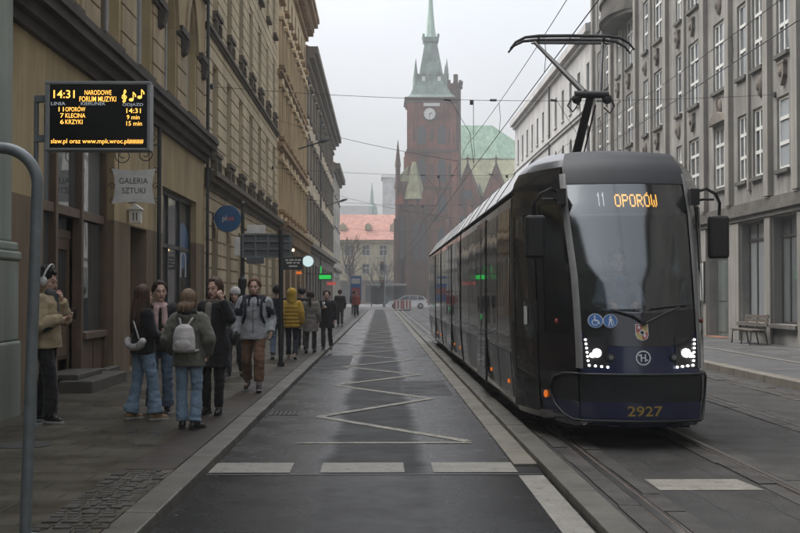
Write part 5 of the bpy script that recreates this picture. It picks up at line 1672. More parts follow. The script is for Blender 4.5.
# blue round shop sign
t_ = thing('round_shop_sign', 'blue round projecting shop sign with white lettering on the rusticated house', 'sign', (-5.16, 38, 3.98))
b = MB(); b.disc((-4.70, 38.0, 3.98), .41, 'y', .12, 36); b.build('disc', M['sign_blue'], t_, bevel=.015)
b = MB(); letter(b, 'pl', -4.86, -4.72, 3.86, 4.08, lambda x, z: (x, 37.934, z), bold=.03); b.build('lettering', M['sticker_white'], t_)
b = MB(); letter(b, 'us', -4.70, -4.50, 3.92, 4.03, lambda x, z: (x, 37.934, z), bold=.03); b.build('lettering', M['sign_pink'], t_)
b = MB(); b.tube([(-5.16, 38, 3.98), (-5.10, 38, 3.98)], .03, 8); b.box(-5.16, -5.13, 37.9, 38.1, 3.85, 4.11); b.build('bracket', M['iron'], t_)

# direction sign seen from behind: frame of rails between two posts
t_ = thing('direction_sign', 'back of a large grey direction sign with mounting rails on a dark post', 'road sign', (-2.16, 26.9, .08))
b = MB(); b.box(-3.02, -1.93, 27.0, 27.03, 2.47, 2.98); b.build('panel', M['sign_back'], t_)
b = MB()
for z in (2.47, 2.64, 2.81, 2.96): b.box(-3.03, -1.92, 26.95, 26.998, z - .015, z + .02)
for x in (-3.0, -2.72, -2.45, -1.96): b.box(x - .02, x + .02, 26.93, 26.949, 2.46, 2.99)
b.build('mounting_rails', M['galv'], t_)
b = MB(); b.tube([(-2.16, 26.87, .08), (-2.16, 26.87, 3.06)], .05, 12); b.disc((-2.16, 26.87, .12), .075, 'z', .1, 14); b.build('post', M['steel_dk'], t_, smooth=True, angle=40)

t_ = thing('street_name_post', 'dark cast iron post with street name plates behind the man in the grey jacket', 'sign post', (-3.18, 28.5, .08))
b = MB(); b.tube([(-3.18, 28.5, .08), (-3.18, 28.5, .9), (-3.18, 28.5, 1.0), (-3.18, 28.5, 1.75), (-3.18, 28.5, 1.85), (-3.18, 28.5, 2.0), (-3.18, 28.5, 2.05), (-3.18, 28.5, 3.7)], [.14, .12, .075, .065, .1, .1, .05, .04], 12); b.ell((-3.18, 28.5, 3.74), (.06, .06, .07), 10, 6)
b.build('post', M['iron'], t_, smooth=True, angle=40)
for x0, x1, z0, z1 in ((-3.08, -2.65, 3.06, 3.25), (-3.36, -3.23, 2.55, 2.97), (-3.08, -2.68, 2.36, 2.50)):
    b = MB(); b.box(x0, x1, 28.44, 28.47, z0, z1); b.build('name_plate', M['sign_cream'] if z1 > 2.5 else M['sign_back'], t_, bevel=.008)
b = MB(); b.box(-3.17, -3.07, 28.455, 28.5, 3.12, 3.15); b.box(-3.24, -3.17, 28.455, 28.5, 2.7, 2.73); b.box(-3.17, -3.07, 28.455, 28.5, 2.42, 2.45); b.build('clamp', M['iron'], t_)

# lit and hanging signs further along
def proj_sign(name, label, y, parts, z, arm=True):
    r_ = thing(name, label, 'sign', (XL, y, z))
    for nm, m_, fn in parts:
        b = MB(); fn(b); b.build(nm, m_, r_)
    b = MB(); b.tube([(XL - .02, y + .02, z + .02), (XL + .3, y + .02, z + .02)], .02, 6); b.build('bracket', M['iron'], r_)
    return r_
proj_sign('round_lit_sign', 'white glowing round sign projecting from the ornate house', 61.6, [('disc', M['lit_white_sign'], lambda b: b.disc((-3.6, 61.6, 3.28), .27, 'y', .14, 28)), ('rim', M['board_case'], lambda b: b.disc((-3.6, 61.65, 3.28), .30, 'y', .12, 28)), ('arm', M['iron'], lambda b: b.tube([(-5.1, 61.65, 3.28), (-3.8, 61.65, 3.28)], .025, 6))], 3.28)
proj_sign('black_hanging_sign', 'black hanging shop sign with pale lettering beside the direction sign', 44, [('panel', M['steel_dk'], lambda b: b.box(-3.46, -2.76, 43.98, 44.02, 2.52, 2.98)),
    ('lettering', M['sign_cream'], lambda b: [b.box(x, x + w_, 43.965, 43.972, z, z + .05) for z, xs in ((2.84, ((-3.38, .1), (-3.24, .16), (-3.04, .07), (-2.94, .12))), (2.74, ((-3.34, .2), (-3.1, .09), (-2.97, .1))), (2.62, ((-3.25, .3),))) for x, w_ in xs] and None), ('arm', M['iron'], lambda b: (b.tube([(-5.1, 44, 3.12), (-2.74, 44, 3.12)], .022, 6), b.tube([(-3.4, 44, 3.12), (-3.4, 44, 2.98)], .01, 5), b.tube([(-2.82, 44, 3.12), (-2.82, 44, 2.98)], .01, 5))),
    ('lamp', M['warm_lamp'], lambda b: b.ell((-3.1, 43.9, 3.22), (.05, .05, .05), 10, 6)), ('lamp_below', M['led_amber'], lambda b: b.box(-3.0, -2.8, 43.97, 44.03, 2.36, 2.46))], 3.12)
proj_sign('green_lit_sign', 'green glowing shop sign projecting over the far pavement', 84.5, [('panel', M['steel_dk'], lambda b: b.box(-4.25, -3.30, 84.5, 84.6, 2.60, 3.00)),
    ('lettering', M['lit_green_sign'], lambda b: (b.box(-4.18, -3.36, 84.47, 84.495, 2.66, 2.94),)), ('arm', M['iron'], lambda b: b.tube([(-5.1, 84.55, 3.02), (-3.3, 84.55, 3.02)], .02, 6)), ('cross', M['lit_green_sign'], lambda b: b.box(-4.1, -4.02, 84.5, 84.56, 3.06, 3.55))], 3.05)
proj_sign('red_lit_sign', 'red glowing shop sign beyond the green one', 100, [('panel', M['lit_red_sign'], lambda b: (b.box(-4.3, -3.6, 100, 100.1, 2.35, 2.6)))], 2.6)
# street lamps on wall arms
for y, z, lb in ((75.6, 10.5, 'dark street lamp on a long wall arm of the ornate house'), (116, 9.9, 'dark street lamp on a wall arm of the beige house')):
    t_ = thing('wall_street_lamp', lb, 'street lamp', (XL, y, z), group='street lamps on wall arms')
    b = MB(); b.tube([(XL - .1, y, z), (XL + 1.3, y, z + .45)], .045, 8); b.build('arm', M['steel_dk'], t_)
    b = MB(); b.tube([(XL + 1.25, y, z + .43), (XL + 1.6, y, z + .56), (XL + 2.0, y, z + .66)], [.06, .13, .07], 10); b.build('lamp_head', M['steel_dk'], t_, smooth=True)
    b = MB(); b.box(XL - .02, XL + .06, y - .12, y + .12, z - .3, z + .3); b.build('wall_plate', M['steel_dk'], t_)

# overhead wires
def sag(p, q, s_, n=14):
    p = Vector(p); q = Vector(q)
    return [p + (q - p) * (i / n) - Vector((0, 0, s_ * 4 * (i / n) * (1 - i / n))) for i in range(n + 1)]
M['wire'] = mat('tarnished_copper_wire', (.05, .052, .05), .5, 0, metal=.5)
for X_, zc, lb in ((2.82, 5.46, 'contact wire with its messenger cable over the tram'), (6.05, 5.62, 'contact wire with its messenger cable over the far track')):
    t_ = thing('overhead_line', lb, 'overhead wire', (X_, 40, 5.5))
    b = MB(); b.tube([(X_, -40, zc), (X_, 150, zc)], .009, 6); b.build('contact_wire', M['wire'], t_)
    b = MB()
    for a in range(-40, 150, 40):
        b.tube(sag((X_, a, 6.5), (X_, a + 40, 6.5), .4), .007, 5)
    b.build('messenger_cable', M['wire'], t_)
    b = MB()
    y = -35
    while y < 148:
        f = ((y + 40) % 40) / 40
        zz = 6.5 - .4 * 4 * f * (1 - f)
        b.tube([(X_, y, zc), (X_ + .03, y, (zc + zz) / 2), (X_, y, zz)], .006, 4); y += 8
    b.build('dropper', M['wire'], t_)
SPANS = [(40.0, 'lower'), (80, ''), (120, '')]
for y, z0, z1, zs, lb in ((37.0, 7.9, 7.7, .3, 'first span wire crossing the street with black insulators'), (58.0, 7.6, 7.6, .35, 'second span wire crossing from the rusticated house'), (80.0, 7.8, 7.8, .4, 'third span wire crossing beyond the ornate house'), (120.0, 8.2, 8.2, .5, 'last span wire crossing near the church')):
    t_ = thing('span_wire', lb, 'span wire', (0, y, z0), group='span wires across the street')
    b = MB(); b.tube(sag((XL, y, z0), (XR, y, z1), zs), .008, 5); b.build('cable', M['wire'], t_)
    b = MB()
    for X_ in (2.82, 6.05):
        f = (X_ - XL) / (XR - XL); zz = z0 + (z1 - z0) * f - zs * 4 * f * (1 - f)
        b.tube([(X_ - .9, y, zz + .02), (X_ - .7, y, zz)], .04, 6); b.tube([(X_ + .5, y, zz), (X_ + .7, y, zz)], .04, 6)
        b.tube([(X_, y, zz), (X_, y, 6.45)], .01, 5); b.tube([(X_ - .7, y, zz), (X_ - .1, y, 6.5), (X_, y, 5.6)], .008, 5); b.tube([(X_ - .06, y, zz), (X_ - .06, y, zz - .14)], .05, 6)
    b.build('insulator', M['steel_dk'], t_)
    b = MB(); b.disc((XL + .03, y, z0), .09, 'x', .1, 12); b.disc((XR - .02, y, z1), .09, 'x', .1, 12); b.build('wall_eye', M['steel_dk'], t_)
t_ = thing('pull_off_wire', 'thin slanting wire from the far left house down to the tram cable', 'span wire', (0, 60, 7))
b = MB(); b.tube(sag((XL, 62, 10.4), (2.82, 44, 6.42), .15), .010, 5); b.tube(sag((XL, 112, 11), (6.05, 78, 6.3), .3), .012, 5); b.build('cable', M['wire'], t_)

# bench on the opposite pavement
t_ = thing('bench', 'wooden slatted bench under the shop window of the grey stone house', 'bench', (11.35, 37.5, .13))
M['bench_wood'] = mat('weathered_bench_wood', (.085, .07, .055), .65, .3, 5, stretch=(1, .2, 1), bump=.2)
b = MB()
for k in range(4): b.box(11.05 + .11 * k, 11.14 + .11 * k, 36.4, 38.7, .55, .59)
b.build('seat', M['bench_wood'], t_)
b = MB()
for k in range(3): b.box(11.50 + .02 * k, 11.53 + .02 * k, 36.4, 38.7, .68 + .12 * k, .78 + .12 * k)
b.build('backrest', M['bench_wood'], t_)
for yv in (36.6, 37.5, 38.5):
    b = MB(); b.tube([(11.05, yv, .13), (11.08, yv, .53), (11.5, yv, .53)], .025, 6); b.tube([(11.58, yv, .13), (11.5, yv, .53), (11.58, yv, 1.04)], .025, 6); b.build('leg', M['iron'], t_)
# notice case by the doorway of the grey house
t_ = thing('notice_case', 'white notice case on the pier beside the doorway of the grey stone house', 'notice case', (11.95, 45.1, 1.4))
b = MB(); b.box(11.84, 11.90, 44.8, 45.4, 1.35, 2.85); b.build('frame', M['steel_dk'], t_)
b = MB(); b.box(11.83, 11.838, 44.86, 45.34, 1.42, 2.78); b.build('poster', M['paper'], t_)

# white car crossing at the end
CY = 136.0
t_ = thing('white_car', 'white estate car crossing the end of the street in front of the church', 'car', (3.05, CY, -.004))
M['car_white'] = mat('white_car_paint', (.62, .63, .64), .25, .06, 2, coat=.6)
M['car_glass'] = pane_mat('car_glass', (.02, .022, .025), rnd=.2)
M['alloy'] = mat('alloy_rim', (.4, .4, .41), .35, .1, 5, metal=.8)
prof_c = [(-2.2, .35), (-2.28, .55), (-2.22, .78), (-1.9, .88), (-1.15, .98), (-.35, 1.42), (.2, 1.5), (1.3, 1.46), (1.75, 1.38), (2.12, .98), (2.2, .9), (2.22, .45), (2.1, .3)]
def car_b(b):
    n = len(prof_c)
    vs = []
    for (w_, k) in ((-.82, 1), (-.88, 0), (.88, 0), (.82, 1)):
        for x, z in prof_c:
            ww = w_ * (1 if z < .95 else 1 - .22 * (z - .95) / .55) 
            vs.append((3.05 + x * (1 if not k else .985), CY + ww, z if not k else .3 + (z - .3) * .99))
    fs = [(j * n + i, j * n + (i + 1) % n, (j + 1) * n + (i + 1) % n, (j + 1) * n + i) for j in range(3) for i in range(n)]
    fs += [tuple(range(n)), tuple(range(3 * n, 4 * n))[::-1]]
    b.add(vs, fs)
b = MB(); car_b(b); b.build('body', M['car_white'], t_, smooth=True, angle=35)
for pts in ([(-1.0, 1.0), (-.3, 1.36), (.15, 1.42), (.15, 1.0)], [(.22, 1.0), (.22, 1.42), (1.05, 1.4), (1.05, 1.0)], [(1.12, 1.0), (1.12, 1.39), (1.6, 1.33), (1.9, 1.02)]):
    for sd in (-1, 1):
        b = MB(); b.prism([(3.05 + x, CY + sd * (.885 - .16 * max(0, z - .95) / .45), z) for x, z in pts], (0, sd * .02, 0)); b.build('window', M['car_glass'], t_)
for x in (-1.4, 1.4):
    for sd in (-1, 1):
        b = MB(); b.disc((3.05 + x, CY + sd * .80, .31), .32, 'y', .22, 22); wh = b.build('wheel', M['rubber'], t_)
        b = MB(); b.disc((3.05 + x, CY + sd * .905, .31), .20, 'y', .03, 18); b.build('rim', M['alloy'], wh)
for x, m_, nm in ((-2.2, M['lens'], 'headlight'), (2.16, M['decal_red'], 'tail_light')):
    for sd in (-1, 1):
        b = MB(); b.box(3.05 + x - .06, 3.05 + x + .06, CY + sd * .72 - .14, CY + sd * .72 + .14, .68, .84); b.build(nm, m_, t_)
# red and white barriers by the crossing
for k, (x, y) in enumerate(((1.75, 118.5), (2.6, 119.5))):
    t_ = thing('road_barrier', ['red and white striped road barrier before the white car', 'red and white striped road barrier right of the first, nearer the tram'][k], 'barrier', (x, y, 0), group='striped road barriers')
    b = MB()
    for q in range(5):
        b.box(x - .4 + .16 * q, x - .4 + .16 * (q + 1), y - .02, y + .02, .25, 1.0, q % 2)
    b.build('board', [M['decal_red'], M['decal_white']], t_)
    b = MB(); b.box(x - .35, x + .35, y - .25, y + .25, -.03, .1); b.box(x - .36, x - .32, y - .03, y + .03, .1, .25); b.box(x + .32, x + .36, y - .03, y + .03, .1, .25); b.build('foot', M['rubber'], t_)
# tram stop shelter with a lit poster panel at the far end
t_ = thing('stop_shelter', 'glass tram stop shelter at the end of the street below the bare trees', 'shelter', (1.2, 158, 0))
b = MB(); b.box(-1.2, 3.4, 157, 160, 2.7, 2.95); b.build('roof', M['board_case'], t_)
for x in (-1.1, .4, 1.9, 3.3):
    b = MB(); b.box(x - .06, x + .06, 158.9, 159.02, -.004, 2.7); b.build('post', M['steel_dk'], t_)
for x0, x1 in ((-1.0, .3), (.5, 1.8), (2.0, 3.2)):
    b = MB(); b.box(x0, x1, 158.94, 158.96, .3, 2.5); b.build('glass_panel', M['shop_pane'], t_)
t_ = thing('advertising_panel', 'upright blue and red advertising panel at the far end of the pavement', 'advert', (-2.05, 104, .08))
b = MB(); b.box(-2.55, -1.55, 104, 104.2, .9, 3.2); b.box(-2.2, -1.9, 104.05, 104.15, .08, .9); b.build('case', M['board_case'], t_)
b = MB(); b.box(-2.48, -1.62, 103.98, 103.995, 1.0, 3.1, 0); b.box(-2.40, -1.70, 103.965, 103.978, 1.55, 2.15, 1); b.box(-2.42, -1.68, 103.965, 103.978, 2.5, 2.95, 2); b.build('poster', [M['decal_blue'], M['decal_red'], M['paper']], t_)
# traffic light and bare tree
t_ = thing('traffic_light', 'tall grey pole with traffic signals in front of the red roofed house', 'traffic light', (.55, 150, 0))
b = MB(); b.tube([(.55, 150, -.03), (.55, 150, 6.5)], [.13, .08], 10); b.tube([(.55, 150, 5.9), (-.6, 150, 6.1)], .05, 6); b.build('pole', M['galv'], t_)
for x, z in ((.25, 5.0), (.25, 2.8)):
    b = MB(); b.box(x - .2, x + .2, 149.8, 150.1, z - .55, z + .55); sg_ = b.build('signal_head', M['steel_dk'], t_)
    b = MB(); b.disc((x, 149.79, z + .35), .11, 'y', .03, 14); b.build('red_lens', M['decal_red'], sg_)
    b = MB(); b.disc((x, 149.79, z), .11, 'y', .03, 14); b.disc((x, 149.79, z - .35), .11, 'y', .03, 14); b.build('unlit_lens', M['lens'], sg_)
M['bark'] = mat('dark_bark', (.045, .038, .032), .9, .3, 5)
def bare_tree(name, label, x, y, h, seed):
    rnd = random.Random(seed)
    r_ = thing(name, label, 'tree', (x, y, -.004))
    tk = MB(); br_ = MB()
    def grow(p, d, L_, rad, lv):
        pts = [p]; n = 4
        for i in range(n):
            d = (d + Vector((rnd.uniform(-.16, .16), rnd.uniform(-.16, .16), rnd.uniform(-.02, .10)))).normalized()
            pts.append(pts[-1] + d * L_ / n)
        rr = [rad * (1 - .38 * i / n) for i in range(n + 1)]
        (tk if lv == 0 else br_).tube(pts, rr, 7 if lv < 2 else 4)
        if lv >= 5: return
        for k in range(rnd.choice((2, 3, 3)) if lv else 4):
            a_ = rnd.uniform(0, 2 * PI); s_ = rnd.uniform(.45, .95)
            nd = (d + Vector((math.cos(a_) * s_, math.sin(a_) * s_, rnd.uniform(-.1, .25)))).normalized()
            q = pts[-1] if k < 2 else pts[rnd.choice((2, 3))]
            grow(q, nd, L_ * rnd.uniform(.62, .8), rad * .58, lv + 1)
    grow(Vector((x, y, -.004)), Vector((0, 0, 1)), h * .34, h * .028, 0)
    tk.build('trunk', M['bark'], r_, smooth=True); br_.build('crown', M['bark'], r_)
bare_tree('bare_tree', 'tall bare winter tree before the red roofed house', -3.6, 168, 10.2, 4)
bare_tree('bare_tree', 'smaller bare tree beside the traffic light, against the pale yellow wall', -.4, 190, 8.2, 9)

# ================================================================ people
def cloth(name, col, **k):
    d = dict(rough=.85, var=.22, scale=9, bump=.5, bscale=16, spec=.2, sheen=.15)
    d.update(k)
    return mat(name, col, **d)
def hairm(name, col): return mat(name, col, .5, .35, 40, bump=.6, bscale=70, stretch=(1, 1, .12), spec=.4)
M['skin'] = mat('skin', (.56, .36, .28), .55, .1, 14)
M['lips'] = mat('lips', (.30, .11, .10), .5, .05, 14)
M['eye'] = mat('eye_dark', (.03, .022, .02), .3, 0)
M['sole'] = mat('pale_sole', (.42, .41, .38), .7, .1, 9)
M['shoe_black'] = mat('black_shoe_leather', (.018, .017, .017), .45, .2, 9)
M['shoe_tan'] = mat('tan_suede', (.30, .20, .12), .85, .2, 9)
M['jeans'] = cloth('light_blue_denim', (.19, .27, .36)); M['jeans_d'] = cloth('mid_blue_denim', (.12, .17, .24))
M['black_cloth'] = cloth('black_cloth', (.019, .019, .020)); M['navy_cloth'] = cloth('navy_cloth', (.018, .022, .035))
HAIRS = {'black': hairm('black_hair', (.012, .010, .009)), 'brown': hairm('brown_hair', (.075, .042, .025)), 'light': hairm('light_brown_hair', (.17, .11, .065)), 'ginger': hairm('auburn_hair', (.15, .07, .035)), 'dark': hairm('dark_brown_hair', (.035, .022, .016))}

def rotz(a_): return Matrix.Rotation(R(a_), 3, 'Z')
def hand(mb, w_, d, nrm, side, curl=25):
    """palm, four bent fingers of different length and a thumb from the side of the palm"""
    d = Vector(d).normalized(); nrm = Vector(nrm); nrm = (nrm - d * nrm.dot(d)).normalized(); s_ = d.cross(nrm) * side
    w_ = Vector(w_)
    mb.cap(w_ - d * .02, w_ + d * .035, .024, .026, 8)
    for k, (off, ln) in enumerate(((.028, .072), (.0095, .080), (-.0095, .074), (-.028, .058))):
        p = w_ + s_ * off * .8 + d * .02; q = w_ + s_ * off + d * .078
        mb.cap(p, q, .013, .0105, 7)
        a_ = 0; v = d; p = q
        for j, f in enumerate((.45, .32, .23)):
            a_ += R(curl) * (1 + .25 * j)
            v = d * math.cos(a_) + nrm * math.sin(a_)
            q = p + v * ln * f
            mb.cap(p, q, .0092 - .0006 * j, .0086 - .0008 * j, 7); p = q
    p = w_ + s_ * .024 + d * .018
    q = p + (s_ * .75 + d * .6 + nrm * .35).normalized() * .042; mb.cap(p, q, .0125, .0105, 7)
    r_ = q + (s_ * .15 + d * .9 + nrm * .5).normalized() * .036; mb.cap(q, r_, .0105, .0085, 7)

DEF = dict(hipL=(-.09, 0, .92), hipR=(.09, 0, .92), kneeL=(-.10, .02, .50), kneeR=(.10, .02, .50), ankL=(-.11, -.03, .085), ankR=(.11, -.03, .085),
           shoL=(-.18, -.01, 1.40), shoR=(.18, -.01, 1.40), elbL=(-.24, -.05, 1.13), elbR=(.24, -.05, 1.13), wriL=(-.24, .05, .89), wriR=(.24, .05, .89),
           footL=8, footR=-8, sw=1.0, hyaw=0, hpitch=0, curl=28, lean=0)

def person(label, x, y, ground, heading, H, pose=None, vox=.007, top=None, legs=None, shoes=None, hair=None, extra=None, socks=None, group=None, cat='person'):
    k = H / 1.75
    P = dict(DEF); P.update(pose or {})
    J = {n: Vector(v) * k for n, v in P.items() if isinstance(v, tuple)}
    for n_ in ('shoL', 'shoR', 'elbL', 'elbR'):
        J[n_].x *= P['sw']
    root = thing('person', label, cat, (x, y, ground), R(heading), group)
    HC = Vector((0, .015 + P['lean'] * .2, 1.635)) * k
    HR = rotz(P['hyaw']) @ Matrix.Rotation(R(P['hpitch']), 3, 'X')
    kh = k * 1.09
    hp = lambda a_, b_, c_: HC + HR @ (Vector((a_, b_, c_)) * kh)
    b = MB()
    E = lambda c, r, rot=None: b.ell(c, [q * (kh if rot else k) for q in r], 14, 10, rot)
    # head and neck
    E(hp(0, -.012, .022), (.074, .094, .098), HR); E(hp(0, .026, -.045), (.059, .066, .072), HR); E(hp(0, .062, -.096), (.024, .022, .020), HR)
    for s_ in (-1, 1):
        E(hp(s_ * .036, .048, -.022), (.026, .030, .024), HR); E(hp(s_ * .075, -.004, -.006), (.010, .021, .032), HR); E(hp(s_ * .030, .076, .012), (.013, .013, .010), HR)
        b.cap(hp(s_ * .012, .083, .032), hp(s_ * .046, .070, .032), .011 * k, .009 * k, 8)
    b.cap(hp(0, .084, .014), hp(0, .106, -.028), .009 * k, .014 * k, 8); b.cap(hp(-.019, .080, -.060), hp(.019, .080, -.060), .011 * k, .011 * k, 8)
    b.cap(Vector((0, -.02, 1.42)) * k, hp(0, -.012, -.05), .060 * k, .052 * k, 12)
    # trunk
    for c, r in (((0, 0, .96), (.150, .105, .125)), ((0, 0, 1.10), (.128, .092, .15)), ((0, 0, 1.28), (.155, .105, .17))):
        E(Vector(c) * k, r)
    b.cap(J['shoL'] * .82 + Vector((0, 0, 1.40 * k)) * .18, J['shoR'] * .82 + Vector((0, 0, 1.40 * k)) * .18, .06 * k, .06 * k, 12)
    for s_ in 'LR':
        sd = -1 if s_ == 'L' else 1
        b.cap(J['sho' + s_], J['elb' + s_], .048 * k, .040 * k); b.cap(J['elb' + s_], J['wri' + s_], .040 * k, .026 * k)
        d = J['wri' + s_] - J['elb' + s_]
        n_ = Vector(P.get('palm' + s_, (-sd, .1, 0)))
        hand(b, J['wri' + s_] + d.normalized() * .01, d, n_, sd if P.get('flip' + s_) is None else -sd, P['curl'])
        b.cap(J['hip' + s_], J['knee' + s_], .080 * k, .055 * k); b.cap(J['knee' + s_], J['ank' + s_], .054 * k, .036 * k)
        f = rotz(P['foot' + s_]) @ Vector((0, .13 * k, -.045 * k)); b.cap(J['ank' + s_] - Vector((0, 0, .03)), J['ank' + s_] + f, .034 * k, .026 * k)
    IV = HR.inverted()
    def split(c):
        q = IV @ (c - HC) / kh
        if q.y > .055 and abs(q.x) < .06 and -.09 < q.z < .07:
            if abs(q.z - .012) < .005 and .019 < abs(q.x) < .041: return 1
            if abs(q.z - .038) < .0042 and .014 < abs(q.x) < .05: return 3
            if abs(q.z + .060) < .009 and abs(q.x) < .023: return 2
        return 0
    body = remesh(b, 'body', [M['skin'], M['eye'], M['lips'], HAIRS[hair[1]]], root, vox, 2, split)
    # hair: a cap with strands over it, left uneven at the ends
    if hair[0] != 'none':
        b = MB()
        st = hair[0]
        rn = random.Random(int(x * 100 + y * 7))
        b.ell(hp(0, -.026, .036), [q * kh for q in (.083, .093, .096)], 16, 10, HR)
        zl = {'long': -.42, 'bob': -.135}.get(st)
        ns = 110 if vox < .01 else 46
        for i in range(ns):
            a_ = 2 * PI * (i + rn.random()) / ns
            front = math.sin(a_)
            lim = R(42 if front > .72 else (10 if front > .35 else -22))
            if st in ('up', 'pony') and front < .35: lim = R(-35)
            rx, ry, rz_ = .088 + rn.uniform(-.003, .007), .100 + rn.uniform(-.003, .007), .104 + rn.uniform(-.003, .008)
            pts = []
            for q in range(6):
                e_ = R(88) + (lim - R(88)) * q / 5
                pts.append((rx * math.cos(e_) * math.cos(a_ + .25 * q / 5 * (1 if math.cos(a_) > 0 else -1) * (front > .3)), -.026 + ry * math.cos(e_) * math.sin(a_), .032 + rz_ * math.sin(e_)))
            r0 = .011 if vox < .01 else .018
            rr = [r0] * 6
            if zl and front < .55:
                px, py, pz = pts[-1]; end = zl * rn.uniform(.82, 1.08); wv = rn.uniform(-.02, .02)
                for q in range(1, 6):
                    f = q / 5
                    pts.append((px * (1 + .10 * math.sin(f * PI * .8)) + wv * f, py - .055 * math.sin(min(f * 1.6, 1) * PI / 2) * (front < .1) + rn.uniform(-.006, .006), pz + (end - pz) * f)); rr.append(r0 * (1 - .55 * f))
            else:
                rr[-1] = r0 * .5
            b.tube([hp(*q) for q in pts], [q * kh for q in rr], 5)
        if st == 'pony':
            for i in range(16):
                dx, dy = rn.uniform(-.022, .022), rn.uniform(-.018, .018)
                b.tube([hp(dx * .5, -.11, .03), hp(dx, -.15 + dy, -.05), hp(dx * 1.2, -.155 + dy, -.18), hp(dx * .8, -.14 + dy, -.34 + rn.uniform(-.03, .03))], [.012 * kh, .014 * kh, .012 * kh, .004 * kh], 5)
        if st == 'up':
            b.ell(hp(0, -.10, .085), [q * kh for q in (.048, .048, .046)], 12, 8)
        if st == 'poof':
            for i in range(70):
                a_ = rn.uniform(0, 2 * PI); e_ = rn.uniform(.0, 1.45)
                if math.sin(a_) > .5 and e_ < .6: continue
                b.ell(hp(.092 * math.cos(a_) * math.cos(e_), -.03 + .10 * math.sin(a_) * math.cos(e_), .045 + .105 * math.sin(e_)), [rn.uniform(.018, .03) * kh] * 3, 7, 5)
        if st == 'beard':
            for s_ in (-1, 1):
                b.cap(hp(s_ * .054, .03, -.065), hp(s_ * .012, .072, -.098), .016 * kh, .020 * kh)
        b.build('hair', HAIRS[hair[1]], root, world=False, smooth=True)
    # trousers
    if legs:
        m_, rt, rk, ra, ln = legs
        b = MB()
        b.rings([(0, 0, .86 * k, .165 * k, .125 * k), (0, 0, .95 * k, .172 * k, .128 * k), (0, 0, 1.06 * k, .150 * k, .115 * k)])
        for s_ in 'LR':
            h_, kn, an = J['hip' + s_], J['knee' + s_], J['ank' + s_]
            b.cap(h_, kn, rt * k, rk * k, 12); mid = kn + (an - kn) * .35
            b.tube([kn, mid, kn + (an - kn) * .72, kn + (an - kn) * ln], [rk * k, (rk * .985 + ra * .015) * k, (rk * .45 + ra * .55) * k, ra * k], 14)
        remesh(b, 'trousers', m_, root, max(.010, vox), 2, fold=(.011, 7, 15))
    for s_ in 'LR':
        an = J['ank' + s_]
        RZ = rotz(P['foot' + s_]); pt = Matrix.Rotation(R(P.get('pitch' + s_, 0)), 3, 'X'); RZ = RZ @ pt
        b = MB()
        q = lambda a_, b_, c_: an + RZ @ (Vector((a_, b_, c_)) * k)
        b.cap(q(0, -.045, -.035), q(0, .06, -.035), .042 * k, .042 * k, 12); b.cap(q(0, .03, -.04), q(.004, .145, -.052), .042 * k, .032 * k, 12); b.cap(q(0, -.03, -.03), q(0, -.015, .045), .044 * k, .042 * k, 12)
        o_ = remesh(b, 'shoe', shoes[0], root, max(.009, vox), 2)
        b = MB()
        out_ = [(-.036, -.088), (.036, -.088), (.044, .02), (.046, .12), (.03, .185), (-.02, .19), (-.044, .13), (-.04, .02)]
        b.prism([q(u, v, -.085) for u, v in out_], RZ @ Vector((0, 0, .024 * k)))
        so = b.build('sole', shoes[1], o_, world=False)
    if socks:
        for s_ in 'LR':
            b = MB(); b.tube([J['ank' + s_], J['ank' + s_] + (J['knee' + s_] - J['ank' + s_]) * .35], .046 * k, 12); b.build('sock', socks, root, world=False, smooth=True)
    # coat or jacket
    if top:
        nm, m_, hem, t, opt = top
        b = MB()
        hw_ = opt.get('hem_w', 0)
        b.rings([(0, 0, hem * k, (.172 + t + hw_) * k, (.128 + t + hw_) * k), (0, 0, (hem + 1.12) / 2 * k, (.168 + t + hw_ * .5) * k, (.126 + t + hw_ * .5) * k), (0, 0, 1.12 * k, (.152 * P['sw'] + t) * k, (.118 + t) * k), (0, 0, 1.28 * k, (.170 * P['sw'] + t) * k, (.124 + t) * k),
                 (0, -.005, 1.385 * k, (.178 * P['sw'] + t) * k, (.112 + t) * k), (0, -.01, 1.445 * k, (.135 * P['sw'] + t) * k, (.092 + t) * k), (0, -.01, 1.49 * k, (.072 + t * .6) * k, (.072 + t * .6) * k)], 22)
        if opt.get('puff'):
            z = hem + .05
            while z < 1.38:
                b.rings([(0, 0, (z - .04) * k, (.165 + t) * k, (.12 + t) * k), (0, 0, (z - .02) * k, (.187 + t) * k, (.140 + t) * k), (0, 0, (z + .02) * k, (.187 + t) * k, (.140 + t) * k), (0, 0, (z + .04) * k, (.165 + t) * k, (.12 + t) * k)], 20); z += .095
        for s_ in 'LR':
            a_, e_, w_ = J['sho' + s_], J['elb' + s_], J['wri' + s_]
            b.cap(a_, e_, (.060 + t) * k, (.050 + t * .9) * k, 12); b.cap(e_, e_ + (w_ - e_) * .45, (.050 + t * .9) * k, (.046 + t * .8) * k, 12)
            b.tube([e_ + (w_ - e_) * .3, e_ + (w_ - e_) * .96], [(.047 + t * .8) * k, (.038 + t * .6) * k], 14)
            if opt.get('puff'):
                for f in (.25, .5, .75):
                    b.ell(a_ + (e_ - a_) * f, [(.066 + t) * k] * 3, 10, 7); b.ell(e_ + (w_ - e_) * f * .9, [(.056 + t) * k] * 3, 10, 7)
        if opt.get('collar'):
            b.rings([(0, -.005, 1.44 * k, .09 * k, .088 * k), (0, .005, 1.53 * k, .082 * k, .085 * k), (0, .005, 1.545 * k, .074 * k, .078 * k)], 18)
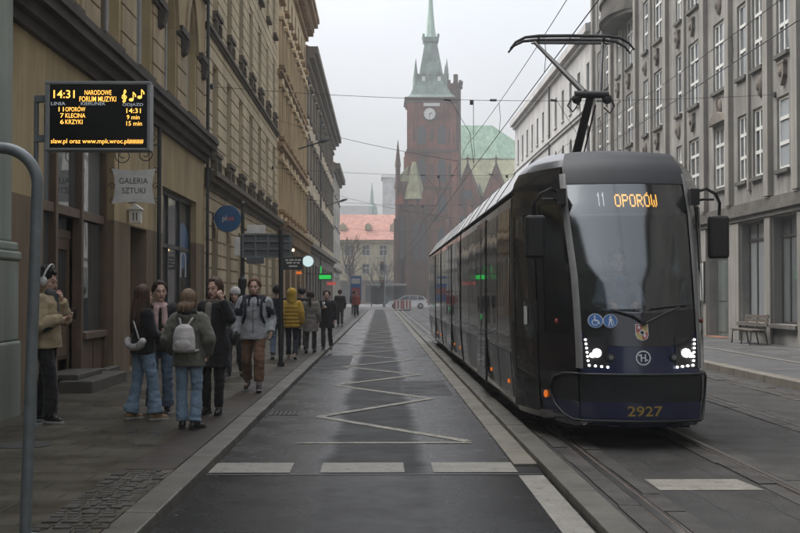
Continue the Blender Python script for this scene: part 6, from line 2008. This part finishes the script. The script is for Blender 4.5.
        if opt.get('hood') == 'down':
            b.ell(Vector((0, -.11, 1.44)) * k, [q * k for q in (.13, .075, .085)], 14, 9); b.cap(Vector((-.1, -.05, 1.47)) * k, Vector((-.07, .06, 1.45)) * k, .045 * k, .03 * k); b.cap(Vector((.1, -.05, 1.47)) * k, Vector((.07, .06, 1.45)) * k, .045 * k, .03 * k)
        o_ = remesh(b, nm, m_, root, max(.010, vox), 2, fold=(.004 if opt.get('puff') else .012, 8, 10))
        if opt.get('hood') == 'up':
            b = MB(); b.ell(hp(0, -.035, .035), [q * kh for q in (.125, .135, .135)], 16, 10, HR); b.cap(hp(0, -.05, -.02), hp(0, -.045, -.16), .122 * k, .135 * k, 14)
            remesh(b, 'hood', m_, root, max(.010, vox), 2)
        if opt.get('zip'):
            b = MB(); b.box(-.004 * k, .004 * k, (.122 + t) * k, (.134 + t) * k, (hem + .02) * k, 1.40 * k); b.build('zip', opt['zip'], o_, world=False)
        if opt.get('yoke'):
            b = MB()
            for s_ in 'LR':
                a_, e_ = J['sho' + s_], J['elb' + s_]; sd = -1 if s_ == 'L' else 1
                b.cap(a_ + Vector((-sd * .05, 0, .012)) * k, a_ + (e_ - a_) * .62, (.068 + t) * k, (.062 + t) * k, 12)
            remesh(b, 'shoulder_panel', opt['yoke'], root, .010, 2)
    if extra:
        extra(root, J, hp, k)
    return root
def rpart(root, name, m_, fn, vox=.008, sm=2):
    b = MB(); fn(b); return remesh(b, name, m_, root, vox, sm)
def spart(root, name, m_, fn, smooth=True, bevel=0):
    b = MB(); fn(b); return b.build(name, m_, root, world=False, smooth=smooth, bevel=bevel)
G = .084
M['beige_cloth'] = cloth('beige_jacket_cloth', (.38, .30, .19)); M['white_plastic'] = mat('white_plastic', (.6, .6, .58), .35, .05, 6)
M['khaki'] = cloth('grey_green_parka', (.135, .135, .11)); M['white_cloth'] = cloth('white_canvas', (.55, .52, .51)); M['pink'] = cloth('pink_scarf_wool', (.50, .34, .33), bscale=40)
M['ltgrey_cloth'] = cloth('light_grey_jacket', (.34, .35, .355)); M['rust_cloth'] = cloth('rust_brown_cord', (.165, .092, .055)); M['yellow_cloth'] = cloth('mustard_quilted', (.46, .29, .04), bump=.3)
M['taupe'] = cloth('taupe_coat', (.20, .18, .155)); M['grey_cloth'] = cloth('grey_wool', (.08, .082, .085)); M['red_cloth'] = cloth('dull_red_cloth', (.25, .05, .04)); M['trsdark'] = cloth('charcoal_trousers', (.03, .03, .032))

# man with headphones and a phone, at the left
def _x1(r, J, hp, k):
    def hpn(b):
        b.tube([hp(.122 * math.cos(a_), -.01, .02 + .165 * math.sin(a_)) for a_ in [PI * i / 12 for i in range(13)]], .013 * k, 8)
        for s_ in (-1, 1): b.ell(hp(s_ * .110, -.002, .0), [q * k for q in (.032, .05, .058)], 12, 8)
    rpart(r, 'headphones', M['white_plastic'], hpn)
    p = J['wriR'] + Vector((-.02, .12, .03)) * k
    spart(r, 'phone', M['screen'], lambda b: b.box(p.x - .036, p.x + .036, p.y - .006, p.y + .006, p.z - .04, p.z + .10), False, .004)
    rpart(r, 'scarf', M['grey_cloth'], lambda b: (b.cap((-.05 * k, .05 * k, 1.50 * k), (.05 * k, .05 * k, 1.50 * k), .05 * k, .05 * k), b.cap((0, .1 * k, 1.48 * k), (.02 * k, .13 * k, 1.30 * k), .045 * k, .04 * k)))
    rpart(r, 'cuff_bag', M['navy_cloth'], lambda b: b.cap(J['elbR'] + Vector((-.02, .05, -.02)) * k, J['elbR'] * .45 + J['wriR'] * .55 + Vector((0, 0, -.015)) * k, .066 * k, .062 * k))
person('man in beige jacket with white headphones looking at his phone by the gallery door', -4.13, 15.3, G, -98, 1.86,
       dict(elbR=(.25, .02, 1.13), wriR=(.13, .27, 1.20), elbL=(-.2, .14, 1.19), wriL=(-.05, .165, 1.42), palmL=(0, -1, .2), palmR=(0, -.2, 1), ankR=(.10, .10, .085), kneeR=(.10, .10, .5), ankL=(-.10, -.16, .085), kneeL=(-.1, -.04, .5), hpitch=-18, curl=38, footR=-20),
       .006, ('jacket', M['beige_cloth'], .86, .040, dict(hem_w=.006, collar=1)), (M['black_cloth'], .105, .085, .088, .96), (M['shoe_black'], M['sole']), ('poof', 'black'), _x1)
# the group of four
def _x2(r, J, hp, k):
    rpart(r, 'shoulder_bag', M['white_cloth'], lambda b: [b.cap(Vector((.21 * math.cos(a0) + .02, -.125 + .03 * math.sin(a0), 1.06 + .10 * math.sin(a0))) * k, Vector((.21 * math.cos(a1) + .02, -.125, 1.06 + .10 * math.sin(a1))) * k, .05 * k, .05 * k) for a0, a1 in [(PI * (1.05 + .9 * i / 6), PI * (1.05 + .9 * (i + 1) / 6)) for i in range(6)]])
    spart(r, 'bag_strap', M['white_cloth'], lambda b: b.tube([Vector(q) * k for q in ((.21, -.17, 1.08), (.10, -.175, 1.26), (-.05, -.15, 1.41), (-.1, -.02, 1.47), (-.14, .14, 1.36))], .012 * k, 6))
person('long haired woman in black jacket and flared pale jeans with a white crescent bag', -2.99, 15.6, G, -52, 1.66,
       dict(elbR=(.25, .02, 1.13), wriR=(.15, .25, 1.08), elbL=(-.25, .02, 1.13), wriL=(-.10, .25, 1.10), ankL=(-.15, -.10, .085), kneeL=(-.13, -.02, .5), ankR=(.16, .10, .085), kneeR=(.13, .08, .5), hyaw=5, curl=35, sw=.88),
       .006, ('jacket', M['black_cloth'], .87, .026, {}), (M['jeans'], .102, .075, .108, .99), (M['shoe_tan'], M['sole']), ('long', 'brown'), _x2)
def _x3(r, J, hp, k):
    rpart(r, 'scarf', M['pink'], lambda b: (b.rings([(0, .005, 1.42 * k, .125 * k, .115 * k), (0, .005, 1.46 * k, .118 * k, .108 * k), (0, .005, 1.495 * k, .085 * k, .085 * k)]), b.cap((.055 * k, .11 * k, 1.42 * k), (.075 * k, .165 * k, 1.02 * k), .042 * k, .045 * k), b.cap((-.05 * k, .11 * k, 1.42 * k), (-.06 * k, .16 * k, 1.20 * k), .040 * k, .045 * k)))
person('woman in black coat with a long pale pink scarf facing the long haired woman', -2.93, 16.45, G, 192, 1.72,
       dict(elbL=(-.25, .02, 1.13), wriL=(-.12, .22, 1.12), elbR=(.25, .02, 1.13), wriR=(.14, .22, 1.08), hyaw=8, hpitch=-4, curl=30, sw=.88),
       .006, ('coat', M['black_cloth'], .84, .028, {}), (M['jeans_d'], .10, .074, .085, .98), (M['shoe_black'], M['sole']), ('up', 'dark'), _x3)
def _x4(r, J, hp, k):
    bp = rpart(r, 'backpack', M['white_cloth'], lambda b: (b.rings([(0, -.235 * k, .985 * k, .115 * k, .055 * k), (0, -.245 * k, 1.02 * k, .15 * k, .08 * k), (0, -.245 * k, 1.18 * k, .145 * k, .082 * k), (0, -.235 * k, 1.30 * k, .115 * k, .065 * k), (0, -.225 * k, 1.345 * k, .05 * k, .04 * k)], 18), b.ell((0, -.31 * k, 1.09 * k), [q * k for q in (.10, .03, .07)], 12, 8)))
    def stp(b):
        for s_ in (-1, 1):
            b.tube([Vector(q) * k for q in ((s_ * .05, -.22, 1.34), (s_ * .10, -.12, 1.46), (s_ * .13, .02, 1.47), (s_ * .14, .145, 1.36), (s_ * .15, .15, 1.15), (s_ * .17, -.02, 1.02), (s_ * .12, -.2, 1.0))], .016 * k, 6)
    spart(r, 'strap', M['white_cloth'], stp)
    rpart(r, 'hood_lining', M['black_cloth'], lambda b: b.ell(Vector((0, -.085, 1.485)) * k, [q * k for q in (.135, .10, .085)], 14, 9))
person('woman seen from behind in a grey green parka with a small white backpack', -2.25, 14.55, G, -6, 1.60,
       dict(elbL=(-.31, -.06, 1.14), wriL=(-.23, .10, .96), elbR=(.31, -.06, 1.14), wriR=(.23, .10, .96), ankL=(-.085, .0, .085), ankR=(.10, -.08, .085), footL=20, footR=-30, hpitch=-4, hyaw=-14, sw=.9),
       .006, ('parka', M['khaki'], .80, .042, dict(hood='down', hem_w=.005)), (M['jeans'], .100, .074, .082, .97), (M['shoe_black'], M['shoe_black']), ('bob', 'light'), _x4)
def _x5(r, J, hp, k):
    rpart(r, 'scarf', M['taupe'], lambda b: (b.rings([(0, .005, 1.42 * k, .115 * k, .105 * k), (0, .01, 1.50 * k, .105 * k, .105 * k)]), b.cap((.04 * k, .12 * k, 1.42 * k), (.05 * k, .165 * k, 1.12 * k), .045 * k, .05 * k)))
    rpart(r, 'handbag', M['shoe_black'], lambda b: b.ell(Vector((-.27, -.02, 1.0)) * k, [q * k for q in (.05, .13, .11)], 12, 8))
person('brown haired woman in a long black coat holding one hand to her face', -2.18, 16.25, G, 170, 1.76,
       dict(elbL=(-.28, .10, 1.24), wriL=(-.155, .16, 1.50), palmL=(.3, -1, 0), elbR=(.25, -.04, 1.13), wriR=(.22, .10, .93), ankL=(-.08, .06, .085), kneeL=(-.09, .06, .5), curl=40, sw=.88, hyaw=-12, hpitch=-6),
       .006, ('coat', M['black_cloth'], .62, .028, dict(hem_w=.025)), (M['black_cloth'], .098, .066, .058, .97), (M['shoe_black'], M['shoe_black']), ('long', 'brown'), _x5)
# man walking towards the camera
def _x6(r, J, hp, k):
    def stp(b):
        for s_ in (-1, 1):
            b.tube([Vector(q) * k for q in ((s_ * .10, -.17, 1.40), (s_ * .125, -.06, 1.485), (s_ * .13, .06, 1.47), (s_ * .125, .162, 1.36), (s_ * .13, .178, 1.20), (s_ * .17, .1, 1.08))], .024 * k, 6)
    spart(r, 'strap', M['navy_cloth'], stp)
    rpart(r, 'backpack', M['navy_cloth'], lambda b: b.rings([(0, -.25 * k, .98 * k, .12 * k, .06 * k), (0, -.25 * k, 1.03 * k, .155 * k, .085 * k), (0, -.25 * k, 1.34 * k, .15 * k, .085 * k), (0, -.23 * k, 1.46 * k, .10 * k, .05 * k)]))
    rpart(r, 'collar', M['navy_cloth'], lambda b: (b.cap((-.06 * k, .06 * k, 1.49 * k), (-.075 * k, .155 * k, 1.36 * k), .034 * k, .02 * k), b.cap((.06 * k, .06 * k, 1.49 * k), (.075 * k, .155 * k, 1.36 * k), .034 * k, .02 * k), b.rings([(0, -.01, 1.45 * k, .095 * k, .09 * k), (0, -.01 * k, 1.52 * k, .085 * k, .085 * k)])))
person('bearded man striding along the pavement in a light grey jacket and rust trousers', -2.05, 20.1, G, 180, 1.80,
       dict(ankL=(-.10, .24, .095), kneeL=(-.10, .22, .50), ankR=(.13, -.26, .13), kneeR=(.12, .02, .50), pitchR=-22, pitchL=8, elbL=(-.26, -.10, 1.14), wriL=(-.27, .05, .92), elbR=(.26, .02, 1.13), wriR=(.28, .12, .90), hyaw=-4),
       .006, ('jacket', M['ltgrey_cloth'], .82, .046, dict(hem_w=.01, zip=M['grey_cloth'], yoke=M['navy_cloth'])), (M['rust_cloth'], .108, .086, .082, .82), (M['shoe_black'], M['sole']), ('beard', 'ginger'), _x6, socks=M['white_cloth'])
# further along the pavement
def _cap(col):
    def f(r, J, hp, k):
        rpart(r, 'woolly_hat', col, lambda b: (b.ell(hp(0, -.02, .06), [q * k * 1.1 for q in (.102, .114, .105)], 14, 9), b.ell(hp(0, -.02, .04), [q * k * 1.1 for q in (.108, .12, .04)], 14, 8)), .012)
    return f
walk_away = dict(ankL=(-.09, .20, .09), kneeL=(-.09, .17, .5), ankR=(.10, -.22, .12), kneeR=(.1, .0, .5), pitchR=-20)
walk_b = dict(ankR=(.09, .20, .09), kneeR=(.09, .17, .5), ankL=(-.10, -.22, .12), kneeL=(-.1, .0, .5), pitchL=-20)
person('person in a white woolly hat half hidden behind the man in the grey jacket', -2.75, 23.4, G, 175, 1.66, walk_b, .012, ('coat', M['grey_cloth'], .72, .03, {}), (M['trsdark'], .098, .07, .065, .97), (M['shoe_black'], M['sole']), ('bob', 'dark'), _cap(M['white_cloth']))
person('person in dark jacket and black hat walking away behind the sign post', -2.50, 30.0, G, 4, 1.74, walk_b, .012, ('jacket', M['navy_cloth'], .82, .035, {}), (M['jeans_d'], .1, .074, .07, .97), (M['shoe_black'], M['sole']), ('short', 'black'), _cap(M['black_cloth']))
person('person in a mustard yellow hooded quilted jacket walking away in dark jeans', -2.14, 29.9, G, 0, 1.66, walk_away, .011, ('jacket', M['yellow_cloth'], .80, .042, dict(puff=1, hood='up')), (M['navy_cloth'], .1, .072, .066, .97), (M['shoe_tan'], M['sole']), ('none', 'dark'))
person('woman in a taupe coat with a dark ponytail walking away near the kerb', -1.86, 33.0, G, -3, 1.62, walk_b, .012, ('coat', M['taupe'], .62, .035, dict(hem_w=.03)), (M['trsdark'], .098, .07, .066, .97), (M['shoe_black'], M['shoe_black']), ('pony', 'dark'))
person('person in black clothes walking just ahead of the woman in the taupe coat', -2.22, 35.0, G, 2, 1.72, walk_away, .013, ('coat', M['black_cloth'], .74, .03, {}), (M['black_cloth'], .1, .074, .07, .97), (M['shoe_black'], M['sole']), ('short', 'black'))
def _x11(r, J, hp, k):
    p = J['wriR'] + Vector((-.03, .10, .06)) * k
    spart(r, 'paper_cup', M['white_plastic'], lambda b: b.tube([p, p + Vector((0, 0, .12))], [.032, .042], 12))
person('man in black coat walking along the kerb with a white paper cup at his chest', -1.50, 34.7, G, 178, 1.64,
       dict(ankR=(.09, .16, .09), kneeR=(.09, .17, .5), ankL=(-.11, -.2, .12), kneeL=(-.1, .0, .5), pitchL=-20, elbR=(.26, .04, 1.14), wriR=(.10, .20, 1.25), curl=40),
       .011, ('coat', M['black_cloth'], .66, .036, dict(hem_w=.03)), (M['trsdark'], .098, .07, .064, .97), (M['shoe_black'], M['sole']), ('short', 'dark'), _x11)
for x, y, hd, H, tm, lb, ps in ((-1.95, 60, 0, 1.74, 'black_cloth', 'far person in a black jacket walking on beyond the man with the cup', walk_away), (-1.62, 84, 178, 1.70, 'red_cloth', 'far person in a dull red jacket coming along the pavement', walk_b),
                             (-1.95, 92, 0, 1.75, 'grey_cloth', 'farthest person in grey before the advertising panel', walk_b)):
    person(lb, x, y, G, hd, H, ps, .02, ('jacket', M[tm], .80, .04, {}), (M['trsdark'], .1, .075, .07, .97), (M['shoe_black'], M['sole']), ('short', 'dark'))
# bicycle standing by the post
M['bike'] = mat('grey_bicycle_paint', (.10, .105, .11), .35, .1, 8, metal=.3)
t_ = thing('bicycle', 'grey bicycle parked on the pavement behind the woman in the long black coat', 'bicycle', (-2.78, 21.6, .08))
for dy in (-.52, .52):
    b = MB(); c = (-2.78, 21.6 + dy, .43)
    b.tube([(c[0], c[1] + .33 * math.cos(2 * PI * i / 28), c[2] + .33 * math.sin(2 * PI * i / 28)) for i in range(29)], .018, 8); wh = b.build('wheel', M['rubber'], t_, smooth=True)
    b = MB()
    for i in range(14): b.tube([c, (c[0], c[1] + .32 * math.cos(2 * PI * i / 14), c[2] + .32 * math.sin(2 * PI * i / 14))], .002, 4)
    b.build('spokes', M['alloy'], wh)
b = MB(); X_ = -2.78
for p, q in (((21.08, .47), (21.28, 1.0)), ((21.25, .92), (21.78, .90)), ((21.27, .86), (21.65, .42)), ((21.65, .42), (21.80, 1.02)), ((21.65, .42), (22.12, .47)), ((21.79, .88), (22.12, .47))):
    b.tube([(X_, p[0], p[1]), (X_, q[0], q[1])], .016, 8)
b.build('frame', M['bike'], t_, smooth=True, angle=40)
b = MB(); b.tube([(X_ - .28, 21.40, 1.06), (X_ - .1, 21.26, 1.08), (X_ + .1, 21.26, 1.08), (X_ + .28, 21.40, 1.06)], .014, 6); b.tube([(X_, 21.27, .95), (X_, 21.26, 1.08)], .014, 6); b.build('handlebar', M['bike'], t_)
b = MB(); b.ell((X_, 21.82, 1.05), (.07, .13, .035), 12, 6); b.build('saddle', M['rubber'], t_, smooth=True)
# the driver
def sit(r, J, hp, k): pass
person('tram driver sitting behind the windscreen in a pale blue shirt', 2.82, 13.15 + 1.42, .42, 180, 1.74,
       dict(hipL=(-.09, 0, .60), hipR=(.09, 0, .60), kneeL=(-.12, .42, .60), kneeR=(.12, .42, .60), ankL=(-.12, .42, .17), ankR=(.12, .42, .17), elbL=(-.26, .12, 1.16), elbR=(.26, .12, 1.16), wriL=(-.16, .36, 1.14), wriR=(.16, .36, 1.14), palmL=(0, 0, -1), palmR=(0, 0, -1)),
       .012, ('shirt', cloth('pale_blue_shirt', (.22, .27, .34)), .90, .012, {}), (M['navy_cloth'], .09, .07, .06, .95), (M['shoe_black'], M['shoe_black']), ('short', 'dark'))

# ================================================================ the wet air
hz = bpy.data.materials.new('haze')
hz.use_nodes = True
t_ = hz.node_tree
for n in list(t_.nodes): t_.nodes.remove(n)
o_ = t_.nodes.new('ShaderNodeOutputMaterial'); v_ = t_.nodes.new('ShaderNodeVolumePrincipled')
v_.inputs['Color'].default_value = (.93, .95, .97, 1); v_.inputs['Density'].default_value = .0009
v_.inputs['Anisotropy'].default_value = .2
t_.links.new(v_.outputs['Volume'], o_.inputs['Volume'])
b = MB().box(-410, 410, -75, 445, -1.2, 53)
o = b.build('haze', hz)
o['kind'] = 'stuff'; o.display_type = 'WIRE'
